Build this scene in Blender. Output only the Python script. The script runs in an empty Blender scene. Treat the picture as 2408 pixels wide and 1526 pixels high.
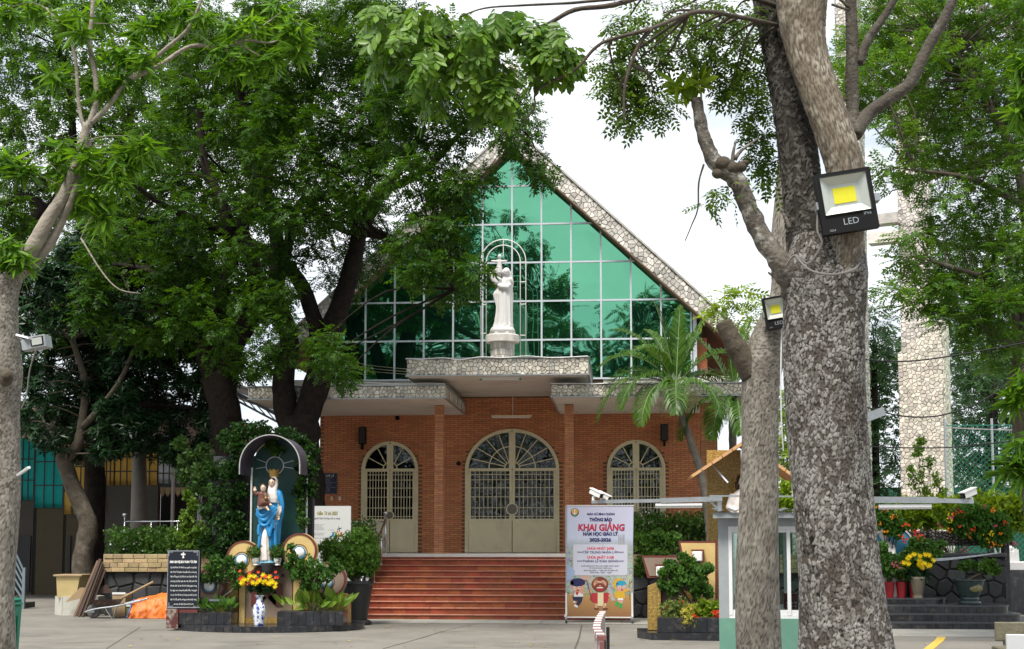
import bpy,bmesh,math,random
import numpy as np
from mathutils import Vector,Matrix,noise
R = math.radians
rng = np.random.default_rng(7)
random.seed(7)
sc = bpy.context.scene
col = sc.collection

# ------------------------------------------------------------------ camera
F = 3233.0            # focal length in 2408-px units
PPX,PPY = 1204.0,990.0
TILT,YAW = R(5.0),R(4.5)
CAMZ = 1.83
cam = bpy.data.cameras.new('camera')
cam.sensor_width = 36.0
cam.lens = F / 2408.0 * 36.0
cam.shift_y = (PPY - 763.0) / 2408.0
cam.clip_end = 2000.0
camo = bpy.data.objects.new('camera',cam)
camo.location = (0,0,CAMZ)
camo.rotation_euler = (math.pi / 2 + TILT,0,YAW)
col.objects.link(camo)
sc.camera = camo
CR = camo.rotation_euler.to_matrix()

def ray(x,y):
    return CR @ Vector(((x - PPX) / F,(PPY - y) / F,-1.0))
def P(x,y,Y):
    d = ray(x,y); t = Y / d.y
    return Vector((d.x * t,Y,CAMZ + d.z * t))
def G(x,y,z=0.0):
    d = ray(x,y); t = (z - CAMZ) / d.z
    return Vector((d.x * t,d.y * t,z))
def PXM(Y):           # pixels (2408 space) per metre at depth Y
    return F / Y

# ------------------------------------------------------------------ world and sun
SUN_EL,SUN_AZ = R(62),R(200)     # high sun behind thin cloud
w = bpy.data.worlds.new('World'); sc.world = w; w.use_nodes = True
nt = w.node_tree; N = nt.nodes; L = nt.links
for n in list(N): N.remove(n)
sky = N.new('ShaderNodeTexSky'); sky.sky_type = 'NISHITA'; sky.sun_disc = False
sky.sun_elevation = SUN_EL; sky.sun_rotation = SUN_AZ
bg1 = N.new('ShaderNodeBackground'); bg1.inputs['Strength'].default_value = 0.12
L.new(sky.outputs[0],bg1.inputs['Color'])
bg2 = N.new('ShaderNodeBackground'); bg2.inputs['Strength'].default_value = 0.90
tc = N.new('ShaderNodeTexCoord'); mp = N.new('ShaderNodeMapping'); mp.inputs['Scale'].default_value = (1.6,1.6,4.0)
L.new(tc.outputs['Generated'],mp.inputs['Vector'])
ns = N.new('ShaderNodeTexNoise'); ns.inputs['Scale'].default_value = 2.2; ns.inputs['Detail'].default_value = 7; ns.inputs['Roughness'].default_value = 0.6
L.new(mp.outputs[0],ns.inputs['Vector'])
r1 = N.new('ShaderNodeValToRGB'); r1.color_ramp.elements[0].position = 0.34; r1.color_ramp.elements[0].color = (.50,.56,.63,1)
r1.color_ramp.elements[1].position = 0.66; r1.color_ramp.elements[1].color = (.97,.985,1,1)
L.new(ns.outputs['Fac'],r1.inputs['Fac']); L.new(r1.outputs['Color'],bg2.inputs['Color'])
r2 = N.new('ShaderNodeMapRange'); r2.inputs['From Min'].default_value = 0.25; r2.inputs['From Max'].default_value = 0.5
r2.inputs['To Min'].default_value = 0.62; r2.inputs['To Max'].default_value = 0.97
L.new(ns.outputs['Fac'],r2.inputs['Value'])
mx = N.new('ShaderNodeMixShader'); L.new(r2.outputs[0],mx.inputs['Fac']); L.new(bg1.outputs[0],mx.inputs[1]); L.new(bg2.outputs[0],mx.inputs[2])
wo = N.new('ShaderNodeOutputWorld'); L.new(mx.outputs[0],wo.inputs['Surface'])

sl = bpy.data.lights.new('sun','SUN'); sl.energy = 3.6; sl.angle = R(20); sl.color = (1.0,.95,.87)
so = bpy.data.objects.new('sun',sl); col.objects.link(so)
# sky's sun_rotation is measured clockwise from +Y
sd = Vector((math.sin(SUN_AZ) * math.cos(SUN_EL),math.cos(SUN_AZ) * math.cos(SUN_EL),math.sin(SUN_EL)))
so.rotation_euler = sd.to_track_quat('Z','Y').to_euler(); so.location = (0,0,60)

vs = sc.view_settings
vs.view_transform = 'Standard'; vs.look = 'None'; vs.gamma = 1.0; vs.use_curve_mapping = False
vs.exposure = 0.74
sc.cycles.max_bounces = 8; sc.cycles.transparent_max_bounces = 12
sc.cycles.sample_clamp_indirect = 6.0

# ------------------------------------------------------------------ materials
def nodes_of(name):
    m = bpy.data.materials.new(name); m.use_nodes = True
    t = m.node_tree
    for n in list(t.nodes): t.nodes.remove(n)
    return m,t.nodes,t.links
def out(Nn,Ll,sh):
    o = Nn.new('ShaderNodeOutputMaterial'); Ll.new(sh,o.inputs['Surface']); return o
def rnd_node(Nn,Ll):
    g = Nn.new('ShaderNodeNewGeometry'); oi = Nn.new('ShaderNodeObjectInfo')
    a = Nn.new('ShaderNodeMath'); a.operation = 'ADD'; Ll.new(g.outputs['Random Per Island'],a.inputs[0]); Ll.new(oi.outputs['Random'],a.inputs[1])
    f = Nn.new('ShaderNodeMath'); f.operation = 'FRACT'; Ll.new(a.outputs[0],f.inputs[0]); return f.outputs[0]
def M(name,c,rough=.6,var=.25,ns=3.0,bump=0.0,bs=30.0,metal=0.0,isl=0.0,c2=None,spec=.5,stain=None,sscale=.7,samt=.5,hueisl=0.0,rvar=.15):
    """principled material with noise colour variation, per-piece variation, fine relief and optional stains"""
    m,Nn,Ll = nodes_of(name)
    b = Nn.new('ShaderNodeBsdfPrincipled')
    tcn = Nn.new('ShaderNodeTexCoord')
    n1 = Nn.new('ShaderNodeTexNoise'); n1.inputs['Scale'].default_value = ns; n1.inputs['Detail'].default_value = 8; n1.inputs['Roughness'].default_value = .65
    geo = Nn.new('ShaderNodeNewGeometry')
    Ll.new(geo.outputs['Position'],n1.inputs['Vector'])
    if c2 is None: c2 = tuple(x * (1 - var) for x in c)
    mr = Nn.new('ShaderNodeMapRange'); mr.inputs['From Min'].default_value = .3; mr.inputs['From Max'].default_value = .7
    Ll.new(n1.outputs['Fac'],mr.inputs['Value'])
    mix = Nn.new('ShaderNodeMix'); mix.data_type = 'RGBA'
    Ll.new(mr.outputs[0],mix.inputs[0]); mix.inputs[6].default_value = (*c2,1); mix.inputs[7].default_value = (*c,1)
    cur = mix.outputs[2]
    if isl or hueisl:
        r = rnd_node(Nn,Ll)
        h = Nn.new('ShaderNodeHueSaturation')
        m2 = Nn.new('ShaderNodeMapRange'); m2.inputs['To Min'].default_value = 1 - isl; m2.inputs['To Max'].default_value = 1 + isl
        Ll.new(r,m2.inputs['Value']); Ll.new(m2.outputs[0],h.inputs['Value'])
        if hueisl:
            mu = Nn.new('ShaderNodeMath'); mu.operation = 'MULTIPLY'; Ll.new(r,mu.inputs[0]); mu.inputs[1].default_value = 7.31
            fr = Nn.new('ShaderNodeMath'); fr.operation = 'FRACT'; Ll.new(mu.outputs[0],fr.inputs[0])
            m3 = Nn.new('ShaderNodeMapRange'); m3.inputs['To Min'].default_value = .5 - hueisl; m3.inputs['To Max'].default_value = .5 + hueisl
            Ll.new(fr.outputs[0],m3.inputs['Value']); Ll.new(m3.outputs[0],h.inputs['Hue'])
        Ll.new(cur,h.inputs['Color']); cur = h.outputs['Color']
    if stain:
        n3 = Nn.new('ShaderNodeTexNoise'); n3.inputs['Scale'].default_value = sscale; n3.inputs['Detail'].default_value = 9; n3.inputs['Roughness'].default_value = .72
        Ll.new(geo.outputs['Position'],n3.inputs['Vector'])
        m4 = Nn.new('ShaderNodeMapRange'); m4.inputs['From Min'].default_value = .52; m4.inputs['From Max'].default_value = .72; m4.inputs['To Max'].default_value = samt
        Ll.new(n3.outputs['Fac'],m4.inputs['Value'])
        mx2 = Nn.new('ShaderNodeMix'); mx2.data_type = 'RGBA'; Ll.new(m4.outputs[0],mx2.inputs[0]); Ll.new(cur,mx2.inputs[6]); mx2.inputs[7].default_value = (*stain,1)
        cur = mx2.outputs[2]
    Ll.new(cur,b.inputs['Base Color'])
    b.inputs['Metallic'].default_value = metal
    b.inputs['Specular IOR Level'].default_value = spec
    m5 = Nn.new('ShaderNodeMapRange'); m5.inputs['To Min'].default_value = max(0,rough - rvar * rough); m5.inputs['To Max'].default_value = min(1,rough + rvar * rough)
    Ll.new(n1.outputs['Fac'],m5.inputs['Value']); Ll.new(m5.outputs[0],b.inputs['Roughness'])
    if bump:
        n2 = Nn.new('ShaderNodeTexNoise'); n2.inputs['Scale'].default_value = bs; n2.inputs['Detail'].default_value = 6
        Ll.new(geo.outputs['Position'],n2.inputs['Vector'])
        bp = Nn.new('ShaderNodeBump'); bp.inputs['Strength'].default_value = bump; bp.inputs['Distance'].default_value = .02
        Ll.new(n2.outputs['Fac'],bp.inputs['Height']); Ll.new(bp.outputs[0],b.inputs['Normal'])
    out(Nn,Ll,b.outputs[0]); return m
def leafmat(name,c,c2,trans=.35,rough=.45,ns=.6,isl=.35,tr=None,spec=.18):
    m,Nn,Ll = nodes_of(name)
    b = Nn.new('ShaderNodeBsdfPrincipled'); b.inputs['Roughness'].default_value = rough; b.inputs['Specular IOR Level'].default_value = spec
    geo = Nn.new('ShaderNodeNewGeometry'); n1 = Nn.new('ShaderNodeTexNoise'); n1.inputs['Scale'].default_value = ns; n1.inputs['Detail'].default_value = 4
    Ll.new(geo.outputs['Position'],n1.inputs['Vector'])
    r = rnd_node(Nn,Ll)
    ad = Nn.new('ShaderNodeMath'); ad.operation = 'MULTIPLY_ADD'; Ll.new(r,ad.inputs[0]); ad.inputs[1].default_value = .45; Ll.new(n1.outputs['Fac'],ad.inputs[2])
    mr = Nn.new('ShaderNodeMapRange'); mr.inputs['From Min'].default_value = .4; mr.inputs['From Max'].default_value = 1.05; Ll.new(ad.outputs[0],mr.inputs['Value'])
    mix = Nn.new('ShaderNodeMix'); mix.data_type = 'RGBA'; Ll.new(mr.outputs[0],mix.inputs[0]); mix.inputs[6].default_value = (*c,1); mix.inputs[7].default_value = (*c2,1)
    h = Nn.new('ShaderNodeHueSaturation'); m2 = Nn.new('ShaderNodeMapRange'); m2.inputs['To Min'].default_value = 1 - isl; m2.inputs['To Max'].default_value = 1 + isl
    mu = Nn.new('ShaderNodeMath'); mu.operation = 'MULTIPLY'; Ll.new(r,mu.inputs[0]); mu.inputs[1].default_value = 13.7
    fr = Nn.new('ShaderNodeMath'); fr.operation = 'FRACT'; Ll.new(mu.outputs[0],fr.inputs[0])
    Ll.new(fr.outputs[0],m2.inputs['Value']); Ll.new(m2.outputs[0],h.inputs['Value']); Ll.new(mix.outputs[2],h.inputs['Color'])
    Ll.new(h.outputs[0],b.inputs['Base Color'])
    t = Nn.new('ShaderNodeBsdfTranslucent'); h2 = Nn.new('ShaderNodeHueSaturation'); h2.inputs['Value'].default_value = tr or 1.5; h2.inputs['Hue'].default_value = .485; h2.inputs['Saturation'].default_value = 1.08
    Ll.new(h.outputs[0],h2.inputs['Color']); Ll.new(h2.outputs[0],t.inputs['Color'])
    ms = Nn.new('ShaderNodeMixShader'); ms.inputs[0].default_value = trans; Ll.new(b.outputs[0],ms.inputs[1]); Ll.new(t.outputs[0],ms.inputs[2])
    out(Nn,Ll,ms.outputs[0]); return m

# ------------------------------------------------------------------ mesh helpers
def link_mesh(name,verts,faces,mat,parent=None,smooth=False,kind=None):
    me = bpy.data.meshes.new(name)
    me.from_pydata([tuple(v) for v in verts],[],[tuple(f) for f in faces])
    return link(name,me,mat,parent,smooth,kind)
def link(name,me,mat,parent=None,smooth=False,kind=None):
    if mat is not None and not me.materials: me.materials.append(mat)
    if smooth: me.polygons.foreach_set('use_smooth',[True] * len(me.polygons))
    o = bpy.data.objects.new(name,me); col.objects.link(o)
    if parent: setpar(o,parent)
    if kind: o['kind'] = kind
    return o
WLOC = {}
def setpar(o,parent):
    o.parent = parent
    b = WLOC.get(parent.name)
    if b is not None: o.matrix_parent_inverse = Matrix.Translation(-b)
def thing(name,label,cat,loc,group=None):
    o = bpy.data.objects.new(name,None); o.empty_display_size = .2; col.objects.link(o)
    o.location = loc; WLOC[o.name] = Vector(loc)
    o['label'] = label; o['category'] = cat
    if group: o['group'] = group
    return o
def tag(o,label,cat,group=None):
    o['label'] = label; o['category'] = cat
    if group: o['group'] = group
    return o
def struct(o):
    o['kind'] = 'structure'; return o

class MB:
    def __init__(s): s.v = []; s.f = []
    def add(s,verts,faces):
        n = len(s.v); s.v += [Vector(v) for v in verts]; s.f += [tuple(i + n for i in f) for f in faces]; return s
    def box(s,x0,x1,y0,y1,z0,z1,bev=0.0):
        if bev:
            b = min(bev,(x1 - x0) / 2.2,(y1 - y0) / 2.2,(z1 - z0) / 2.2)
            bm = bmesh.new(); bmesh.ops.create_cube(bm,size=1)
            for v in bm.verts: v.co = Vector(((x0 + x1) / 2 + v.co.x * (x1 - x0),(y0 + y1) / 2 + v.co.y * (y1 - y0),(z0 + z1) / 2 + v.co.z * (z1 - z0)))
            bmesh.ops.bevel(bm,geom=list(bm.edges),offset=b,segments=1,affect='EDGES')
            bm.verts.index_update()
            s.add([v.co.copy() for v in bm.verts],[[v.index for v in f.verts] for f in bm.faces]); bm.free(); return s
        return s.add([(x0,y0,z0),(x1,y0,z0),(x1,y1,z0),(x0,y1,z0),(x0,y0,z1),(x1,y0,z1),(x1,y1,z1),(x0,y1,z1)],
                     [(0,3,2,1),(4,5,6,7),(0,1,5,4),(1,2,6,5),(2,3,7,6),(3,0,4,7)])
    def bar(s,a,b,w,d=None,up=(0,1,0)):
        """rectangular bar from a to b, w wide, d deep along up"""
        a = Vector(a); b = Vector(b); d = d or w; t = (b - a).normalized(); u = Vector(up); u = (u - t * u.dot(t))
        if u.length < 1e-4: u = t.orthogonal()
        u.normalize(); n = t.cross(u)
        vs_ = []
        for p in (a,b):
            for (i,j) in ((-1,-1),(1,-1),(1,1),(-1,1)): vs_.append(p + n * (w / 2 * i) + u * (d / 2 * j))
        return s.add(vs_,[(0,1,2,3),(7,6,5,4),(0,4,5,1),(1,5,6,2),(2,6,7,3),(3,7,4,0)])
    def tube(s,pts,rad,n=8,cap=True,wob=0.0,seed=0):
        pts = [Vector(p) for p in pts]; k = len(pts)
        if not hasattr(rad,'__len__'): rad = [rad] * k
        base = len(s.v); u = None
        for i,p in enumerate(pts):
            t = (pts[min(i + 1,k - 1)] - pts[max(i - 1,0)]); t = t.normalized() if t.length > 1e-9 else Vector((0,0,1))
            if u is None: u = t.orthogonal().normalized()
            u = (u - t * u.dot(t)); u = u.normalized() if u.length > 1e-6 else t.orthogonal().normalized()
            wv = t.cross(u)
            for j in range(n):
                a = 2 * math.pi * j / n; r = rad[i]
                if wob: r *= 1 + wob * noise.noise(Vector((math.cos(a) * 1.3 + seed,math.sin(a) * 1.3,i * .55)))
                s.v.append(p + u * (math.cos(a) * r) + wv * (math.sin(a) * r))
        for i in range(k - 1):
            for j in range(n):
                a = base + i * n + j; b = base + i * n + (j + 1) % n
                s.f.append((a,b,b + n,a + n))
        if cap:
            s.f.append(tuple(base + j for j in reversed(range(n)))); s.f.append(tuple(base + (k - 1) * n + j for j in range(n)))
        return s
    def lathe(s,cx,cy,prof,n=20,sx=1,sy=1,close=True):
        base = len(s.v); k = len(prof)
        for (r,z) in prof:
            for j in range(n):
                a = 2 * math.pi * j / n; s.v.append(Vector((cx + r * math.cos(a) * sx,cy + r * math.sin(a) * sy,z)))
        for i in range(k - 1):
            for j in range(n):
                a = base + i * n + j; b = base + i * n + (j + 1) % n
                s.f.append((a,b,b + n,a + n))
        if close:
            s.f.append(tuple(base + j for j in reversed(range(n)))); s.f.append(tuple(base + (k - 1) * n + j for j in range(n)))
        return s
    def prism(s,poly,O,U,V,N,t0,t1):
        """polygon (u,v) placed at O+u*U+v*V, extruded along N from t0 to t1"""
        O,U,V,N = map(Vector,(O,U,V,N)); n = len(poly)
        vs_ = [O + U * a + V * b + N * t0 for a,b in poly] + [O + U * a + V * b + N * t1 for a,b in poly]
        fs = [tuple(range(n)),tuple(reversed(range(n,2 * n)))] + [(i,i + n,(i + 1) % n + n,(i + 1) % n) for i in range(n)]
        return s.add(vs_,fs)
    def ring(s,outer,inner,O,U,V,N,t0,t1,closed=False):
        O,U,V,N = map(Vector,(O,U,V,N)); n = len(outer); base = len(s.v)
        for pl,t in ((outer,t0),(inner,t0),(outer,t1),(inner,t1)):
            for a,b in pl: s.v.append(O + U * a + V * b + N * t)
        for i in range(n if closed else n - 1):
            j = (i + 1) % n
            o0,i0,o1,i1 = base + i,base + n + i,base + 2 * n + i,base + 3 * n + i
            p0,q0,p1,q1 = base + j,base + n + j,base + 2 * n + j,base + 3 * n + j
            s.f += [(o0,p0,q0,i0),(o1,i1,q1,p1),(o0,o1,p1,p0),(i0,q0,q1,i1)]
        if not closed:
            for i in (0,n - 1): s.f.append((base + i,base + n + i,base + 3 * n + i,base + 2 * n + i))
        return s
    def sphere(s,c,r,n=12,m=8,sc=(1,1,1)):
        c = Vector(c); base = len(s.v)
        for i in range(1,m):
            t = math.pi * i / m
            for j in range(n):
                a = 2 * math.pi * j / n
                s.v.append(c + Vector((r * sc[0] * math.sin(t) * math.cos(a),r * sc[1] * math.sin(t) * math.sin(a),r * sc[2] * math.cos(t))))
        for i in range(m - 2):
            for j in range(n):
                a = base + i * n + j; b = base + i * n + (j + 1) % n
                s.f.append((a,a + n,b + n,b))
        tp = len(s.v); s.v.append(c + Vector((0,0,r * sc[2]))); bt = len(s.v); s.v.append(c - Vector((0,0,r * sc[2])))
        for j in range(n):
            s.f.append((base + j,base + (j + 1) % n,tp)); l = base + (m - 2) * n
            s.f.append((l + (j + 1) % n,l + j,bt))
        return s
    def obj(s,name,mat,parent=None,smooth=False,kind=None):
        return link_mesh(name,s.v,s.f,mat,parent,smooth,kind)

def clip(poly,nx,ny,d):
    """keep the part of the polygon with nx*x+ny*y <= d"""
    o = []; n = len(poly)
    for i in range(n):
        a = poly[i]; b = poly[(i + 1) % n]; da = nx * a[0] + ny * a[1] - d; db = nx * b[0] + ny * b[1] - d
        if da <= 0: o.append(a)
        if (da < 0) != (db < 0):
            t = da / (da - db); o.append((a[0] + (b[0] - a[0]) * t,a[1] + (b[1] - a[1]) * t))
    return o
def cells(region,size,gap,seed,jit=.85,asp=1.0):
    """irregular stone cells inside a convex counter-clockwise polygon"""
    rr = random.Random(seed)
    xs = [p[0] for p in region]; ys = [p[1] for p in region]
    x0,x1,y0,y1 = min(xs),max(xs),min(ys),max(ys)
    sx,sy = size * asp,size
    nx = max(1,round((x1 - x0) / sx)); ny = max(1,round((y1 - y0) / sy)); sx = (x1 - x0) / nx; sy = (y1 - y0) / ny
    pts = {}
    for i in range(-2,nx + 2):
        for j in range(-2,ny + 2):
            pts[i,j] = (x0 + (i + .5 + (rr.random() - .5) * jit) * sx,y0 + (j + .5 + (rr.random() - .5) * jit) * sy)
    res = []
    for i in range(nx):
        for j in range(ny):
            p = pts[i,j]; m = 2 * max(sx,sy)
            poly = [(p[0] - m,p[1] - m),(p[0] + m,p[1] - m),(p[0] + m,p[1] + m),(p[0] - m,p[1] + m)]
            for a in (-2,-1,0,1,2):
                for b in (-2,-1,0,1,2):
                    if a == b == 0 or (i + a,j + b) not in pts: continue
                    q = pts[i + a,j + b]; dx,dy = q[0] - p[0],q[1] - p[1]; l = math.hypot(dx,dy)
                    poly = clip(poly,dx / l,dy / l,(dx * (p[0] + q[0]) / 2 + dy * (p[1] + q[1]) / 2) / l - gap / 2)
                    if len(poly) < 3: break
                if len(poly) < 3: break
            n = len(region)
            for k in range(n):
                a = region[k]; b = region[(k + 1) % n]; ex,ey = b[0] - a[0],b[1] - a[1]; l = math.hypot(ex,ey)
                if len(poly) >= 3: poly = clip(poly,ey / l,-ex / l,(ey * a[0] - ex * a[1]) / l - gap * .3)
            if len(poly) >= 3:
                A = abs(sum(poly[k][0] * poly[(k + 1) % len(poly)][1] - poly[(k + 1) % len(poly)][0] * poly[k][1] for k in range(len(poly)))) / 2
                if A > .08 * sx * sy: res.append((poly,A))
    return res
def stone_into(mb,poly,O,U,V,Nn,h,bev):
    n = len(poly); cx = sum(p[0] for p in poly) / n; cy = sum(p[1] for p in poly) / n
    sz = max(max(abs(p[0] - cx) for p in poly),max(abs(p[1] - cy) for p in poly)); k = max(.3,1 - bev / max(sz,1e-4))
    top = [(cx + (a - cx) * k,cy + (b - cy) * k) for a,b in poly]
    O,U,V,Nn = map(Vector,(O,U,V,Nn))
    vs_ = [O + U * a + V * b for a,b in poly] + [O + U * a + V * b + Nn * h for a,b in top]
    mb.add(vs_,[tuple(range(n,2 * n))] + [(i,(i + 1) % n,(i + 1) % n + n,i + n) for i in range(n)])
def cladding(faces,mat,parent,size,gap,seed,h=.02,keep=0,name='stone',bev=.012,asp=1.0):
    """faces: list of (region, O, U, V, N); the `keep` largest stones are objects, the others one part"""
    allp = []
    for k,(reg,O,U,V,Nn) in enumerate(faces):
        for poly,A in cells(reg,size,gap,seed + k,asp=asp): allp.append((A,poly,O,U,V,Nn))
    rr = random.Random(seed)
    order = sorted(range(len(allp)),key=lambda i: -allp[i][0]); big = set(order[:keep])
    rest = MB()
    for i,(A,poly,O,U,V,Nn) in enumerate(allp):
        hh = h * rr.uniform(.6,1.35)
        if i in big:
            m1 = MB(); stone_into(m1,poly,O,U,V,Nn,hh,bev); m1.obj(name,mat,parent)
        else: stone_into(rest,poly,O,U,V,Nn,hh,bev)
    if rest.v: rest.obj(name + ('s' if not name.endswith('s') else ''),mat,parent,kind='stuff')

def text(txt,loc,size,mat,parent,name='lettering',U=(1,0,0),V=(0,0,1),wide=1.0,align='CENTER',bold=0.0,shear=0.0,width=None):
    """flat lettering as a mesh in the plane of U (right) and V (up)"""
    cu = bpy.data.curves.new(name,'FONT'); cu.body = txt; cu.size = size; cu.align_x = align; cu.align_y = 'CENTER'; cu.offset = bold; cu.shear = shear; cu.resolution_u = 2
    o = bpy.data.objects.new(name,cu); col.objects.link(o)
    dg = bpy.context.evaluated_depsgraph_get(); me = bpy.data.meshes.new_from_object(o.evaluated_get(dg))
    bpy.data.objects.remove(o); bpy.data.curves.remove(cu)
    n = len(me.vertices); co = np.empty(n * 3); me.vertices.foreach_get('co',co); co = co.reshape(-1,3)
    if n == 0: return None
    if width:
        w0 = co[:,0].max() - co[:,0].min(); wide = width / w0
    U = np.array(U,float); V = np.array(V,float); l = np.array(loc,float)
    nc = l + np.outer(co[:,0] * wide,U) + np.outer(co[:,1],V)
    me.vertices.foreach_set('co',nc.ravel()); me.update(); me.materials.clear()
    return link(name,me,mat,parent)
# ------------------------------------------------------------------ shared materials
mBrick = M('brick_red',(.64,.25,.11),.8,.22,1.4,.3,60,isl=.15,hueisl=.010,stain=(.42,.14,.06),sscale=.9,samt=.4)
mBrickCol = M('brick_orange',(.60,.27,.13),.8,.25,6,.3,60,isl=.16,hueisl=.01)
mMortar = M('mortar',(.20,.12,.075),.95,.3,8,.3,80)
mWhite = M('soffit_paint',(.80,.77,.70),.85,.12,1.2,.1,30,stain=(.16,.14,.12),sscale=.55,samt=.45)
mStone = M("pale_stone",(.68,.64,.56),.85,.3,9,.5,40,isl=.3,hueisl=.02,c2=(.52,.48,.41))
mStoneG = M("weathered_stone",(.70,.67,.62),.9,.3,5,.5,40,isl=.35,hueisl=.015,c2=(.46,.43,.39),stain=(.12,.12,.11),sscale=.6,samt=.6)
mGrout = M("grey_grout",(.26,.24,.21),.95,.3,6,.3,60)
mFrame = M('cream_steel',(.80,.72,.48),.5,.12,2.5,.05,50,stain=(.35,.28,.14),sscale=1.5,samt=.35)
mMull = M('aluminium',(.58,.63,.68),.35,.12,4,metal=.2)
mFloorW = M('white_marble',(.78,.76,.72),.3,.12,2)
mTile = M('red_step_tile',(.31,.075,.028),.5,.35,5,.15,60,isl=.2,hueisl=.012,stain=(.06,.03,.02),sscale=2.2,samt=.6)
mNose = M('step_nosing',(.42,.17,.11),.35,.2,5,isl=.12,stain=(.10,.035,.03),sscale=2.0,samt=.5)
mConc = M('concrete',(.205,.19,.165),.9,.25,.8,.5,30,c2=(.14,.13,.113),stain=(.075,.07,.06),sscale=.55,samt=.75)
mRoof = M('roof_sheet',(.28,.17,.13),.7,.3,2)
mSteel = M('stainless',(.70,.70,.70),.22,.1,5,metal=1.0)
mBlackPl = M('black_plastic',(.006,.006,.007),.6,.2,8,spec=.25)
mDarkMetal = M('dark_metal',(.04,.04,.042),.55,.2,8,metal=.4)
mWhitePl = M('white_plastic',(.72,.72,.70),.4,.08,6)
mGalv = M('galvanised',(.46,.49,.52),.4,.25,10,metal=.6)
mLamp = M('tube_glass',(.80,.80,.78),.3,.05,5)

# green mirror glass: tinted reflection over a dark green body
def mirror(name,tint,dark,wav=.012,k=.8,ws=.45):
    m,Nn,Ll = nodes_of(name)
    g = Nn.new('ShaderNodeBsdfGlossy'); g.inputs['Color'].default_value = (*tint,1); g.inputs['Roughness'].default_value = .015
    d = Nn.new('ShaderNodeBsdfDiffuse'); d.inputs['Color'].default_value = (*dark,1)
    geo = Nn.new('ShaderNodeNewGeometry'); n = Nn.new('ShaderNodeTexNoise'); n.inputs['Scale'].default_value = ws; n.inputs['Detail'].default_value = 2
    r = rnd_node(Nn,Ll); cmb = Nn.new('ShaderNodeVectorMath'); cmb.operation = 'ADD'; Ll.new(geo.outputs['Position'],cmb.inputs[0])
    cx = Nn.new('ShaderNodeCombineXYZ'); mu = Nn.new('ShaderNodeMath'); mu.operation = 'MULTIPLY'; mu.inputs[1].default_value = 20; Ll.new(r,mu.inputs[0]); Ll.new(mu.outputs[0],cx.inputs[1])
    Ll.new(cx.outputs[0],cmb.inputs[1]); Ll.new(cmb.outputs[0],n.inputs['Vector'])
    b = Nn.new('ShaderNodeBump'); b.inputs['Strength'].default_value = 1.0; b.inputs['Distance'].default_value = wav; Ll.new(n.outputs['Fac'],b.inputs['Height']); Ll.new(b.outputs[0],g.inputs['Normal'])
    s = Nn.new('ShaderNodeMixShader'); s.inputs[0].default_value = k; Ll.new(d.outputs[0],s.inputs[1]); Ll.new(g.outputs[0],s.inputs[2])
    out(Nn,Ll,s.outputs[0]); return m
mGreen = mirror('green_mirror_glass',(.15,.46,.285),(.02,.10,.06),.018,.9)
mDoorGlass = mirror('dark_door_glass',(.30,.32,.33),(.006,.006,.007),.018,.22,2.0)

# ------------------------------------------------------------------ ground
YW,YC,YE,YB = 38.2,35.4,35.3,32.0       # wall, columns, porch edge, foot of the stairs
XC = P(1204.5,900,YW).x                      # axis of the church
RISE,NST = 1.51,11
g = MB(); g.add([(-260,-120,0),(260,-120,0),(260,400,0),(-260,400,0)],[(0,1,2,3)])
struct(g.obj('ground',mConc))

# ------------------------------------------------------------------ church
church = thing('church','brick church with a tall green mirror-glass gable and three arched doors','church',(XC,YW,0))
def CB(): return MB()
ZS1 = P(1095,975,YW).z          # lower soffit
ZS2 = P(1204,932,YW).z          # upper soffit
YL,YU = 33.7,33.3
ZL1 = P(1046,904,YL).z; ZU1 = P(1170,840.5,YU).z
HWALL = 5.45
doors = [(-3.44,.80,1764),(0.0,1.31,1717),(3.44,.80,1764)]
ZSPR = P(1204,1880 / 1.70101,YW).z
def arch_pts(hw,z0,zs,zt,n=28,inset=0.0):
    pts = [(-hw + inset,z0)]
    for i in range(n + 1):
        a = math.pi * (1 - i / n); pts.append(((hw - inset) * math.cos(a),zs + (zt - zs - inset) * math.sin(a)))
    pts.append((hw - inset,z0)); return pts
def in_door(x,z,m=0.0):
    for cx,hw,ty in doors:
        zt = P(1204,ty / 1.70101,YW).z
        dx = abs(x - cx)
        if dx < hw - m:
            if z < ZSPR: return True
            if (dx / (hw - m)) ** 2 + ((z - ZSPR) / (zt - ZSPR - m)) ** 2 < 1: return True
    return False
# walls: mortar body with openings left by building it from strips around the doors
wb = MB()
xs = sorted([-HWALL,HWALL] + [c - h for c,h,t in doors] + [c + h for c,h,t in doors])
for i in range(0,len(xs) - 1,2): wb.box(XC + xs[i],XC + xs[i + 1],YW,YW + .25,RISE - .2,ZS1 + .3)
for cx,hw,ty in doors:
    zt = P(1204,ty / 1.70101,YW).z; n = 24
    for i in range(n):
        a0 = math.pi * (1 - i / n); a1 = math.pi * (1 - (i + 1) / n)
        xa,xb = hw * math.cos(a0),hw * math.cos(a1); za,zb = ZSPR + (zt - ZSPR) * math.sin(a0),ZSPR + (zt - ZSPR) * math.sin(a1)
        wb.prism([(xa,za),(xb,zb),(xb,ZS1 + .3),(xa,ZS1 + .3)],(XC + cx,YW,0),(1,0,0),(0,0,1),(0,1,0),0,.25)
wb.box(XC - 2.6,XC + 2.6,YW + .001,YW + .25,ZS1 + .3,ZU1)
wb.box(XC - HWALL,XC - 2.6,YW + .03,YW + .25,ZS1 + .3,ZU1 + .3); wb.box(XC + 2.6,XC + HWALL,YW + .03,YW + .25,ZS1 + .3,ZU1 + .3)
wb.obj('wall',mMortar,church)
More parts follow.
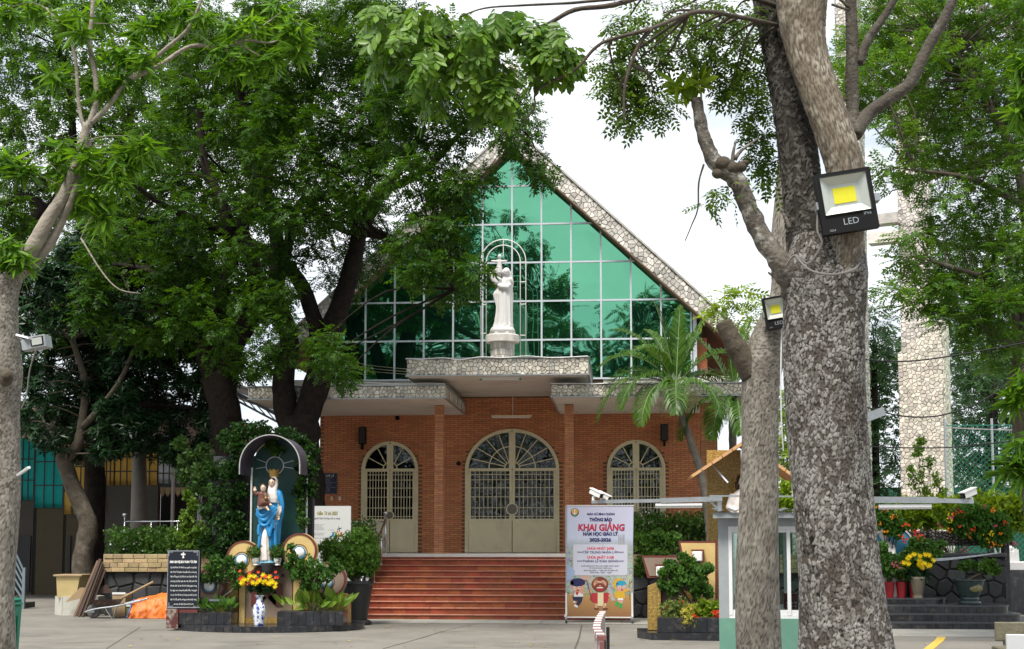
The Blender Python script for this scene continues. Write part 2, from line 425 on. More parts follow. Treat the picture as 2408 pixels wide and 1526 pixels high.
# bricks of the wall
BW,BH,CO = .215,.046,.0548
bricks = MB()
def brick_mesh(w_,d_,h_):
    m1 = MB(); m1.box(-w_ / 2,w_ / 2,0,d_,-h_ / 2,h_ / 2,.003); me = bpy.data.meshes.new('brick'); me.from_pydata([tuple(v) for v in m1.v],[],m1.f); me.materials.append(mBrick); return me
near_b = []
z = RISE + .02; k = 0
while z + BH / 2 < ZS2 - .01:
    x = -HWALL + (k % 2) * (BW + .01) / 2
    while x < HWALL:
        xa,xb = x + .004,min(x + BW,HWALL); cx = (xa + xb) / 2
        ok = not (in_door(cx,z,.05) or in_door(xa + .03,z,.05) or in_door(xb - .03,z,.05)) and (z < ZS1 or abs(cx) < 1.9) and xb - xa > .04
        if ok:
            e = .005 + .003 * random.random()
            bricks.box(XC + xa,XC + xb,YW - e,YW + .002,z - BH / 2,z + BH / 2)
        x += BW + .010
    z += CO; k += 1
bricks.obj('wall_bricks',mBrick,church,kind='stuff')
# columns of single bricks
def column(cx,w_,d_,ncol):
    core = MB(); core.box(XC + cx - w_ / 2 + .006,XC + cx + w_ / 2 - .006,YC + .006,YC + d_ - .006,RISE,ZS1)
    o = core.obj('column',mMortar,church)
    z = RISE + .028; kk = 0
    me_full = brick_mesh2(w_ / ncol - .008,d_,.047)
    me_half = brick_mesh2(w_ / ncol / 2 - .008,d_,.047)
    while z < ZS1 - .02:
        if kk % 2 == 0:
            for i in range(ncol):
                b = bpy.data.objects.new('brick',me_full); b.location = (XC + cx - w_ / 2 + (i + .5) * w_ / ncol,YC,z); col.objects.link(b); b.parent = o
        else:
            ww = w_ / ncol
            segs = [(0,.5,me_half)] + [(.5 + i,1,me_full) for i in range(ncol - 1)] + [(ncol - .5,.5,me_half)]
            for a,l_,me in segs:
                b = bpy.data.objects.new('brick',me); b.location = (XC + cx - w_ / 2 + (a + l_ / 2) * ww,YC,z); col.objects.link(b); b.parent = o
        z += .0556; kk += 1
def brick_mesh2(w_,d_,h_):
    m1 = MB(); m1.box(-w_ / 2,w_ / 2,0,d_,-h_ / 2,h_ / 2,.003); me = bpy.data.meshes.new('brick'); me.from_pydata([tuple(v) for v in m1.v],[],m1.f); me.materials.append(mBrickCol); return me
column(-1.695,.235,.235,1); column(1.695,.235,.235,1)
column(5.28,.43,.43,2); column(-5.28,.43,.43,2)
# porch floor
pf = MB(); pf.box(XC - 6.2,XC + 6.2,YE + .03,YW + 2,.9,RISE - .001); pf.obj('porch_floor',mFloorW,church)
pe = MB(); pe.box(XC - 3.2,XC + 3.2,YE - .02,YE + .34,RISE - .085,RISE + .004,.008); pe.obj('porch_edge',mFloorW,church)
pe2 = MB(); pe2.box(XC - 6.2,XC - 3.2,YE - .02,YE + .029,.9,RISE); pe2.box(XC + 3.2,XC + 6.2,YE - .02,YE + .029,.9,RISE); pe2.obj('porch_wall',mMortar,church)

# doors
def door(cx,hw,ty,fan):
    zt = P(1204,ty / 1.70101,YW).z; Z0 = RISE + .01; ZG = P(1204,1400 / 1.70101 + 865 / 1.276 / 1.70101,YW).z
    O = (XC + cx,YW,0); U = (1,0,0); V = (0,0,1); Nn = (0,-1,0)
    fr = MB(); fr.ring(arch_pts(hw,Z0,ZSPR,zt),arch_pts(hw,Z0,ZSPR,zt,inset=.085),O,U,V,Nn,-.12,.06)
    d = fr.obj('door_frame',mFrame,church)
    lip = MB(); lip.ring(arch_pts(hw + .005,Z0,ZSPR,zt + .005),arch_pts(hw,Z0,ZSPR,zt,inset=.035),O,U,V,Nn,.061,.085); lip.obj('frame_lip',mFrame,d)
    leafs = []
    for s in (-1,1):
        lf = MB(); a,b = (-hw + .09,-.01) if s < 0 else (.01,hw - .09)
        ln = MB(); ln.box(XC + cx + a,XC + cx + b,YW - .035,YW + .03,Z0,ZG - .03,.006)
        lo = ln.obj('door_leaf',mFrame,church)
        st = MB()
        for xx in (a + .03,b - .03): st.box(XC + cx + xx - .035,XC + cx + xx + .035,YW - .04,YW + .035,ZG - .03,ZSPR - .02)
        st.box(XC + cx + a,XC + cx + b,YW - .042,YW + .036,ZSPR - .03,ZSPR + .05)
        st.box(XC + cx + a,XC + cx + b,YW - .043,YW + .037,ZG - .05,ZG + .02)
        mid = b - .035 if s < 0 else a + .035
        st.box(XC + cx + mid - .045,XC + cx + mid + .045,YW - .044,YW + .034,ZSPR + .05,ZSPR + (zt - ZSPR - .085) * .995)
        st.obj('leaf_stile',mFrame,lo)
        # grille
        nb = 8 if hw > 1 else 6
        wgl = (b - a - .13); x0 = a + .065
        for i in range(1,nb + 1):
            xx = XC + cx + x0 + wgl * i / (nb + 1); m1 = MB(); m1.box(xx - .008,xx + .008,YW - .02,YW,ZG + .02,ZSPR - .03); m1.obj('grille_bar',mFrame,lo)
        hg = ZSPR - .03 - ZG - .02
        for fz in (.05,.23,.46,.65,.82,.93) if hw > 1 else (.05,.23,.46,.65,.82,.93):
            zz = ZG + .02 + hg * fz; m1 = MB(); m1.box(XC + cx + x0,XC + cx + x0 + wgl,YW - .026,YW - .005,zz - .008,zz + .008); m1.obj('grille_bar',mFrame,lo)
        # fan bars
        hx = hw - .085; hz = zt - ZSPR - .085; ctr = (0.04 * s,ZSPR + .05)
        nf = 4 if hw > 1 else 2
        r0 = .18
        for i in range(1,nf + 1):
            an = math.pi / 2 * i / (nf + 1); an = an if s > 0 else math.pi - an
            tt = 1.0; e = (hx * math.cos(an) * .985,ZSPR + hz * math.sin(an) * .985); st_ = (ctr[0] + r0 * math.cos(an) * .9,ctr[1] + r0 * math.sin(an) * .9)
            m1 = MB(); m1.bar((XC + cx + st_[0],YW - .01,st_[1]),(XC + cx + e[0],YW - .01,e[1]),.026,.03); m1.obj('fan_bar',mFrame,lo)
        for rr_ in ((.18,.62) if hw > 1 else (.17,)):
            pts = [(math.cos(q) * s,math.sin(q)) for q in [math.pi / 2 * i / 14 for i in range(15)]]
            m1 = MB(); m1.ring([(ctr[0] + p[0] * rr_,ctr[1] + p[1] * rr_) for p in pts],[(ctr[0] + p[0] * (rr_ - .026),ctr[1] + p[1] * (rr_ - .026)) for p in pts],O,U,V,Nn,-.01,.022); m1.obj('fan_arc',mFrame,lo)
        gl = MB(); gl.prism([(a,ZG),(b,ZG),(b,ZSPR),(a,ZSPR)],O,U,V,Nn,-.05,-.042); gl.obj('pane',mDoorGlass,lo)
        q = [(hx * math.cos(t),ZSPR + hz * math.sin(t)) for t in [math.pi / 2 * i / 12 for i in range(13)]]
        poly = [(0.0,ZSPR)] + q
        if s < 0: poly = [(-u,v) for u,v in reversed(poly)]
        gl = MB(); gl.prism(poly,O,U,V,Nn,-.052,-.044); gl.obj('pane',mDoorGlass,lo)
        hd = MB()
        for zz in (.25,.62,.96): hd.box(XC + cx + s * (hw - .08) - .02,XC + cx + s * (hw - .08) + .02,YW - .10,YW - .061,Z0 + (ZSPR - Z0) * zz - .05,Z0 + (ZSPR - Z0) * zz + .05)
        hd.obj('hinge',mFrame,d)
    pl = MB(); rr_ = .17 if hw > 1 else .13
    zz = P(1204,812 / 1.276 / 1.701 + 1400 / 1.701,YW).z if hw > 1 else P(1204,843 / 1.276 / 1.701 + 1400 / 1.701,YW).z
    pl.ring([(rr_ * math.cos(t),rr_ * math.sin(t)) for t in [2 * math.pi * i / 28 for i in range(28)]],[((rr_ - .03) * math.cos(t),(rr_ - .03) * math.sin(t)) for t in [2 * math.pi * i / 28 for i in range(28)]],(XC + cx,YW,zz),U,V,Nn,.045,.06,closed=True)
    po = pl.obj('round_handle',mFrame,d)
    pd = MB(); pd.prism([((rr_ - .02) * math.cos(t),(rr_ - .02) * math.sin(t)) for t in [2 * math.pi * i / 28 for i in range(28)]],(XC + cx,YW,zz),U,V,Nn,.045,.052); pd.obj('handle_plate',M('dull_plate',(.20,.19,.16),.5,.3,20),po)
    lk = MB(); lk.box(XC + cx - .025,XC + cx + .025,YW - .07,YW - .02,zt - .06,zt + .02); lk.obj('keystone_box',mDarkMetal,d)
for cx,hw,ty in doors: door(cx,hw,ty,4)
# dark interior behind the doors
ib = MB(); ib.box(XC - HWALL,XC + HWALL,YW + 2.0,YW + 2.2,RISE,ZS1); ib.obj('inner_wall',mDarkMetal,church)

# canopies
def canopy(x0,x1,y0,y1,z0,z1,nm):
    m1 = MB(); m1.box(XC + x0 + .02,XC + x1 - .02,y0 + .02,y1,z0 + .004,z1 - .02); o = m1.obj(nm,mGrout,church)
    s_ = MB(); s_.box(XC + x0 + .03,XC + x1 - .03,y0 + .03,y1 - .002,z0 - .008,z0 + .003); s_.obj('soffit',mWhite,o)
    e = MB()
    for zz in (z0 - .006,z1 - .022):
        e.box(XC + x0 - .03,XC + x1 + .03,y0 - .03,y0 + .03,zz,zz + .024)
        e.box(XC + x0 - .03,XC + x0 + .029,y0 + .031,y1,zz,zz + .0235); e.box(XC + x1 - .029,XC + x1 + .03,y0 + .031,y1,zz,zz + .0235)
    e.obj('edge_strip',mGalv,o)
    nj = max(2,round((x1 - x0) / .95))
    for i in range(1,nj): xx = XC + x0 + (x1 - x0) * i / nj; MB().box(xx - .010,xx + .010,y0 - .010,y0 + .019,z0 + .02,z1 - .023).obj('panel_joint',mGalv,o)
    nd = round((y1 - y0) / .95)
    for i in range(1,nd):
        yy = y0 + (y1 - y0) * i / nd
        for xx in (x1,x0): MB().box(XC + xx - .016,XC + xx + .016,yy - .01,yy + .01,z0 + .02,z1 - .023).obj('panel_joint',mGalv,o)
    h = z1 - z0
    return o,[([(0,.02),(x1 - x0,.02),(x1 - x0,h - .03),(0,h - .03)],(XC + x0,y0 + .02,z0),(1,0,0),(0,0,1),(0,-1,0)),
            ([(0,.02),(y1 - y0,.02),(y1 - y0,h - .03),(0,h - .03)],(XC + x1 - .02,y0,z0),(0,1,0),(0,0,1),(1,0,0)),
            ([(0,.02),(y1 - y0,.02),(y1 - y0,h - .03),(0,h - .03)],(XC + x0 + .02,y1,z0),(0,-1,0),(0,0,1),(-1,0,0))]
LX0 = P(584,925,YL).x - XC; LX1 = P(1046,920,YL).x - XC
UX0 = P(956.5,860,YU).x - XC; UX1 = P(1383.5,860,YU).x - XC
# lower slabs stop short of the upper slab's brick wall
cl = canopy(LX0,LX1,YL,YW - .01,ZS1,ZL1,'lower_canopy'); cr = canopy(-LX1,-LX0,YL,YW - .012,ZS1 + .002,ZL1,'lower_canopy')
cu_ = canopy(UX0,UX1,YU,YW - .014,ZS2,ZU1,'upper_canopy')
for (o,fc),kp,sd_ in ((cl,60,1),(cr,60,11),(cu_,110,21)): cladding(fc,mStone,o,.090,.008,sd_,h=.022,keep=kp,bev=.012,asp=1.15)
fl = MB(); fl.box(XC + LX0,XC + UX0 - .3,YW - .05,YW + .02,ZL1,P(900,892,YW).z); fl.box(XC + UX1 + .3,XC - LX0,YW - .05,YW + .02,ZL1,P(900,892,YW).z)
fl.obj('wall_band',mStoneG,church)

# glass gable
YG = YW - .05
GZ0 = P(1204,891.6,YG).z; PW = .833
GZ = [GZ0,P(1204,799,YG).z,P(1204,708,YG).z,P(1204,617,YG).z,P(1204,528,YG).z,P(1204,438,YG).z]
PH = (GZ[-1] - GZ0) / 5
for i in range(6): GZ[i] = GZ0 + i * PH
APX = P(1213,346,YG).z; HW = 6.12 * PW
SL = (APX - P(1204,705,YG).z) / ((P(1600,705,YG).x - XC) * 1.0)
pent = [(-HW,GZ0),(HW,GZ0),(HW,APX - SL * HW),(0,APX),(-HW,APX - SL * HW)]
gab = MB(); gab.prism(pent,(XC,YG,0),(1,0,0),(0,0,1),(0,1,0),.03,.3); gab.obj('gable_wall',mDarkMetal,church)
def clip_conv(poly,region):
    n = len(region)
    for k in range(n):
        a = region[k]; b = region[(k + 1) % n]; ex,ey = b[0] - a[0],b[1] - a[1]; l = math.hypot(ex,ey)
        if len(poly) >= 3: poly = clip(poly,ey / l,-ex / l,(ey * a[0] - ex * a[1]) / l)
    return poly
rowz = GZ + [GZ0 + 6 * PH,GZ0 + 7 * PH]
colx = [-HW] + [i * PW for i in range(-6,7)] + [HW]
for i in range(len(colx) - 1):
    for j in range(len(rowz) - 1):
        p = clip_conv([(colx[i] + .004,rowz[j] + .004),(colx[i + 1] - .004,rowz[j] + .004),(colx[i + 1] - .004,rowz[j + 1] - .004),(colx[i] + .004,rowz[j + 1] - .004)],pent)
        if len(p) >= 3 and abs(sum(p[k][0] * p[(k + 1) % len(p)][1] - p[(k + 1) % len(p)][0] * p[k][1] for k in range(len(p)))) > .01:
            m1 = MB(); m1.prism(p,(XC,YG,0),(1,0,0),(0,0,1),(0,1,0),0,.012); ta,tb_ = random.gauss(0,.0022),random.gauss(0,.0022); cc_ = sum(m1.v,Vector()) / len(m1.v)
            for v in m1.v: v.y += ta * (v.x - cc_.x) + tb_ * (v.z - cc_.z)
            m1.obj('pane',mGreen,church)
for i in range(-6,7):
    zt = APX - SL * abs(i * PW)
    m1 = MB(); m1.box(XC + i * PW - .024,XC + i * PW + .024,YG - .035,YG - .001,GZ0,min(zt,APX)); m1.obj('mullion',mMull,church)
for j,zz in enumerate(rowz[:-1]):
    hx = min(HW,(APX - zz) / SL)
    if hx > .1: m1 = MB(); m1.box(XC - hx,XC + hx,YG - .033,YG - .0015,zz - .024,zz + .024); m1.obj('mullion',mMull,church)
for s in (-1,1):
    m1 = MB(); m1.box(XC + s * HW - .05,XC + s * HW + .05,YG - .04,YG,GZ0,APX - SL * HW); m1.obj('mullion',mMull,church)
# sloping stone verges, standing forward of the glass
YV = 37.72
def pv(x,y): q = P(x,y,YV); return (q.x - XC,q.z)
r_in,r_out = pv(1640,704),pv(1646,702)
slope = math.atan(SL); vt = .42
mRust = M('rusty_flashing',(.20,.12,.075),.7,.4,6,.2,40)
roof = MB()
for s in (-1,1):
    ca,sa = math.cos(slope),math.sin(slope)
    U_ = (s * ca,0,-sa); V_ = (s * sa,0,ca)
    off = (APX - .10)
    L_ = 8.9
    inner0 = (0,off)
    reg = [(-.0,.0),(L_,.0),(L_,vt),(-vt * math.tan(slope) * 1.0,vt)]
    if s < 0: reg2 = [(a,b) for a,b in reversed(reg)]
    else: reg2 = reg
    body = MB(); body.prism(reg,(XC,YV,off),U_,V_,(0,1,0),.02,.60); vo = body.obj('verge',mGrout,church)
    so_ = MB(); so_.prism([(0,-.03),(L_,-.03),(L_,-.004),(0,-.004)],(XC,YV,off),U_,V_,(0,1,0),-.01,YW - YV + .1); so_.obj('verge_soffit',mRust,vo)
    cp = MB(); cp.prism([(-vt * 1.0,vt + .002),(L_,vt + .002),(L_,vt + .05),(-vt * 1.0 - .05,vt + .05)],(XC,YV,off),U_,V_,(0,1,0),-.04,.6); cp.obj('verge_cap',mStoneG,vo)
    fcs = [(reg if s > 0 else [(-a,b) for a,b in reversed(reg)],(XC,YV + .02,off),U_ if s > 0 else (ca,0,sa),V_,(0,-1,0))]
    cladding(fcs,mStoneG,vo,.125,.010,31 + s,h=.02,keep=45,bev=.012)
    for d in (1.1,3.3,5.5,7.7): MB().prism([(d - .012,0),(d + .012,0),(d + .012,vt),(d - .012,vt)],(XC,YV,off),U_,V_,(0,1,0),-.012,.02).obj('panel_joint',mGrout,vo)
    roof.prism([(-.3,vt - .12),(L_,vt - .12),(L_,vt - .02),(-.4,vt - .02)],(XC,YV,off),U_,V_,(0,1,0),.61,24)
roof.obj('roof',mRoof,church)
sp = MB(); sp.box(XC - .22,XC + .22,YV + .05,YV + .5,APX + .55,APX + 2.3,.03); sp.obj('ridge_pier',mStoneG,church)
bod = MB(); bod.box(XC - HWALL,XC - HWALL + .3,YW + .26,YW + 22,0,7.5); bod.box(XC + HWALL - .3,XC + HWALL,YW + .26,YW + 22,0,7.5); bod.box(XC - HWALL + .3,XC + HWALL - .3,YW + 21.7,YW + 22,0,11); bod.obj('side_wall',mBrick,church)

# ------------------------------------------------------------------ stairs
stairs = thing('stairs','broad flight of red tiled steps rising to the church porch','stairs',(XC,YB,0))
TR = (YE - YB) / (NST - 1); RH = RISE / NST; SX = 3.18
for i in range(NST):
    y0 = YB + i * TR; z0 = i * RH; z1 = (i + 1) * RH
    if i < NST - 1: y1 = YE + .05
    body = MB(); body.box(XC - SX,XC + SX,y0,min(y0 + TR + .05,YE + .05),0 if i == 0 else z0 - .05,z1 - .026 if i < NST - 1 else z1 - .086)
    so_ = body.obj('step',mMortar,stairs)
    x = -SX - random.random() * .2
    while x < SX:
        xa,xb = max(x + .002,-SX),min(x + .298,SX)
        if xb - xa > .03:
            m1 = MB(); m1.box(XC + xa,XC + xb,y0 - .009 - random.random() * .003,y0 + .001,z0 + .003,z1 - (.029 if i < NST - 1 else .088)); m1.obj('riser_tile',mTile,so_)
        x += .3
    if i < NST - 1:
        x = -SX - random.random() * .3
        while x < SX:
            xa,xb = max(x + .0015,-SX - .01),min(x + .5985,SX + .01)
            if xb - xa > .03:
                m1 = MB(); m1.box(XC + xa,XC + xb,y0 - .035 - random.random() * .005,y0 + TR - .011,z1 - .026,z1 + random.random() * .002,.009); m1.obj('nosing',mNose,so_)
            x += .6
# stair strings (side walls) in dark tile
# paving strip in front of the stairs
mPave = M('pale_paving',(.34,.325,.29),.8,.25,1.5,.15,40,isl=.08,stain=(.22,.2,.17),sscale=.8,samt=.5)
pv_o = struct(MB().box(XC - 6,XC + 9,YB - 1.35,YB,-.05,.012).obj('pavement',mGrout))
x = XC - 6
while x < XC + 9:
    for a,b in ((YB - 1.34,YB - .68),(YB - .67,YB - .012)):
        m1 = MB(); m1.box(x + .004,x + .596,a + .004,b - .004,.01,.022 + random.random() * .004,.003); m1.obj('paving_slab',mPave,pv_o)
    x += .6
# ------------------------------------------------------------------ foliage tools
def np_mesh(name,V,Fa,mat,parent=None,smooth=False,kind=None):
    me = bpy.data.meshes.new(name); nv,nf,k = len(V),len(Fa),Fa.shape[1]
    me.vertices.add(nv); me.vertices.foreach_set('co',np.ascontiguousarray(V,dtype=np.float32).ravel())
    me.loops.add(nf * k); me.loops.foreach_set('vertex_index',np.ascontiguousarray(Fa,dtype=np.int32).ravel())
    me.polygons.add(nf); me.polygons.foreach_set('loop_start',np.arange(0,nf * k,k,dtype=np.int32)); me.polygons.foreach_set('loop_total',np.full(nf,k,dtype=np.int32))
    me.update(calc_edges=True)
    return link(name,me,mat,parent,smooth,kind)
QUAD = (np.array([(0,0,0),(.42,.5,.10),(1,0,-.05),(.42,-.5,.10)],float),np.array([(0,1,2,3)]))
OVAL = (np.array([(0,0,0),(.35,.46,.08),(.75,.44,.06),(1,0,-.06),(.75,-.44,.06),(.35,-.46,.08)],float),np.array([(0,3,2,1),(0,5,4,3)]))
LANCE = (np.array([(0,0,0),(.30,.5,.16),(.68,.36,.02),(1,0,-.16),(.68,-.36,.02),(.30,-.5,.16)],float),np.array([(0,3,2,1),(0,5,4,3)]))
def frames(D,up):
    D = D / np.linalg.norm(D,axis=1,keepdims=True)
    Z = up - (up * D).sum(1,keepdims=True) * D; Z /= np.linalg.norm(Z,axis=1,keepdims=True) + 1e-9
    return np.stack([D,np.cross(Z,D),Z],axis=2)        # columns
def comp(leafs,base):
    """one spray made of leaves: leafs = (pos, dir, up, length, width)"""
    T,Fa = base; V = []; Fo = []; n = 0
    for pos,d,up,l,wd in leafs:
        fr = frames(np.array([d],float),np.array([up],float))[0]
        V.append(np.array(pos) + (T * np.array([l,wd,wd])) @ fr.T); Fo.append(Fa + n); n += len(T)
    return np.concatenate(V),np.concatenate(Fo)
def scatter_arrays(tmpl,C,D,UP,S):
    T,Fa = tmpl; Rm = frames(D,UP)
    V = C[:,None,:] + np.einsum('nij,kj->nki',Rm,T) * S[:,None,None]
    Fo = Fa[None] + (np.arange(len(C)) * len(T))[:,None,None]
    return V.reshape(-1,3),Fo.reshape(-1,Fa.shape[1])
def pinnate(n,L_,ll,lw,base=QUAD,ang=60,curve=.15,term=True,sd=0):
    r = random.Random(sd); lf = []
    for i in range(n):
        t = (i + .7) / n
        for s in (-1,1):
            a = R(ang + r.uniform(-12,12)); lf.append(((t * L_,0,-curve * L_ * t * t),(math.cos(a),s * math.sin(a),-.15 + r.uniform(-.2,.1)),(r.uniform(-.2,.2),-s * .25,1),ll * r.uniform(.8,1.15),lw))
    if term: lf.append(((L_,0,-curve * L_),(1,0,-.3),(0,0,1),ll,lw))
    return comp(lf,base)
def rosette(n,ll,lw,base=LANCE,droop=.45,sd=0,stem=.08,up=.25):
    r = random.Random(sd); lf = []
    for i in range(n):
        a = i * 2.4 + r.uniform(-.3,.3); e = r.uniform(-droop,up + .35)
        c = math.cos(e); d = (math.sin(e) * .9 + .15,c * math.cos(a),c * math.sin(a))
        lf.append(((-r.random() * stem,0,0),d,(1,r.uniform(-.3,.3),r.uniform(-.3,.3)),ll * r.uniform(.7,1.15),lw * r.uniform(.85,1.1)))
    return comp(lf,base)
def inpoly(x,y,poly):
    c = False; n = len(poly); j = n - 1
    for i in range(n):
        xi,yi = poly[i]; xj,yj = poly[j]
        if (yi > y) != (yj > y) and x < (xj - xi) * (y - yi) / (yj - yi) + xi: c = not c
        j = i
    return c
def clumps_in(poly,step,Y0,Y1,sd,gaps=(),mirror_y=None,rad=(.75,1.15),flat=.75):
    """clump centres spread through the volume behind an outline"""
    r = random.Random(sd); xs_ = [p[0] for p in poly]; ys_ = [p[1] for p in poly]; res = []; tries = 0; pts = []
    while tries < 9000:
        tries += 1; x = r.uniform(min(xs_),max(xs_)); y = r.uniform(min(ys_),max(ys_))
        if not inpoly(x,y,poly) or any(inpoly(x,y,g_) for g_ in gaps): continue
        if any((x - a) ** 2 + (y - b) ** 2 < step * step for a,b in pts): continue
        pts.append((x,y)); Y = r.uniform(Y0,Y1)
        if mirror_y is None: c = P(x,y,Y); px = PXM(Y)
        else: c = P(x,y,mirror_y - Y); px = PXM(mirror_y - Y); c.y = Y
        rr_ = step / px * r.uniform(*rad); res.append((np.array(c),np.array([rr_,rr_ * 1.0,rr_ * flat])))
    return res
def fill(clumps,per,droop=.2,sd=1,outer=2.0,upn=.35,size=(.8,1.2),rise=0.0):
    """points, directions and ups of sprays in clumps"""
    g_ = np.random.default_rng(sd); Cs,Ds = [],[]
    for c,r in clumps:
        n = max(4,int(per * g_.uniform(.7,1.3)))
        d = g_.normal(size=(n,3)); d /= np.linalg.norm(d,axis=1,keepdims=True)
        rad = g_.random(n) ** (1 / outer)
        Cs.append(c + d * rad[:,None] * r)
        dd = d * .9 + g_.normal(size=(n,3)) * .45; dd[:,2] = dd[:,2] * .55 - droop + rise
        Ds.append(dd)
    C = np.concatenate(Cs); D = np.concatenate(Ds); n = len(C)
    UP = np.array([0,0,1.0]) + g_.normal(size=(n,3)) * upn
    return C,D,UP,g_.uniform(size[0],size[1],n)
def crown_mesh(name,parts,mat,parent,kind=None):
    Vs,Fs,n = [],[],0
    for tm,(C,D,UP,S) in parts:
        V,Fo = scatter_arrays(tm,C,D,UP,S); Vs.append(V); Fs.append(Fo + n); n += len(V)
    return np_mesh(name,np.concatenate(Vs),np.concatenate(Fs),mat,parent,kind=kind)
def spl(pts,k=6):
    """Catmull-Rom through points"""
    pts = [Vector(p) for p in pts]; o = []
    for i in range(len(pts) - 1):
        p0,p1,p2,p3 = pts[max(i - 1,0)],pts[i],pts[i + 1],pts[min(i + 2,len(pts) - 1)]
        for j in range(k):
            t = j / k; o.append(.5 * ((2 * p1) + (p2 - p0) * t + (2 * p0 - 5 * p1 + 4 * p2 - p3) * t * t + (3 * p1 - p0 - 3 * p2 + p3) * t ** 3))
    o.append(pts[-1]); return o
def lim(pts,w0,w1,Y,n=10,mb=None,k=5,wob=.18,sd=0):
    """limb through image points (x,y[,depth offset]) at depth Y; widths in pixels"""
    q = [P(p[0],p[1],Y + (p[2] if len(p) > 2 else 0)) for p in pts]; s_ = spl(q,k); m_ = len(s_)
    rad = [(w0 + (w1 - w0) * i / (m_ - 1)) / 2 / PXM(Y) for i in range(m_)]
    mb = mb or MB(); mb.tube(s_,rad,n,wob=wob,seed=sd); return s_
def twigs(mb,skel,clumps,r0=.035,sd=3,inner=4):
    """a thin branch from the nearest limb point to every clump, with side twigs"""
    r = random.Random(sd); S_ = np.array([tuple(p) for p in skel])
    for c,rad in clumps:
        dd = np.linalg.norm((S_ - c) * np.array([1,1,1.0]) + np.array([0,0,0]),axis=1) + np.maximum(0,S_[:,2] - c[2]) * .7
        a = Vector(S_[int(dd.argmin())]); b = Vector(c); l = (b - a).length
        if l < .05: continue
        mid = (a + b) / 2 + Vector((r.uniform(-.12,.12),r.uniform(-.12,.12),r.uniform(-.02,.16))) * l
        pts = spl([a,mid,b],4); rr_ = min(.05,r0 * (.4 + .16 * l))
        mb.tube(pts,[rr_ * (1 - .75 * i / (len(pts) - 1)) for i in range(len(pts))],5,cap=False)
        for k in range(inner):
            e = b + Vector((r.gauss(0,1),r.gauss(0,1),r.gauss(0,.6))) * float(rad[0]) * .55
            mb.tube([b,(b + e) / 2 + Vector((0,0,.05)),e],[rr_ * .3,rr_ * .22,rr_ * .1],4,cap=False)
mBarkD = M('dark_bark',(.028,.022,.018),.98,.5,7,.9,22,c2=(.010,.008,.007),spec=.1)
mBarkM = M('grey_brown_bark',(.12,.10,.075),.95,.4,5,.9,20,c2=(.055,.045,.034),stain=(.26,.24,.21),sscale=3.2,samt=.5,spec=.15)
mBarkL = M('pale_bark',(.36,.32,.26),.9,.4,6,.8,24,c2=(.20,.17,.14),stain=(.10,.085,.07),sscale=1.8,samt=.65)
lRain = leafmat('rain_tree_leaf',(.017,.054,.006),(.058,.135,.013),.42,.42,.5)
lRain2 = leafmat('rain_tree_leaf_light',(.032,.090,.010),(.080,.175,.018),.42,.42,.5)
lMangoD = leafmat('dark_mango_leaf',(.009,.030,.011),(.024,.062,.020),.2,.30,.6,spec=.25)
lMangoL = leafmat('young_mango_leaf',(.055,.150,.014),(.135,.27,.028),.45,.38,1.5)
lBig = leafmat('broad_leaf',(.055,.135,.018),(.15,.27,.03),.42,.36,1.8,spec=.3)
lDalb = leafmat('small_oval_leaf',(.04,.10,.015),(.12,.20,.025),.42,.4,1.2)
lFine = leafmat('fine_leaf',(.038,.105,.014),(.10,.20,.022),.42,.42,.55)
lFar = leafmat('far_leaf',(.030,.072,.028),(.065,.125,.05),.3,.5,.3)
lPalm = leafmat('palm_leaf',(.034,.095,.014),(.085,.17,.026),.35,.35,1.0,spec=.25)
lHedge = leafmat('hedge_leaf',(.028,.082,.014),(.075,.155,.022),.3,.4,2.0)
lBright = leafmat('bright_leaf',(.12,.21,.02),(.24,.34,.03),.42,.38,2.0)

# ------------------------------------------------------------------ rain trees behind the shrine
SPR = [pinnate(4,.25,.105,.052,sd=s) for s in (1,2,3)]
def tree(name,label,loc,group=None): return thing(name,label,'tree',loc,group)
def big_tree(name,label,base,limbs,polys,per,leaf,bark,Yr,step,sd,tm,gaps=(),group=None,r0=.035,droop=.2,size=(.8,1.25),flat=.75,extra=None,mirror_y=None):
    t = tree(name,label,base,group); mb = MB(); sk = []
    for i,(pts,a,b,Y) in enumerate(limbs):
        if i == 0 and P(pts[0][0],pts[0][1],Y).z > .05: pts = [(pts[0][0],1275 + CAMZ * PXM(Y))] + pts; a *= 1.15
        sk += lim(pts,a,b,Y,10,mb,sd=sd + len(sk))
    cl_ = []
    for i,pl in enumerate(polys): yr = pl[0] if isinstance(pl,tuple) else Yr; cl_ += clumps_in(pl[1] if isinstance(pl,tuple) else pl,step,yr[0],yr[1],sd + i,gaps,mirror_y,flat=flat)
    if extra: cl_ += extra
    mb.obj('trunk',bark,t,smooth=True)
    tb = MB(); twigs(tb,sk,cl_,r0,sd); tb.obj('branches',bark,t,kind='stuff')
    parts = []
    for i,q in enumerate(tm): parts.append((q,fill(cl_,per / len(tm),droop,sd * 10 + i,size=size)))
    crown_mesh('crown',parts,leaf,t,kind='stuff')
    return t
gapA = [(545,800),(590,700),(600,690),(640,760),(600,850),(560,880)]
gapB = [(560,905),(640,900),(700,960),(560,960)]
gapC = [(745,590),(800,600),(760,690),(730,690)]
gapD = [(860,470),(905,440),(905,520),(870,560)]
limA = [([(560,1330),(552,1150),(535,1010),(520,920),(508,880)],62,78,34.3),([(515,900),(480,830),(500,740),(540,640),(545,560),(520,470),(480,380),(470,250)],52,14,34.3),
        ([(530,900),(545,820),(590,740),(600,640),(570,540),(600,450),(570,330),(560,160)],60,12,34.3),
        ([(500,760),(440,700,.5),(360,640,1.0),(260,620,1.2)],30,10,34.3),([(545,560),(470,520,-.8),(380,480,-1.5),(300,420,-2)],26,8,34.3)]
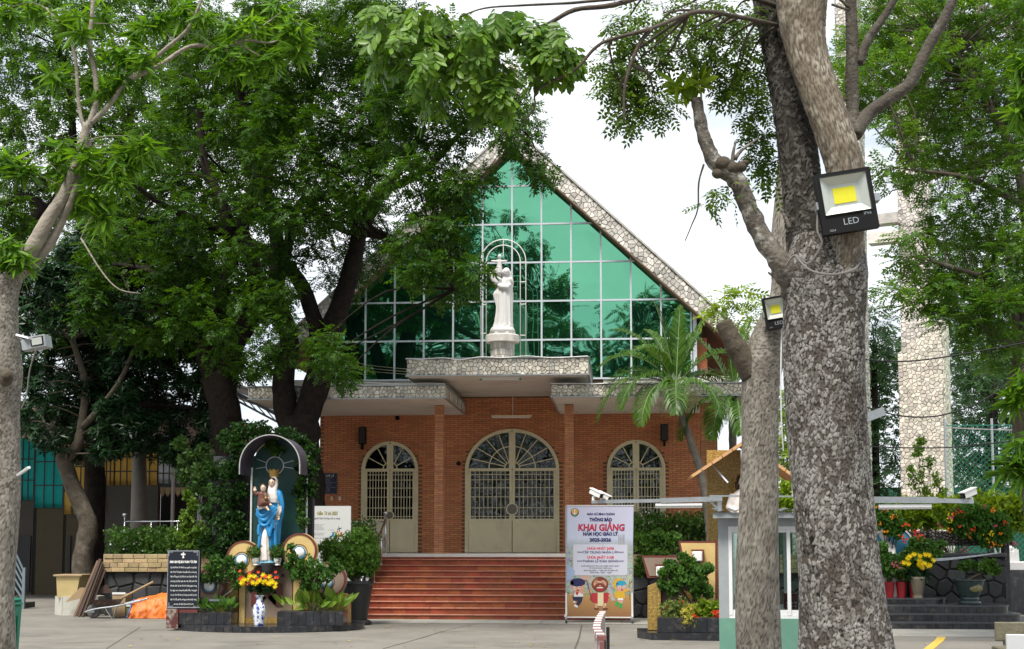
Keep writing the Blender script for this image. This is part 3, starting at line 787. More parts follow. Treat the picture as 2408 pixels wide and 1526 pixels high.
polyA = [(180,640),(300,430),(420,200),(420,60),(640,40),(640,330),(600,560),(640,700),(600,860),(500,870),(420,800),(260,830),(120,800)]
big_tree('rain_tree','dark rain tree with a thick leaning trunk behind the vine-covered wall left of the shrine',(P(560,1330,34.3).x,34.3,0),limA,[polyA,((37.5,40),polyA)],82,lRain,mBarkD,(31.5,37.5),46,11,SPR,(gapA,gapB))
limB = [([(735,1300),(722,1180),(708,1060),(706,980)],78,92,33.4),([(700,1040),(672,960),(668,880),(680,800),(650,700),(655,600),(640,500),(620,430),(680,260),(650,150),(640,60)],62,12,33.4),
        ([(712,1000),(745,900),(770,800),(810,690),(835,600),(850,540),(900,450),(950,380),(1000,300)],70,14,33.4),
        ([(760,830),(735,740),(690,640),(600,580),(560,560)],44,24,33.4),([(845,570),(830,490),(785,450),(745,370),(730,250),(760,120)],32,8,33.4),
        ([(640,480),(600,400),(610,300),(560,200),(575,60)],36,10,33.4),([(670,620),(690,520),(720,470),(800,540,-.4),(900,560,-2),(1000,600,-4)],26,4,33.4),
        ([(850,540),(920,560,-2),(1010,620,-4.2),(1070,680,-5)],24,4,33.4),([(900,450),(1000,400,-2.2),(1100,300,-4.4),(1200,290,-5.2)],22,4,33.4)]
polyB = ((32,37),[(600,0),(900,0),(920,120),(930,330),(900,430),(860,500),(760,540),(660,540),(600,420)])
polyB0 = ((26,29.5),[(880,0),(1040,50),(1160,110),(1215,200),(1235,290),(1190,320),(1130,290),(1085,380),(1050,440),(990,490),(930,450),(900,300)])
polyB2 = [(980,530),(1040,550),(1095,600),(1125,655),(1120,715),(1080,720),(1010,680),(950,630),(930,560)]
polyB3 = [(1180,330),(1205,300),(1235,290),(1280,390),(1272,420),(1250,410),(1225,360)]
polyB4 = [(1010,480),(1060,400),(1140,410),(1105,460),(1070,520),(1060,560)]
polyB5 = ((31,33),[(640,560),(730,570),(720,620),(680,680),(640,670)])
polyB8 = ((34,36.5),[(770,570),(850,540),(915,500),(940,580),(870,640),(800,690),(765,650)])
polyB6 = [(760,760),(800,830),(850,890),(830,915),(780,880),(730,830)]
polyB7 = ((31,32.6),[(590,710),(660,680),(680,740),(660,840),(610,860)])
big_tree('rain_tree','forked rain tree whose dark crown hangs across the green glass gable',(P(735,1300,33.4).x,33.4,0),limB,[polyB,((30,31.5),polyB[1]),polyB0,polyB2,polyB3,polyB4,polyB5,polyB6,polyB7,polyB8],88,lRain,mBarkD,(26,29.5),44,23,SPR,(gapC,),size=(.65,1.0))
limC = [([(-70,1250),(-60,900),(-20,640),(110,490)],40,34,45),([(115,500),(60,460),(0,480),(-80,440)],26,8,45),([(120,490),(170,380),(160,200),(120,60)],26,8,45),([(130,450),(260,380),(330,200),(400,80)],24,8,45)]
polyC = [(-60,-30),(480,-30),(450,160),(420,330),(330,450),(200,600),(60,620),(-60,560)]
big_tree('rain_tree','light green rain tree far behind the mango trunk, above the turquoise sheeting',(P(110,1250,45).x,45,0),limC,[polyC],100,lRain2,mBarkD,(42,48),50,37,SPR,(),size=(1.0,1.6))

# ------------------------------------------------------------------ dark mango trees on the left
ROS = [rosette(10,.21,.05,QUAD,1.0,s,up=-.25) for s in (1,2,3)]
limM1 = [([(195,1310),(208,1235),(182,1170),(152,1090),(146,1066)],46,32,35.2),([(150,1085),(180,1050),(192,1000),(200,900),(170,800)],30,14,35.2),([(190,1010),(280,900,-.5),(330,780,-.8)],18,8,35.2)]
polyM1 = [(40,660),(180,560),(300,620),(330,800),(320,900),(330,1010),(230,1070),(130,1060),(90,1010),(40,990)]
big_tree('mango_tree','dark mango tree with a bent pale-spotted trunk in the round planter',(P(195,1310,35.2).x,35.2,0),limM1,[polyM1,((37,38.5),polyM1)],44,lMangoD,mBarkM,(33.6,36.6),42,41,ROS,(),group=None,droop=-1.1,size=(.8,1.25))
limM2 = [([(215,1310),(222,1200),(222,1040),(228,900),(240,780)],54,36,36.4),([(228,900),(330,800,-.5),(430,760,-1)],24,8,36.4),([(235,820),(230,700),(260,560)],22,8,36.4),([(225,960),(350,950,-.6),(450,960,-1)],20,7,36.4)]
polyM2 = [(200,520),(420,520),(480,640),(540,800),(520,940),(545,1040),(440,1080),(400,1060),(360,1050),(270,1060),(260,800)]
big_tree('mango_tree','dark mango tree with a straight trunk beside the yellow sheeting',(P(215,1310,36.4).x,36.4,0),limM2,[polyM2,((38,39.5),polyM2)],44,lMangoD,mBarkD,(34.6,37.6),42,53,ROS,(),droop=-1.1,size=(.8,1.25))
# ------------------------------------------------------------------ foreground trees
def crown_with_leaves(parts,mat,parent,keep,lv):
    """like crown_mesh, but the first `keep` leaves (lv vertices each) are objects of their own"""
    Vs,Fs,n = [],[],0
    for tm,(C,D,UP,S) in parts:
        V,Fo = scatter_arrays(tm,C,D,UP,S); Vs.append(V); Fs.append(Fo + n); n += len(V)
    V = np.concatenate(Vs); Fa = np.concatenate(Fs); nl = len(V) // lv; fpl = len(Fa) // nl
    cc = V.reshape(nl,lv,3).mean(1); d = np.linalg.norm(cc - np.array([0,0,CAMZ]),axis=1)
    order = np.argsort(d); pick = set(order[:keep].tolist())
    rest = [i for i in range(nl) if i not in pick]
    for i in pick:
        link_mesh('leaf',V[i * lv:(i + 1) * lv].tolist(),(Fa[i * fpl:(i + 1) * fpl] - i * lv).tolist(),mat,parent)
    if rest:
        rest = np.array(rest); V2 = V.reshape(nl,lv,3)[rest].reshape(-1,3)
        F2 = (Fa.reshape(nl,fpl,-1) - (np.arange(nl) * lv)[:,None,None])[rest] + (np.arange(len(rest)) * lv)[:,None,None]
        np_mesh('crown',V2,F2.reshape(-1,Fa.shape[1]),mat,parent,kind='stuff')
def barkmat(name,dark,mid,pale,patch,pscale=2.2,pamt=.5,lo=.45,hi=1.2):
    m,Nn,Ll = nodes_of(name); b = Nn.new('ShaderNodeBsdfPrincipled'); b.inputs['Roughness'].default_value = .92; b.inputs['Specular IOR Level'].default_value = .25
    at = Nn.new('ShaderNodeAttribute'); at.attribute_name = 'bark'; tn = Nn.new('ShaderNodeAttribute'); tn.attribute_name = 'tone'
    geo = Nn.new('ShaderNodeNewGeometry'); n1 = Nn.new('ShaderNodeTexNoise'); n1.inputs['Scale'].default_value = 26; n1.inputs['Detail'].default_value = 6; Ll.new(geo.outputs['Position'],n1.inputs['Vector'])
    a1 = Nn.new('ShaderNodeMath'); a1.operation = 'MULTIPLY_ADD'; Ll.new(n1.outputs['Fac'],a1.inputs[0]); a1.inputs[1].default_value = .5; Ll.new(tn.outputs['Fac'],a1.inputs[2])
    mr = Nn.new('ShaderNodeMapRange'); mr.inputs['From Min'].default_value = lo; mr.inputs['From Max'].default_value = hi; Ll.new(a1.outputs[0],mr.inputs['Value'])
    c1 = Nn.new('ShaderNodeMix'); c1.data_type = 'RGBA'; Ll.new(mr.outputs[0],c1.inputs[0]); c1.inputs[6].default_value = (*mid,1); c1.inputs[7].default_value = (*pale,1)
    n2 = Nn.new('ShaderNodeTexNoise'); n2.inputs['Scale'].default_value = pscale; n2.inputs['Detail'].default_value = 7; Ll.new(geo.outputs['Position'],n2.inputs['Vector'])
    m2 = Nn.new('ShaderNodeMapRange'); m2.inputs['From Min'].default_value = .48; m2.inputs['From Max'].default_value = .68; m2.inputs['To Max'].default_value = pamt; Ll.new(n2.outputs['Fac'],m2.inputs['Value'])
    c2 = Nn.new('ShaderNodeMix'); c2.data_type = 'RGBA'; Ll.new(m2.outputs[0],c2.inputs[0]); Ll.new(c1.outputs[2],c2.inputs[6]); c2.inputs[7].default_value = (*patch,1)
    c3 = Nn.new('ShaderNodeMix'); c3.data_type = 'RGBA'; Ll.new(at.outputs['Fac'],c3.inputs[0]); c3.inputs[6].default_value = (*dark,1); Ll.new(c2.outputs[2],c3.inputs[7])
    Ll.new(c3.outputs[2],b.inputs['Base Color'])
    bp = Nn.new('ShaderNodeBump'); bp.inputs['Strength'].default_value = .5; bp.inputs['Distance'].default_value = .01; Ll.new(n1.outputs['Fac'],bp.inputs['Height']); Ll.new(bp.outputs[0],b.inputs['Normal'])
    out(Nn,Ll,b.outputs[0]); return m
def bark_tube(name,pts,wid,Y,mat,parent,nu,nv,cu=.045,cv=.062,depth=.016,sd=0,lump=.05,crk=.2,shed=0):
    """limb with plated bark as real relief; pts in image points, wid in pixels"""
    g_ = np.random.default_rng(sd)
    ctr = [P(p[0],p[1],Y + (p[2] if len(p) > 2 else 0)) for p in pts]
    kk = max(2,nv // (len(pts) - 1)); S_ = np.array([tuple(v) for v in spl(ctr,kk)]); n = len(S_)
    tt = np.linspace(0,len(wid) - 1,n); rad = np.interp(tt,np.arange(len(wid)),np.array(wid)) / 2 / PXM(Y)
    T = np.gradient(S_,axis=0); T /= np.linalg.norm(T,axis=1,keepdims=True)
    Uv = np.cross(T,np.array([0,1.0,0])); Uv /= np.linalg.norm(Uv,axis=1,keepdims=True); Wv = np.cross(T,Uv)
    th = np.arange(nu) / nu * 2 * np.pi; seg = np.linalg.norm(np.diff(S_,axis=0),axis=1); ln = np.concatenate([[0],np.cumsum(seg)])
    ra = rad.mean(); ncu = max(6,int(round(2 * np.pi * ra / cu))); u = th / (2 * np.pi) * ncu; v = ln / cv
    UU,VV = np.meshgrid(u,v); 
    ph = g_.uniform(0,6.28,8)
    wu = .3 * np.sin(VV * .5 + ph[0] + 2 * np.sin(UU / ncu * 2 * np.pi * 3 + ph[1])) + .2 * np.sin(VV * 2.3 + ph[2])
    wv = .45 * np.sin(UU / ncu * 2 * np.pi * 4 + ph[3] + VV * .3) + .3 * np.sin(UU / ncu * 2 * np.pi * 9 + ph[4])
    hf = g_.uniform(0,6.28,6); wu = wu + .09 * np.sin(VV * 5.1 + 1.7 * np.sin(UU * 2.3 + hf[0]) + hf[1]) + .03 * np.sin(VV * 11 + UU * 3 + hf[2]); wv = wv + .08 * np.sin(UU * 4.7 + 1.5 * np.sin(VV * 2.9 + hf[3]) + hf[4]); a,b = UU + wu,VV + wv
    mv = int(b.max()) + 6; off = 3 - int(np.floor(b.min()))
    jx = g_.random((ncu,mv + off + 4)); jy = g_.random((ncu,mv + off + 4)); tone = g_.random((ncu,mv + off + 4))
    ia,ib = np.floor(a).astype(int),np.floor(b).astype(int)
    f1 = np.full(a.shape,9.0); f2 = f1.copy(); tv = np.zeros(a.shape)
    for da in (-1,0,1):
        for db in (-1,0,1):
            ca,cb = ia + da,ib + db; k1,k2 = ca % ncu,cb + off
            dx_,dy_ = np.abs(ca + jx[k1,k2] - a),np.abs(cb + jy[k1,k2] - b); d = .85 * np.maximum(dx_,dy_) + .2 * np.hypot(dx_,dy_)
            cl = d < f1; f2 = np.where(cl,f1,np.minimum(f2,d)); tv = np.where(cl,tone[k1,k2],tv); f1 = np.where(cl,d,f1)
    h = np.clip((f2 - f1) / crk,0,1); hc = np.clip((f2 - f1 - .03) / (crk * .8),0,1)
    if shed:
        cl2 = .13 * np.sin(UU / ncu * 2 * np.pi * 3 + VV * .35 + ph[7]) + .11 * np.sin(VV * .8 - UU / ncu * 2 * np.pi * 5 + ph[6]); tv = np.clip(tv + cl2,0,1); h = h * (.15 + .85 * np.clip((tv - shed) / .12,0,1))
    big = lump * (np.sin(UU / ncu * 2 * np.pi * 2 + VV * .07 + ph[5]) + .6 * np.sin(UU / ncu * 2 * np.pi * 3 - VV * .11 + ph[6]))
    rr_ = rad[:,None] * (1 + big) + (h - .5) * depth * (.6 + .7 * tv) + .0008 * g_.normal(size=h.shape)
    V = S_[:,None,:] + (np.cos(th)[None,:,None] * Uv[:,None,:] + np.sin(th)[None,:,None] * Wv[:,None,:]) * rr_[:,:,None]
    i,j = np.meshgrid(np.arange(n - 1),np.arange(nu),indexing='ij'); q = i * nu + j; q2 = i * nu + (j + 1) % nu
    Fa = np.stack([q,q2,q2 + nu,q + nu],-1).reshape(-1,4)
    o = np_mesh(name,V.reshape(-1,3),Fa,mat,parent,smooth=True)
    for nm,arr in (('bark',hc),('tone',tv)):
        at = o.data.attributes.new(nm,'FLOAT','POINT'); at.data.foreach_set('value',arr.astype(np.float32).ravel())
    return o
mB1 = barkmat('plated_bark',(.008,.007,.006),(.085,.073,.062),(.27,.256,.238),(.07,.056,.046),2.2,.6,.45,1.0)
mB2 = barkmat('fine_grey_bark',(.07,.06,.05),(.21,.19,.16),(.32,.295,.255),(.13,.11,.09),3.0,.6)
mB6 = barkmat('grooved_bark',(.085,.068,.05),(.165,.135,.10),(.235,.20,.155),(.46,.42,.35),7.0,.75)
mB3 = barkmat('dark_plated_bark',(.007,.006,.006),(.04,.035,.03),(.125,.115,.105),(.03,.026,.022),2.0,.5,.55,1.05)
mB5 = M('lichen_bark',(.20,.175,.145),.9,.4,12,.9,30,c2=(.05,.042,.034),stain=(.60,.60,.55),sscale=8,samt=1.0)

Y1 = 11.4
t1 = tree('foreground_tree','massive near tree with thick plated bark carrying a black floodlight',(P(1990,1526,Y1).x,Y1,0))
g0 = lambda x,Y: (x,1273 + CAMZ * PXM(Y) * 1.0 + 8)
yb1 = 1273 + CAMZ * PXM(Y1)
bark_tube('trunk',[(2005,yb1 + 20),(1995,1600),(1975,1380),(1956,1150),(1944,950),(1938,780),(1940,640),(1945,560)],[270,235,196,183,178,176,184,150],Y1,mB1,t1,280,600,cu=.031,cv=.046,depth=.008,sd=3,crk=.2,shed=.18)
bark_tube('dark_stem',[(1925,680,.12),(1905,560,.14),(1885,430,.16),(1862,260,.2),(1838,120,.25),(1815,0,.3),(1790,-160,.4),(1770,-420,.6)],[130,108,96,96,92,86,80,60],Y1,mB3,t1,130,400,cu=.036,cv=.042,depth=.009,sd=5,crk=.18,shed=.35)
skT = []
bark_tube('pale_stem',[(1972,700,-.10),(1985,560,-.17),(1992,420,-.22),(1962,310,-.24),(1922,200,-.2),(1893,100,-.15),(1885,0,-.1),(1890,-180),(1900,-420)],[90,92,86,84,84,92,112,110,90],Y1,mB6,t1,96,220,cu=.017,cv=.11,depth=.006,sd=21,lump=.06,crk=.4)
sm = MB()
skT += lim([(2000,330,-.1),(2004,270),(2003,180),(2004,100),(2000,0),(1996,-120)],34,26,Y1,10,sm,5,.15,4)
skT += lim([(2010,318,-.1),(2040,270),(2085,235),(2140,195),(2172,130),(2200,80),(2232,20),(2262,-60)],34,22,Y1,10,sm,5,.15,5)
skT += lim([(2020,150),(2040,95),(2075,45),(2115,-20)],24,16,Y1,8,sm,5,.15,6)
skT += lim([(1900,-60,-.2),(2000,20,-.2),(1955,10,-.2)],8,6,Y1,6,sm,4)
sm.obj('limb',M('limb_bark',(.10,.085,.065),.92,.4,9,.8,34,c2=(.05,.042,.034),stain=(.30,.29,.26),sscale=10,samt=.6),t1,smooth=True)
sm = MB()
lp = [(1870,690,.05),(1845,632),(1805,575),(1775,520),(1750,462),(1728,420),(1692,392),(1670,362),(1655,318),(1645,275),(1638,232)]
ws = [60,56,48,44,42,44,40,34,31,28,25]
q = spl([P(p[0],p[1],Y1 + (p[2] if len(p) > 2 else -.1)) for p in lp],5); tt_ = np.interp(np.linspace(0,len(ws) - 1,len(q)),range(len(ws)),ws)
sm.tube(q,[a / 2 / PXM(Y1) for a in tt_],14,wob=.28,seed=3)
for x_,y_,r_ in ((1700,385,26),(1722,396,24),(1742,392,18),(1752,384,12),(1735,440,20),(1748,446,14),(1688,408,18),(1760,372,5)):
    c_ = P(x_,y_,Y1 - .14); MB().sphere(c_,r_ / PXM(Y1) * .8,10,8,(1,.9,.85)).obj('knot',mBarkM,t1,smooth=True)
for pts in ([(1722,392),(1724,360),(1730,332)],[(1728,375),(1745,352),(1785,325)],[(1860,540),(1846,510),(1834,488)],[(1838,662),(1820,650),(1806,640)]):
    lim([(a,b,-.1) for a,b in pts],12,4,Y1,6,sm,3)
sm.obj('lichen_limb',mB5,t1,smooth=True)
sm = MB(); lim([(1655,386,-.2),(1643,430,-.2),(1641,490,-.2),(1626,530,-.2),(1611,566,-.2)],5,2.5,Y1,5,sm,4)
# thin limbs reaching over the sky to the hanging leaf masses
Yh = 10.2
skH = []
skH += lim([(1830,60,1.2),(1740,40,.9),(1640,28,.5),(1532,67),(1440,92),(1400,112),(1352,164),(1285,198),(1258,222),(1257,254),(1226,290)],13,3,Yh,6,sm,5)
skH += lim([(1840,20,1.3),(1640,-40,.8),(1450,10),(1352,23),(1280,60),(1222,69),(1150,70),(1037,85),(950,70),(880,50)],15,4,Yh,7,sm,5)
skH += lim([(1500,-8),(1352,6),(1240,12),(1141,19),(1080,40)],8,3,Yh,6,sm,5)
skH += lim([(1222,69),(1255,110),(1240,150)],6,3,Yh,5,sm,4); skH += lim([(1090,82),(1070,140),(1045,155),(1005,162)],9,4,Yh,5,sm,4); skH += lim([(1532,67),(1500,110),(1470,200),(1468,290)],14,4,Yh,6,sm,4)
sm.obj('branch',M('twig_bark',(.09,.07,.05),.9,.4,9,.5,40),t1,smooth=True,kind='stuff')
def px_clumps(lst,Y,flat=1.0):
    return [(np.array(P(x,y,Y + dy)),np.array([rx / PXM(Y),rx / PXM(Y),rz / PXM(Y)])) for x,y,rx,rz,dy in lst]
BIGS = [pinnate(3,.15,.105,.046,OVAL,50,.4,sd=s) for s in (4,5)]
clH = px_clumps([(885,30,38,45,0),(930,80,45,50,-.1),(900,120,40,40,.1),(985,60,50,60,0),(1000,150,48,55,-.1),(1008,215,26,45,0),(1045,90,30,40,.1),(960,140,40,50,.1),(1020,30,50,30,0),
                 (1095,60,45,50,0),(1140,60,50,55,-.1),(1120,130,45,55,0),(1160,150,35,55,.1),(1180,200,24,40,0),(1130,215,22,40,.1),(1085,140,25,40,0),(1190,40,35,40,.1),
                 (1260,70,36,34,0),(1300,90,40,48,-.1),(1325,120,28,36,.1),(1270,125,30,40,0),(1245,50,25,25,0)],Yh)
C,D,UP,S = fill(clH,17,1.0,61,outer=2.2,size=(.65,1.15)); UP += np.array([0,-.6,0])
h2 = len(C) // 2
crown_with_leaves([(BIGS[0],(C[:h2],D[:h2],UP[:h2],S[:h2])),(BIGS[1],(C[h2:],D[h2:],UP[h2:],S[h2:]))],lBig,t1,290,6)
DAL = [pinnate(5,.17,.052,.024,QUAD,62,.2,sd=s) for s in (7,8,9)]
clD = px_clumps([(1560,30,70,45,.3),(1640,20,70,45,.2),(1620,80,60,40,0),(1530,90,45,45,0),(1470,60,40,40,0),(1490,150,38,40,0),(1450,190,30,45,0),(1500,210,25,25,.1),(1545,245,32,25,0),(1480,265,28,22,0),(1440,150,22,25,.2),
                 (1720,40,60,45,.3),(1760,100,45,50,.5),(1700,110,50,45,.3),(1745,180,40,45,.5),(1780,200,30,40,.6),(1770,270,26,40,.6),(1790,330,18,40,.8),(1800,390,15,30,.8),(1720,200,25,20,.3),(1590,130,35,25,.2),(1660,140,35,25,.2),(1800,30,40,40,.8)],11.3)
clD2 = px_clumps([(1670,450,26,12,0),(1700,440,22,12,0),(1655,480,15,10,0),(1720,470,18,12,0),(1820,430,18,18,.5)],11.3)
parts = [(q_,fill(clD,15,.35,70 + i)) for i,q_ in enumerate(DAL)] + [(DAL[0],fill(clD2,6,.3,77))]
crown_mesh('crown',parts,lDalb,t1,kind='stuff')
clU = [(np.array([x_,y_,z_]),np.array([1.3,1.3,.9])) for x_,y_,z_ in ((3.4,11,8.6),(1.8,11.5,9.2),(5.0,11.5,9.4),(3.5,9.6,9.8),(2.4,13,9.9),(4.6,13.2,9.3),(6.2,12,8.8),(.6,10.6,9.6))]
crown_mesh('crown',[(DAL[1],fill(clU,130,.2,90,size=(1.2,1.8)))],lDalb,t1,kind='stuff')
ext = MB(); twigs(ext,skT + skH,clU + clD,.03,5,3); ext.obj('branches',mBarkM,t1,kind='stuff')
pl_ = fill(px_clumps([(1610,205,34,16,-.1),(1640,195,18,14,-.1)],Y1),9,.1,95); crown_mesh('sprout',[(rosette(4,.16,.05,OVAL,.4,3),pl_)],lBright,t1,kind='stuff')

# thinner tree with the cut stump
Y2 = 14.8; yb2 = 1273 + CAMZ * PXM(Y2)
t2 = tree('foreground_tree','slimmer grey tree with a sawn-off stub standing before the green kiosk',(P(1783,1526,Y2).x,Y2,0))
bark_tube('trunk',[(1786,yb2 + 12),(1784,1560),(1782,1400),(1784,1200),(1786,1050),(1787,930),(1795,850),(1815,790),(1838,735),(1850,680),(1845,560),(1856,380),(1850,180),(1862,-60),(1870,-300)],[118,104,96,86,84,88,100,92,84,72,60,52,46,42,34],Y2,mB2,t2,100,380,cu=.030,cv=.05,depth=.004,sd=9,crk=.2)
sm = MB(); lim([(1772,880,-.05),(1745,838,-.08),(1722,800,-.1),(1699,756,-.12)],64,36,Y2,14,sm,5,.12,6); sm.obj('stub',mBarkM,t2,smooth=True)
bl = px_clumps([(1700,700,34,22,.1),(1740,715,36,26,.2),(1790,720,34,28,.3),(1760,760,38,26,.3),(1800,770,26,26,.4),(1730,690,30,18,.4),(1680,730,22,14,.2),(1820,700,20,24,.4)],Y2)
crown_mesh('sprouts',[(pinnate(5,.17,.062,.026,QUAD,60,.2,sd=3),fill(bl,15,.2,99))],lBright,t2,kind='stuff')
clU = [(np.array([x_,y_,z_]),np.array([1.4,1.4,.9])) for x_,y_,z_ in ((3.2,15,10.4),(4.6,15.6,10.8),(2.2,14.2,11),(3.6,16.4,11.4))]
sk2 = [P(1862,-60,Y2),P(1870,-300,Y2)]
ext = MB(); twigs(ext,sk2,clU,.035,6,3); ext.obj('branches',mBarkM,t2,kind='stuff')
crown_mesh('crown',[(DAL[2],fill(clU,130,.2,97,size=(1.2,1.8)))],lDalb,t2,kind='stuff')

# young mango on the left
Y3 = 13.0; yb3 = 1273 + CAMZ * PXM(Y3)
t3 = tree('foreground_tree','pale-barked mango tree with bright young leaves at the left, a lamp strapped to it',(P(2,1526,Y3).x,Y3,0))
bark_tube('trunk',[(-5,yb3 + 12),(-6,1600),(-8,1400),(2,1200),(3,1080),(-1,960),(2,880),(0,780),(2,700),(8,650)],[104,92,84,90,88,90,98,84,80,92],Y3,mB2,t3,90,280,cu=.03,cv=.05,depth=.004,sd=12,lump=.03)
sm = MB(); sk3 = []
sk3 += lim([(8,690),(38,640),(78,580),(118,510),(152,455),(185,370),(205,290)],50,20,Y3,12,sm,6,.14,1)
sk3 += lim([(25,660,.05),(70,630,.06),(115,578,.06),(150,510,.05),(173,455),(210,330,.1)],28,13,Y3,10,sm,6,.14,2)
sk3 += lim([(0,690,-.05),(-30,620,-.05),(-70,540)],50,24,Y3,10,sm,5)
sk3 += lim([(208,300),(226,240),(224,180),(210,100),(216,40),(222,-60)],17,9,Y3,8,sm,5)
sk3 += lim([(212,290),(250,255),(300,190),(335,165),(385,118),(440,70),(470,10),(490,-50)],14,7,Y3,8,sm,5)
sk3 += lim([(205,330),(186,250),(176,130),(150,70),(110,20)],11,6,Y3,7,sm,5)
sk3 += lim([(300,190),(380,150),(450,108),(520,112),(580,95),(640,100),(690,70)],12,4,Y3,6,sm,5); sk3 += lim([(560,100),(620,60),(660,30)],7,3,Y3,5,sm,4); sk3 += lim([(560,100),(610,130),(660,140)],6,2,Y3,5,sm,4)
sk3 += lim([(190,560,-.1),(240,640,-.12),(280,680,-.12),(330,690,-.1)],5,2,Y3,5,sm,4)
sm.obj('limb',mBarkL,t3,smooth=True,kind='stuff')
kn = MB(); kn.sphere(P(14,888,Y3 - .2),.075,12,10,(1.0,.7,1.15)); kn.tube([P(14,884,Y3 - .25),P(17,886,Y3 - .31)],[.045,.04],10); kn.obj('knot',mBarkM,t3,smooth=True)
ROSF = [rosette(9,.25,.040,LANCE,1.2,s,stem=.14,up=-.55) for s in (11,12)]
clm = px_clumps([(150,330,40,30,0),(195,350,45,40,-.1),(240,380,48,50,0),(180,410,50,45,.1),(270,410,40,45,-.05),(225,450,45,40,0),(130,380,30,30,.1),(300,370,30,30,.1),(245,490,22,30,0),(200,470,40,30,.15),(310,345,22,22,.1),(340,320,18,10,0),
                 (20,20,45,35,0),(90,15,45,35,.2),(165,30,35,40,0),(190,60,25,35,-.1),(240,20,30,30,.2),(290,120,35,22,0),(325,60,45,30,.2),(370,40,40,30,.1),(280,170,38,28,0),(345,130,34,24,-.1),(260,120,25,30,.1),(210,190,35,25,.2),(130,180,30,14,0),(245,210,28,22,0),(430,25,30,24,.1),(480,40,26,22,0),(520,110,30,24,0),(550,60,25,22,.1),(600,50,35,25,0),(640,130,26,32,0),(690,60,28,22,-.1),(700,110,22,30,0),(590,150,25,25,.1),(650,20,30,22,.1),(545,150,30,24,0),
                 (20,370,30,22,0),(55,395,20,18,0),(20,575,34,22,-.1),(45,600,28,22,-.1),(10,610,30,26,0),(-30,560,40,40,0)],Y3)
C,D,UP,S = fill(clm,8,.25,111,size=(.6,1.15)); D[:,2] += 1.2; h2 = len(C) // 2
crown_with_leaves([(ROSF[0],(C[:h2],D[:h2],UP[:h2],S[:h2])),(ROSF[1],(C[h2:],D[h2:],UP[h2:],S[h2:]))],lMangoL,t3,290,6)
ext = MB(); twigs(ext,sk3,clm,.012,8,2); ext.obj('branches',mBarkL,t3,kind='stuff')

# ------------------------------------------------------------------ layered trees on the right
FIN = [pinnate(6,.26,.075,.036,QUAD,55,.05,sd=s) for s in (1,2)]
Y5 = 25.0
limE = [([(2450,1273 + CAMZ * PXM(25) - 6),(2440,1200),(2420,1050),(2398,953),(2402,860)],60,46,Y5),([(2405,900),(2381,817),(2309,767),(2237,737),(2175,722)],34,12,Y5),([(2402,870),(2380,700),(2300,650,-.5),(2190,614,-1)],26,8,Y5),
        ([(2400,850),(2420,640),(2400,420),(2330,250),(2250,120)],34,10,Y5),([(2400,480),(2280,420,-.6),(2150,400,-1)],18,6,Y5),([(2330,790),(2310,740),(2270,680)],14,6,Y5)]
E1 = [(1975,110),(2050,50),(2080,-30),(2450,-30),(2450,330),(2320,400),(2220,390),(2110,330),(2060,250),(1990,225)]
E2 = [(2080,380),(2220,400),(2440,330),(2450,600),(2290,560),(2190,480),(2090,430)]
E3 = [(2120,560),(2250,510),(2450,570),(2450,740),(2310,710),(2210,680),(2120,625)]
E4 = [(2070,685),(2190,660),(2310,700),(2450,740),(2450,890),(2360,880),(2290,790),(2180,735)]
big_tree('almond_tree','layered fine-leaved tree spreading in tiers before the tall stone tower',(P(2450,1400,Y5).x,Y5,0),limE,[E1,E2,E3,E4,((27.5,29),E1)],38,lFine,mBarkM,(23.5,27.0),40,61,FIN,(),droop=.0,size=(.8,1.3),flat=.42,r0=.03)
# bright drooping mango leaves at the right edge
rm = tree('mango_tree','mango boughs with hanging leaves at the far right beside the floodlit trunk',(P(2470,1300,14).x,14,0))
sm = MB(); skr = lim([(2520,1273 + CAMZ * PXM(14)),(2510,1000),(2490,600),(2450,300),(2420,100)],50,16,14,10,sm,5); skr += lim([(2490,640),(2440,820),(2400,880)],14,5,14,6,sm,4); skr += lim([(2450,300),(2408,200),(2390,140)],12,5,14,6,sm,4); skr += lim([(2505,950),(2460,1000),(2415,1040)],12,5,14,6,sm,4)
sm.obj('trunk',mBarkM,rm,smooth=True)
clr = px_clumps([(2400,130,30,34,0),(2420,190,24,34,0),(2395,240,20,24,0),(2405,880,22,34,0),(2385,920,14,26,0),(2395,1030,24,34,0),(2380,1070,18,24,0),(2410,1090,20,24,0),(2460,500,50,60,0),(2460,200,50,60,0)],14)
crown_mesh('crown',[(ROSF[0],fill(clr,9,-1.0,131))],lMangoL,rm,kind='stuff')

# ------------------------------------------------------------------ far trees closing the view and trees behind the camera seen in the glass
BIGQ = [pinnate(5,.5,.2,.1,QUAD,60,.1,sd=s) for s in (3,4)]
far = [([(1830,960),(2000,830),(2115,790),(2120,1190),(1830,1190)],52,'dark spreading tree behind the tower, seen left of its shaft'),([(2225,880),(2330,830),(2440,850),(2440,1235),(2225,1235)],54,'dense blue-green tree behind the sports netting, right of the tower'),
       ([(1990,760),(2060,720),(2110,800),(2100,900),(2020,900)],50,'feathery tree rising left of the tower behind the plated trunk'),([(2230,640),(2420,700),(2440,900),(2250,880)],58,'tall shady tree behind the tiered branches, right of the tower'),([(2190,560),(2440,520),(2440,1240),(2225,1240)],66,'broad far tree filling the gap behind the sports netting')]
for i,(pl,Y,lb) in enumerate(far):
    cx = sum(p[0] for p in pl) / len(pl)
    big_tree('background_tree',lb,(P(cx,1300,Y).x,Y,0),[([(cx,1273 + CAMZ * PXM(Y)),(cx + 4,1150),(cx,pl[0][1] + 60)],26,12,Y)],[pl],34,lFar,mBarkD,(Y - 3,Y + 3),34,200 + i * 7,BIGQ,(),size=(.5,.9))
MIR = 2 * YG
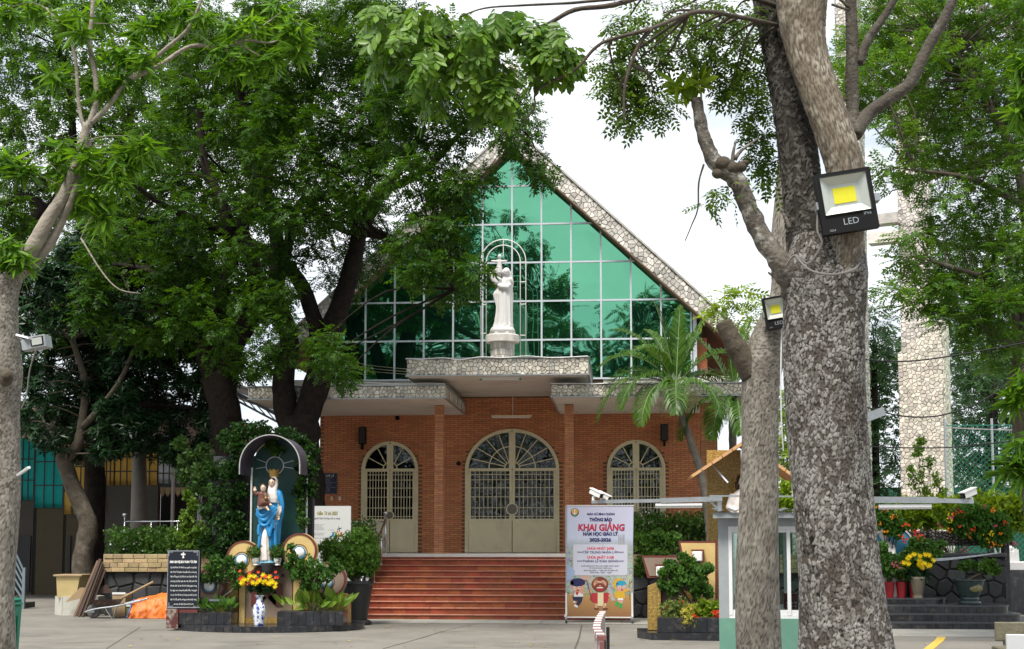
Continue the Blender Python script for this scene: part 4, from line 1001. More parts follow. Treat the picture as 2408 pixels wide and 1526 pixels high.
refl = [([(760,700),(870,655),(960,645),(1060,670),(1140,690),(1150,900),(760,900)],-7,'tall tree behind the photographer, mirrored dark in the left of the gable glass'),
        ([(1130,720),(1200,730),(1300,705),(1345,755),(1372,790),(1385,850),(1380,910),(1130,910)],-5,'round-headed tree behind the photographer, mirrored in the middle of the gable glass'),
        ([(1385,830),(1440,790),(1470,735),(1560,700),(1700,690),(1700,910),(1400,910)],-6,'tree behind the photographer, mirrored at the right of the gable glass'),
        ([(500,880),(1800,880),(1800,1230),(500,1230)],-9,'low dense tree row behind the photographer, mirrored in the door panes')]
for i,(pl,Y,lb) in enumerate(refl):
    cx = sum(p[0] for p in pl) / len(pl); c0 = P(cx,1273,MIR - Y)
    st = 34 if i < 3 else 44
    cl_ = clumps_in(pl,st,Y - 1.5,Y + 1.5,300 + i,mirror_y=MIR,rad=(.9,1.3))
    t = tree('background_tree',lb,(c0.x,Y,0)); mb = MB(); top = max(float(c[0][2]) for c in cl_)
    sk = spl([Vector((c0.x,Y,0)),Vector((c0.x + .3,Y,top * .35)),Vector((c0.x,Y,top * .85))],8); mb.tube(sk,[.42 - .3 * k / (len(sk) - 1) for k in range(len(sk))],9); mb.obj('trunk',mBarkD,t,smooth=True)
    tb = MB(); twigs(tb,sk[6:],cl_,.06,9,2); tb.obj('branches',mBarkD,t,kind='stuff')
    crown_mesh('crown',[(q_,fill(cl_,28 if i < 3 else 10,.1,310 + i * 3 + k,size=(.8,1.4))) for k,q_ in enumerate(BIGQ)],lRain,t,kind='stuff')
# ------------------------------------------------------------------ small builders
def ZR(rx,ry,s): return lambda x,y: ((rx + x / s) / 1.70101,(ry + y / s) / 1.70101)
def pbox(mb,x0,x1,y0,y1,Y,d,bev=0.0):
    a = P(x0,y1,Y); b = P(x1,y0,Y); mb.box(a.x,b.x,Y,Y + d,a.z,b.z,bev); return mb
def ppoly(mb,pts,Y,d):
    q = [P(x,y,Y) for x,y in pts]; mb.prism([(v.x,v.z) for v in q],(0,Y,0),(1,0,0),(0,0,1),(0,1,0),0,d); return mb
def circ(r,n=32,cx=0,cz=0): return [(cx + r * math.cos(2 * math.pi * i / n),cz + r * math.sin(2 * math.pi * i / n)) for i in range(n)]
def disc(mb,c,r,Y0,Y1,n=36): mb.prism(circ(r,n,c.x,c.z),(0,0,0),(1,0,0),(0,0,1),(0,1,0),Y0,Y1); return mb
def ringd(mb,c,r0,r1,Y0,Y1,n=36): mb.ring(circ(r1,n,c.x,c.z),circ(r0,n,c.x,c.z),(0,0,0),(1,0,0),(0,0,1),(0,1,0),Y0,Y1,closed=True); return mb
def plant(name,label,cat,clumps,tm,leaf,per,base=None,stems=3,sd=1,droop=.15,size=(.8,1.2),group=None,bark=None,flowers=(),loc=None,stemr=.02,outer=2.2):
    """shrub: stems, foliage and flowers of its own"""
    C0 = np.mean([c for c,r in clumps],axis=0); base = Vector(base) if base is not None else Vector((C0[0],C0[1],0))
    t = thing(name,label,cat,base,group); r = random.Random(sd)
    if stems:
        mb = MB()
        for k in range(stems):
            tgt = Vector(clumps[r.randrange(len(clumps))][0]); st = base + Vector((r.uniform(-.05,.05),r.uniform(-.04,.04),0)); mid = (st + tgt) / 2 + Vector((r.uniform(-.08,.08),r.uniform(-.08,.08),0)); mb.tube(spl([st,mid,tgt],4),[stemr * (1 - .08 * i) for i in range(9)],6)
        for c,rad in clumps:
            a = base.lerp(Vector(C0),.55); b = Vector(c)
            mb.tube([a,(a + b) / 2 + Vector((r.uniform(-.05,.05),0,.04)),b],[stemr * .6,stemr * .4,stemr * .2],5,cap=False)
        mb.obj('stem',bark or mBarkM,t,smooth=True,kind='stuff')
    if not isinstance(tm,list): tm = [tm]
    crown_mesh('foliage',[(q,fill(clumps,per / len(tm),droop,sd * 7 + i,size=size,outer=outer)) for i,q in enumerate(tm)],leaf,t,kind='stuff')
    for nm,fm,n,fs,fcl in flowers:
        g_ = np.random.default_rng(sd + 50); C,D,UP,S = fill(fcl or clumps,n,0,sd + 51,outer=9,size=fs); D[:,1] -= .9; UP = g_.normal(size=D.shape)
        crown_mesh(nm,[(FLW,(C,D,UP,S))],fm,t,kind='stuff')
    return t
FLW = comp([((0,0,0),(.5,math.cos(a),math.sin(a)),(1,0,0),1.0,.8) for a in [i * 1.2566 for i in range(5)]],QUAD)
POM = comp([((0,0,0),(random.uniform(.1,1),math.cos(a),math.sin(a)),(1,0,0),random.uniform(.7,1),.35) for a in [i * .7 for i in range(26)]],QUAD)
SMALL = [comp([((random.uniform(0,.1),0,0),(random.uniform(.2,1),math.cos(a),math.sin(a)),(1,0,.2),.055,.026) for a in [i * 1.1 for i in range(7)]],QUAD) for _ in range(2)]
MEDL = [rosette(7,.085,.042,OVAL,.5,s,stem=.08) for s in (1,2)]
mBlackTile = M('black_granite',(.022,.024,.03),.22,.4,6,isl=.3,stain=(.16,.14,.11),sscale=6,samt=.4)
mMaroon = M('maroon_paint',(.14,.028,.022),.55,.25,5,.05,50)
mYellow = M('yellow_paint',(.62,.44,.17),.6,.2,2.5,.06,50,stain=(.35,.25,.11),sscale=2,samt=.35)
mTaupe = M('taupe_paint',(.26,.19,.145),.7,.2,2.5,.06,50)
mBlueP = M('blue_paint',(.03,.24,.46),.45,.15,4)
mTan = M('tan_block',(.40,.30,.165),.85,.35,5,.6,30,isl=.25,hueisl=.012,c2=(.27,.20,.10))
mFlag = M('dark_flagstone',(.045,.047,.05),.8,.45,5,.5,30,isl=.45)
mFlagJ = M('flag_joint',(.012,.012,.012),.95,.3,6)
mLetter = M('white_lettering',(.78,.78,.76),.6,.05,5)
mPotW = M('white_ceramic',(.80,.79,.76),.25,.06,5)
mPotB = M('black_pot',(.016,.017,.019),.4,.3,5)
mPotG = M('grey_glazed_pot',(.16,.19,.20),.4,.35,5,.2,20)
mFlY = leafmat('yellow_petals',(.72,.55,.01),(.80,.66,.03),.3,.6,8,.1,tr=1.1)
mFlR = leafmat('red_petals',(.62,.05,.03),(.70,.10,.02),.3,.6,8,.15,tr=1.1)
mFlO = leafmat('orange_petals',(.75,.22,.02),(.80,.33,.02),.3,.6,8,.15,tr=1.1)
mFlP = leafmat('pink_petals',(.60,.05,.14),(.66,.12,.22),.3,.6,8,.15,tr=1.1)
mFlW = leafmat('white_petals',(.74,.75,.72),(.78,.78,.74),.3,.6,8,.06,tr=1.0)
mSoil = M('soil',(.045,.032,.022),.95,.4,12,.6,30)

def mosaic(name,c,joint):
    m,Nn,Ll = nodes_of(name); b = Nn.new('ShaderNodeBsdfPrincipled'); b.inputs['Roughness'].default_value = .35
    geo = Nn.new('ShaderNodeNewGeometry'); mp_ = Nn.new('ShaderNodeVectorMath'); mp_.operation = 'SCALE'; mp_.inputs['Scale'].default_value = 1 / .026; Ll.new(geo.outputs['Position'],mp_.inputs[0])
    sx = Nn.new('ShaderNodeSeparateXYZ'); Ll.new(mp_.outputs[0],sx.inputs[0]); d = []
    for k in (0,2):
        f = Nn.new('ShaderNodeMath'); f.operation = 'FRACT'; Ll.new(sx.outputs[k],f.inputs[0]); g_ = Nn.new('ShaderNodeMath'); g_.operation = 'GREATER_THAN'; g_.inputs[1].default_value = .22; Ll.new(f.outputs[0],g_.inputs[0]); d.append(g_)
    mu = Nn.new('ShaderNodeMath'); mu.operation = 'MULTIPLY'; Ll.new(d[0].outputs[0],mu.inputs[0]); Ll.new(d[1].outputs[0],mu.inputs[1])
    fl = Nn.new('ShaderNodeVectorMath'); fl.operation = 'FLOOR'; Ll.new(mp_.outputs[0],fl.inputs[0]); wn = Nn.new('ShaderNodeTexWhiteNoise'); Ll.new(fl.outputs[0],wn.inputs['Vector'])
    h = Nn.new('ShaderNodeHueSaturation'); h.inputs['Color'].default_value = (*c,1); mr = Nn.new('ShaderNodeMapRange'); mr.inputs['To Min'].default_value = .65; mr.inputs['To Max'].default_value = 1.3; Ll.new(wn.outputs['Value'],mr.inputs['Value']); Ll.new(mr.outputs[0],h.inputs['Value'])
    mx_ = Nn.new('ShaderNodeMix'); mx_.data_type = 'RGBA'; Ll.new(mu.outputs[0],mx_.inputs[0]); mx_.inputs[6].default_value = (*joint,1); Ll.new(h.outputs[0],mx_.inputs[7]); Ll.new(mx_.outputs[2],b.inputs['Base Color'])
    bp = Nn.new('ShaderNodeBump'); bp.inputs['Distance'].default_value = .004; Ll.new(mu.outputs[0],bp.inputs['Height']); Ll.new(bp.outputs[0],b.inputs['Normal'])
    out(Nn,Ll,b.outputs[0]); return m
mMosaic = mosaic('gold_mosaic',(.46,.30,.075),(.13,.085,.03))

# ------------------------------------------------------------------ things on the facade
Zf = ZR(1200,1400,1.2758)
def speaker(x0,x1,y0,y1,lab):
    t = thing('loudspeaker',lab,'loudspeaker',P((x0 + x1) / 2,y1,YW - .2),'loudspeakers on the brick wall')
    pbox(MB(),x0,x1,y0,y1,YW - .30,.22,.015).obj('cabinet',mBlackPl,t)
    pbox(MB(),x0 + 1.5,x1 - 1.5,y0 + 2,y1 - 2,YW - .312,.014).obj('grille',mDarkMetal,t)
    m_ = MB(); c = P((x0 + x1) / 2,y1 + 6,YW - .15); m_.box(c.x - .03,c.x + .03,YW - .16,YW - .01,c.z - .08,c.z + .12); m_.obj('bracket',mBlackPl,t)
speaker(843,859,1003,1044,'black loudspeaker on the brick wall above the left arched door')
speaker(1554,1571,996,1036,'black loudspeaker on the brick wall above the right arched door')
for x_,y_,lb in ((935,983,'small round black wall vent high up beside the left column'),(1079,1090,'small round black wall vent level with the middle arch')):
    m_ = MB(); disc(m_,P(x_,y_,YW),.065,YW - .05,YW - .009,20); tag(m_.obj('wall_vent',mBlackPl),lb,'vent')
t = thing('tube_light','fluorescent tube hanging from a rod in front of the middle door','lamp',P(1204,979,YW - 1.2))
pbox(MB(),1155,1250,976,980,YW - 1.2,.05).obj('batten',mFrame,t); a_ = P(1158,981.5,YW - 1.19); b_ = P(1247,981.5,YW - 1.19); MB().tube([a_,b_],.016,8).obj('tube',mLamp,t)
a_ = P(1206,976,YW - 1.18); MB().tube([a_,Vector((a_.x,a_.y,ZS2 - .009))],.008,6).obj('rod',mWhitePl,t)
t = thing('tube_light','fluorescent tube with teal end caps under the upper canopy','lamp',P(1176,888,YU + .35))
zc = ZS2 - .009; a_ = P(1128,888,YU + .35); b_ = P(1226,888,YU + .35)
MB().box(a_.x,b_.x,YU + .32,YU + .40,zc - .03,zc).obj('batten',mWhitePl,t); MB().tube([(a_.x + .03,YU + .36,zc - .045),(b_.x - .03,YU + .36,zc - .045)],.016,8).obj('tube',mLamp,t)
mTeal = M('teal_plastic',(.02,.28,.28),.4)
for xx in (a_.x,b_.x - .05): MB().box(xx,xx + .05,YU + .31,YU + .41,zc - .062,zc - .031).obj('end_cap',mTeal,t)
# mass times board
t = thing('notice_board','navy mass-times board with white lettering on the brick wall','sign',P(775,1162,YW - .03))
mNavy = M('navy_board',(.012,.014,.05),.35,.15,4)
Zs = ZR(1240,1880,3.632)
def zb(mb,x0,x1,y0,y1,Y,d,Z=None,bev=0): a = Z(x0,y0); b = Z(x1,y1); return pbox(mb,a[0],b[0],a[1],b[1],Y,d,bev)
zb(MB(),180,396,42,346,YW - .035,.025,Zs).obj('panel',mNavy,t)
for x0,x1,y0,y1 in ((188,388,49,51),(188,388,336,338),(188,190,51,336),(386,388,51,336)): zb(MB(),x0,x1,y0,y1,YW - .037,.001,Zs).obj('border',mGalv,t)
def zt_(txt,x,y,cap,Y,Z,mat,par,width=None,align='CENTER',bold=0.0,shear=0.0):
    v = Z(x,y); sc_ = 1.70101 * Z.s * PXM(Y); p = P(v[0],v[1],Y)
    return text(txt,p,cap / sc_ / .72,mat,par,width=(width / sc_ if width else None),align=align,bold=bold,shear=shear)
class ZRC:
    def __init__(s,a,b,c): s.a,s.b,s.s = a,b,c
    def __call__(s,x,y): return ((s.a + x / s.s) / 1.70101,(s.b + y / s.s) / 1.70101)
Zs = ZRC(1240,1880,3.632)
zt_('GIỜ LỄ',288,85,26,YW - .0375,Zs,mLetter,t,128)
for i,(s_,w_) in enumerate((('1. LỄ NGÀY THƯỜNG',125),('SÁNG: 5H30',72),('CHIỀU: 18H00',85),('2. LỄ CHIỀU THỨ BẢY: 18H00',175),('3. LỄ CHÚA NHẬT',110),('LỄ 1: 5H30',70),('LỄ 2: 7H30 - LỄ THIẾU NHI',165),('LỄ 3: 15H00',75),('LỄ 4: 17H00',75),('LỄ 5: 19H30',75))):
    zt_(s_,200 if s_[0] in '123' else 212,115 + i * 22.6,10,YW - .0375,Zs,mGalv,t,w_,'LEFT')
for x0,lb in ((298,'tan electrical socket box under the navy notice board'),(414,'white light switch right of the tan socket box')):
    tag(zb(MB(),x0,x0 + 32,384,440,YW - .04,.03,Zs,.006).obj('switch_box',mFrame if x0 == 298 else mWhitePl),lb,'switch')
# stacks of plastic stools
mStool = M('violet_plastic',(.055,.06,.27),.45,.15,4)
def stool(cx,y_,z0,n,lab,rot=0):
    for k in range(n):
        t = thing('plastic_stool',lab if n == 1 else ('lower ' if k == 0 else 'upper ') + lab,'stool',(cx,y_,z0 + k * .045),'violet stools stacked on the porch'); h = .45; zb0 = z0 + k * .045
        m_ = MB(); m_.box(cx - .13,cx + .13,y_ - .13,y_ + .13,zb0 + h - .02,zb0 + h,.012); m_.obj('seat',mStool,t)
        for sx in (-1,1):
            for sy in (-1,1):
                m_ = MB(); a = Vector((cx + sx * .115,y_ + sy * .115,zb0 + h - .02)); b = Vector((cx + sx * .165,y_ + sy * .165,zb0)); m_.bar(a,b,.055,.03); m_.obj('leg',mStool,t)
        for (dx,dy) in ((0,-1),(0,1),(-1,0),(1,0)):
            for f_,w_ in ((.16,.15),(.34,.165)):
                r_ = .115 + (.05) * (f_ / h + .1); m_ = MB()
                if dy: m_.box(cx - r_,cx + r_,y_ + dy * r_ - .008,y_ + dy * r_ + .008,zb0 + h - .02 - f_,zb0 + h - .05)
                else: m_.box(cx + dx * r_ - .008,cx + dx * r_ + .008,y_ - r_,y_ + r_,zb0 + h - .02 - f_,zb0 + h - .05)
                if f_ < .2: m_.obj('apron',mStool,t)
for x_,Y_,n,lb in ((850,37.2,2,'violet plastic stool in the stack at the foot of the left arched door'),(828,37.7,1,'violet plastic stool standing between the white board and the left arched door'),(806,37.5,2,'violet plastic stool in the stack peeping over the right end of the white board'),(778,37.8,1,'violet plastic stool under the white light switch, behind the white board'),(753,37.6,2,'violet plastic stool in the stack at the left brick corner, below the notice board'),
                     (1520,37.3,1,'violet plastic stool behind the hedge, left of the leaning palm'),(1580,37.6,2,'violet plastic stool in the stack behind the hedge, before the right arched door'),(1612,37.5,2,'violet plastic stool in the stack behind the hedge, beside the palm trunk')):
    stool(P(x_,1250,Y_).x,Y_,RISE,n,lb)

# handrails of the stairs
def rail(lab,pts_posts,rails,grp=None):
    t = thing('handrail',lab,'handrail',pts_posts[0][0],grp)
    for a,h in pts_posts:
        a = Vector(a); m_ = MB(); m_.tube([a,a + Vector((0,0,h))],.026,10); po = m_.obj('post',mSteel,t,smooth=True)
        if h > .95: MB().sphere(a + Vector((0,0,h + .05)),.06,14,10).obj('ball',mSteel,po,smooth=True)
        MB().lathe(a.x,a.y,[(.05,a.z),(.05,a.z + .012),(.028,a.z + .03)],12).obj('flange',mSteel,po)
    for a,b,r_ in rails: MB().tube([a,b],r_,10).obj('bar',mSteel,t,smooth=True)
for s,lb in ((-1,'stainless steel handrail with ball finial down the left side of the stairs'),(1,'stainless steel handrail with ball finial behind the standing banner')):
    X = XC + s * (SX - .10); posts = [((X,YE + .12,RISE),1.0)]
    for i in (8,5,2): posts.append(((X,YB + (i + .5) * TR,(i + 1) * RH),.85))
    top = Vector((X,YE + .12,RISE + .88)); bot = Vector((X,YB + .5 * TR,RH + .80)); top2 = top + Vector((0,0,-.4)); bot2 = bot + Vector((0,0,-.4))
    rail(lb,posts + [((X,YB + .5 * TR,RH),.80)],[(top,bot,.026),(top2,bot2,.014)])
    Xo = XC + s * 6.4
    rail('stainless balustrade along the porch, %s' % ('behind the white-flowered hedge at the left' if s < 0 else 'behind the clipped hedge at the right'),[((Xo,YE + .12,RISE),1.0)] + [((X + (Xo - X) * f_,YE + .12,RISE),.85) for f_ in (.25,.5,.75)],
         [((X,YE + .12,RISE + .82),(Xo,YE + .12,RISE + .82),.026)] + [((X,YE + .12,RISE + z_),(Xo,YE + .12,RISE + z_),.012) for z_ in (.2,.4,.6)])
a_ = P(293,1240,34.6); rail('stainless rail with a ball finial over the tan planter wall at the left',[((a_.x,34.6,RISE - .1),1.05)] + [((a_.x + d_,34.6,RISE - .1),.93) for d_ in (.7,1.4,2.1)],[((a_.x,34.6,RISE + z_),(a_.x + 2.6,34.6,RISE + z_),r_) for z_,r_ in ((.83,.022),(.5,.012))])

# ------------------------------------------------------------------ white statue and arch on the canopy
YS = 35.4; Zw = ZRC(1800,900,2.544)
mStat = M('white_statue',(.60,.59,.58),.5,.06,3,.05,30)
ped = thing('statue_pedestal','round stone pedestal on the upper canopy under the white statue','pedestal',(P(1181,838,YS).x,YS,ZU1 - .02))
px_ = P(1181.5,838,YS).x; z0_ = ZU1 - .02; z1_ = P(1181,807,YS).z; z2_ = P(1181,789,YS).z
MB().lathe(px_,YS,[(.30,z0_),(.30,z1_)],32).obj('drum',mGrout,ped)
for j in range(4):
    for i in range(26):
        a0 = 2 * math.pi * (i + .5 * (j % 2)) / 26; hh = (z1_ - z0_) / 4; m_ = MB(); q_ = []
        for aa in (a0 + .012,a0 + 2 * math.pi / 26 - .012): q_.append((math.cos(aa),math.sin(aa)))
        zz0,zz1 = z0_ + j * hh + .004,z0_ + (j + 1) * hh - .004
        m_.add([(px_ + q_[0][0] * .3,YS + q_[0][1] * .3,zz0),(px_ + q_[1][0] * .3,YS + q_[1][1] * .3,zz0),(px_ + q_[1][0] * .3,YS + q_[1][1] * .3,zz1),(px_ + q_[0][0] * .3,YS + q_[0][1] * .3,zz1),
                (px_ + q_[0][0] * .314,YS + q_[0][1] * .314,zz0),(px_ + q_[1][0] * .314,YS + q_[1][1] * .314,zz0),(px_ + q_[1][0] * .314,YS + q_[1][1] * .314,zz1),(px_ + q_[0][0] * .314,YS + q_[0][1] * .314,zz1)],[(4,5,6,7),(0,1,5,4),(1,2,6,5),(2,3,7,6),(3,0,4,7)])
        m_.obj('stone_strip',mStoneG,ped)
MB().lathe(px_,YS,[(.38,z1_ + .001),(.44,z1_ + .012),(.45,z2_ - .02),(.43,z2_)],36).obj('cap',mStoneG,ped)
def remesh(mb,name,mat,parent,vox,smooth_it=2):
    o = mb.obj(name,mat); m1 = o.modifiers.new('r','REMESH'); m1.mode = 'VOXEL'; m1.voxel_size = vox
    m2 = o.modifiers.new('s','SMOOTH'); m2.factor = .5; m2.iterations = smooth_it
    dg = bpy.context.evaluated_depsgraph_get(); me = bpy.data.meshes.new_from_object(o.evaluated_get(dg)); old = o.data
    bpy.data.objects.remove(o); bpy.data.meshes.remove(old); me.materials.clear()
    return link(name,me,mat,parent,True)
def robe(mb,X,Y,rings,n=56,folds=11,amp=.06,tw=1.2,sd=0):
    """draped loft: rings = (z, dx, dy, rx, ry[, fold])"""
    base = len(mb.v); rs = []
    for i in range(len(rings) - 1):
        for j in range(5): t_ = j / 5; rs.append([a + (b - a) * t_ for a,b in zip(rings[i],rings[i + 1])])
    rs.append(list(rings[-1]))
    for k,r_ in enumerate(rs):
        z,dx,dy,rx,ry = r_[:5]; f_ = r_[5] if len(r_) > 5 else 1.0
        for j in range(n):
            a = 2 * math.pi * j / n
            m_ = 1 + amp * f_ * (math.sin(folds * a + tw * z * 3 + sd) + .5 * math.sin((folds * 2 + 1) * a - tw * z * 2 + sd * 2))
            mb.v.append(Vector((X + dx + rx * math.cos(a) * m_,Y + dy + ry * math.sin(a) * m_,z)))
    k = len(rs)
    for i in range(k - 1):
        for j in range(n): a = base + i * n + j; b = base + i * n + (j + 1) % n; mb.f.append((a,b,b + n,a + n))
    mb.f.append(tuple(base + j for j in reversed(range(n)))); mb.f.append(tuple(base + (k - 1) * n + j for j in range(n)))
def head(mb,c,h,turn=0.0):
    """head of height h with nose, brow, chin, eyes sockets hinted; faces -Y"""
    c = Vector(c); mb.sphere(c,h * .5,20,14,(.74,.86,1.0))
    mb.sphere(c + Vector((0,-h * .16,-h * .26)),h * .27,14,10,(.85,.9,.85)); mb.sphere(c + Vector((0,-h * .43,-h * .06)),h * .07,8,8,(.7,1.1,1.5)); mb.sphere(c + Vector((0,-h * .40,h * .12)),h * .16,10,8,(1.5,.35,.5))
    mb.sphere(c + Vector((0,-h * .37,-h * .27)),h * .07,8,6,(1.3,.8,.6))
    mb.tube([c + Vector((0,.01,-h * .35)),c + Vector((0,.02,-h * .85))],[h * .2,h * .24],12)
def hand(mb,w,d,s_=.09):
    """small open hand at wrist w pointing along d"""
    w = Vector(w); d = Vector(d).normalized(); u = d.cross(Vector((0,1,0))); u = u.normalized() if u.length > .1 else Vector((1,0,0)); p = w + d * s_ * .45
    mb.sphere(w + d * s_ * .25,s_ * .3,10,8,(1,.7,1))
    for k,l in enumerate((.42,.5,.47,.36)): a = p + u * (k - 1.5) * s_ * .13; mb.tube([a - d * s_ * .2,a + d * s_ * l * .6,a + d * s_ * l + Vector((0,-.006,0))],[s_ * .075,s_ * .07,s_ * .05],6)
    mb.tube([w + u * s_ * -.2 + d * s_ * .1,w + u * s_ * -.38 + d * s_ * .42],[s_ * .09,s_ * .06],6)
st = thing('white_statue','white statue of a robed mother lifting a child with outstretched arms, before the green glass','statue',(px_,YS,z2_))
k_ = 1 / (2.544 * 1.70101 * PXM(YS)); zz_ = lambda y: z2_ + (1130 - y) * k_; xx_ = lambda x: (x - 540) * k_
m_ = MB(); m_.lathe(px_,YS,[(.34,z2_),(.34,zz_(1098))],6,1,.85); m_.obj('plinth',mStat,st)
m_ = MB(); m_.lathe(px_,YS,[(.33,zz_(1099)),(.325,zz_(1075)),(.29,zz_(1050)),(.22,zz_(1030)),(.1,zz_(1022))],28,1,.85); m_.obj('mound',mStat,st,smooth=True)
m_ = MB()
robe(m_,px_,YS,[(zz_(1045),xx_(545),0,.265,.21,1.2),(zz_(1000),xx_(550),0,.24,.19,1.2),(zz_(900),xx_(556),0,.215,.17),(zz_(800),xx_(558),0,.205,.155),(zz_(700),xx_(560),0,.19,.14),(zz_(640),xx_(565),0,.145,.12,.6),(zz_(590),xx_(574),0,.15,.115,.5),(zz_(545),xx_(585),0,.15,.10,.3),(zz_(525),xx_(582),0,.08,.07,.2)],folds=9,amp=.07,tw=.6)
# cape flaring at both sides
robe(m_,px_,YS + .05,[(zz_(860),xx_(562),0,.185,.12,1.6),(zz_(760),xx_(548),0,.22,.13,1.8),(zz_(690),xx_(545),0,.235,.13,1.8),(zz_(640),xx_(560),0,.20,.12,1.2),(zz_(575),xx_(580),0,.19,.11,.8),(zz_(550),xx_(585),0,.15,.10,.4)],folds=6,amp=.08,tw=1.0,sd=2)
# veil and head
hx,hz = px_ + xx_(578),zz_(470)
m_.sphere((hx + .005,YS + .02,hz + .01),.125,20,14,(.82,.95,1.0)); m_.tube([(hx + .05,YS + .05,hz),(hx + .09,YS + .06,zz_(520)),(hx + .14,YS + .02,zz_(570)),(hx + .16,YS - .02,zz_(578))],[.10,.085,.06,.02],10)
m_.tube([(hx - .04,YS + .05,hz),(hx - .06,YS + .05,zz_(540))],[.09,.07],10)
head(m_,(hx,YS - .05,hz - .005),.20)
# bodice fold and arm up to the child
m_.tube([(px_ + xx_(500),YS - .06,zz_(605)),(px_ + xx_(540),YS - .14,zz_(632)),(px_ + xx_(590),YS - .15,zz_(640)),(px_ + xx_(625),YS - .08,zz_(600))],[.05,.07,.07,.05],10)
m_.tube([(px_ + xx_(545),YS - .03,zz_(560)),(px_ + xx_(515),YS - .07,zz_(590)),(px_ + xx_(520),YS - .10,zz_(550)),(px_ + xx_(495),YS - .11,zz_(530))],[.06,.055,.045,.03],10)
hand(m_,(px_ + xx_(500),YS - .11,zz_(530)),(-.9,-.2,.35),.11)
# swirl of the cape under the child
m_.tube([(px_ + xx_(500),YS + .02,zz_(590)),(px_ + xx_(455),YS + .02,zz_(560)),(px_ + xx_(430),YS,zz_(510)),(px_ + xx_(412),YS - .01,zz_(478)),(px_ + xx_(450),YS - .01,zz_(462)),(px_ + xx_(485),YS - .02,zz_(440))],[.05,.075,.065,.035,.045,.04],10)
# child
robe(m_,px_ + xx_(508),YS - .06,[(zz_(485),0,0,.085,.075,1),(zz_(440),0,0,.08,.07),(zz_(395),.005,0,.062,.055,.6),(zz_(375),.005,0,.066,.055,.3),(zz_(350),.003,0,.065,.05,.2),(zz_(340),.003,0,.035,.035,0)],n=30,folds=6,amp=.06)
for s in (-1,1):
    m_.tube([(px_ + xx_(508) + s * .045,YS - .06,zz_(355)),(px_ + xx_(508) + s * .10,YS - .075,zz_(362)),(px_ + xx_(508) + s * .16,YS - .085,zz_(356))],[.036,.034,.030],8)
    hand(m_,(px_ + xx_(508) + s * .165,YS - .085,zz_(356)),(s,-.2,.1),.075)
    m_.tube([(px_ + xx_(508) + s * .028,YS - .06,zz_(480)),(px_ + xx_(508) + s * .03,YS - .07,zz_(520))],[.028,.02],8)
head(m_,(px_ + xx_(512),YS - .065,zz_(311)),.145)
remesh(m_,'figure',mStat,st,.013,1)
ar = thing('metal_arch','double white metal arch standing behind the white rooftop statue','arch',(px_,YS + .25,ZU1 - .02))
def arch_line(hw,zt,zb,Y,r_):
    pts = [(px_ - hw,Y,zb),(px_ - hw,Y,zt - hw)] + [(px_ + hw * math.cos(a),Y,zt - hw + hw * math.sin(a)) for a in [math.pi * (1 - i / 20) for i in range(1,20)]] + [(px_ + hw,Y,zt - hw),(px_ + hw,Y,zb)]
    return MB().tube(pts,r_,8)
zt0 = zz_(103); zt1 = zz_(163)
arch_line(.595,zt0,ZU1 - .02,YS + .25,.014).obj('hoop',mWhitePl,ar,smooth=True); arch_line(.45,zt1,ZU1 - .02,YS + .25,.014).obj('hoop',mWhitePl,ar,smooth=True)
for s,ys in ((1,(345,553,788,1115)),(-1,(345,558,788,1090))):
    for y_ in ys: MB().tube([(px_ + s * .45,YS + .25,zz_(y_)),(px_ + s * .595,YS + .25,zz_(y_))],.012,6).obj('rung',mWhitePl,ar)
MB().tube([(px_,YS + .25,zt0),(px_,YS + .25,zz_(280))],.012,6).obj('rod',mWhitePl,ar)

# ------------------------------------------------------------------ planters either side of the stairs
YP = 33.3
def planter(x0,x1,lab,sd,ret):
    t = thing('planter_wall',lab,'planter',((x0 + x1) / 2,YP,0))
    za,zb_ = P(300,1345,YP).z,P(300,1303,YP).z
    MB().box(x0,x1,YP + .12,YE - .03,0,zb_ - .08).obj('core',mFlagJ,t)
    cladding([([(0,0),(x1 - x0,0),(x1 - x0,za),(0,za)],(x0,YP + .12,0),(1,0,0),(0,0,1),(0,-1,0))],mFlag,t,.36,.03,sd,h=.03,keep=120,name='flagstone',bev=.03)
    MB().box(x0 - .03,x1 + .03,YP + .02,YP + .2,za,zb_).obj('band',mGrout,t)
    nr = 4; hh = (zb_ - za) / nr; rr_ = random.Random(sd)
    for j in range(nr):
        x = x0 - .03 - rr_.random() * .2
        while x < x1 + .03:
            w_ = rr_.uniform(.2,.34); xa,xb = max(x,x0 - .03) + .004,min(x + w_,x1 + .03) - .004
            if xb - xa > .04: MB().box(xa,xb,YP + .005 - rr_.random() * .02,YP + .03,za + j * hh + .004,za + (j + 1) * hh - .004,.008).obj('block',mTan,t)
            x += w_
    MB().box(x0,x1,YP + .2,YE - .03,zb_ - .079,zb_ - .05).obj('soil',mSoil,t)
    return zb_
xL0 = P(245,1320,YP).x
zPl = planter(xL0,XC - SX - .02,'dark flagstone planter wall with a tan block band left of the stairs',71,True)
planter(XC + SX + .02,XC + 8.2,'dark flagstone planter wall with a tan block band right of the stairs',81,True)
MB_sidewall = MB().box(XC - 6.2,xL0 - .02,YP + .3,YE - .03,0,RISE - .3); tag(MB_sidewall.obj('retaining_wall',mFlag),'low dark wall closing the porch beyond the left planter','wall')
hl = [(np.array((x,YP + .45 + random.uniform(-.1,.4),z)),np.array([.34,.3,.24])) for x in np.arange(xL0 + .1,xL0 + 3.4,.3) for z in (zPl + .12,zPl + .45)]
plant('hedge','clipped hedge dotted with white flowers above the left tan planter band','hedge',hl,SMALL,lHedge,160,base=(xL0 + 1.6,YP + .5,zPl - .06),stems=8,sd=5,flowers=(('flowers',mFlW,5,(.025,.04),None),),stemr=.014)
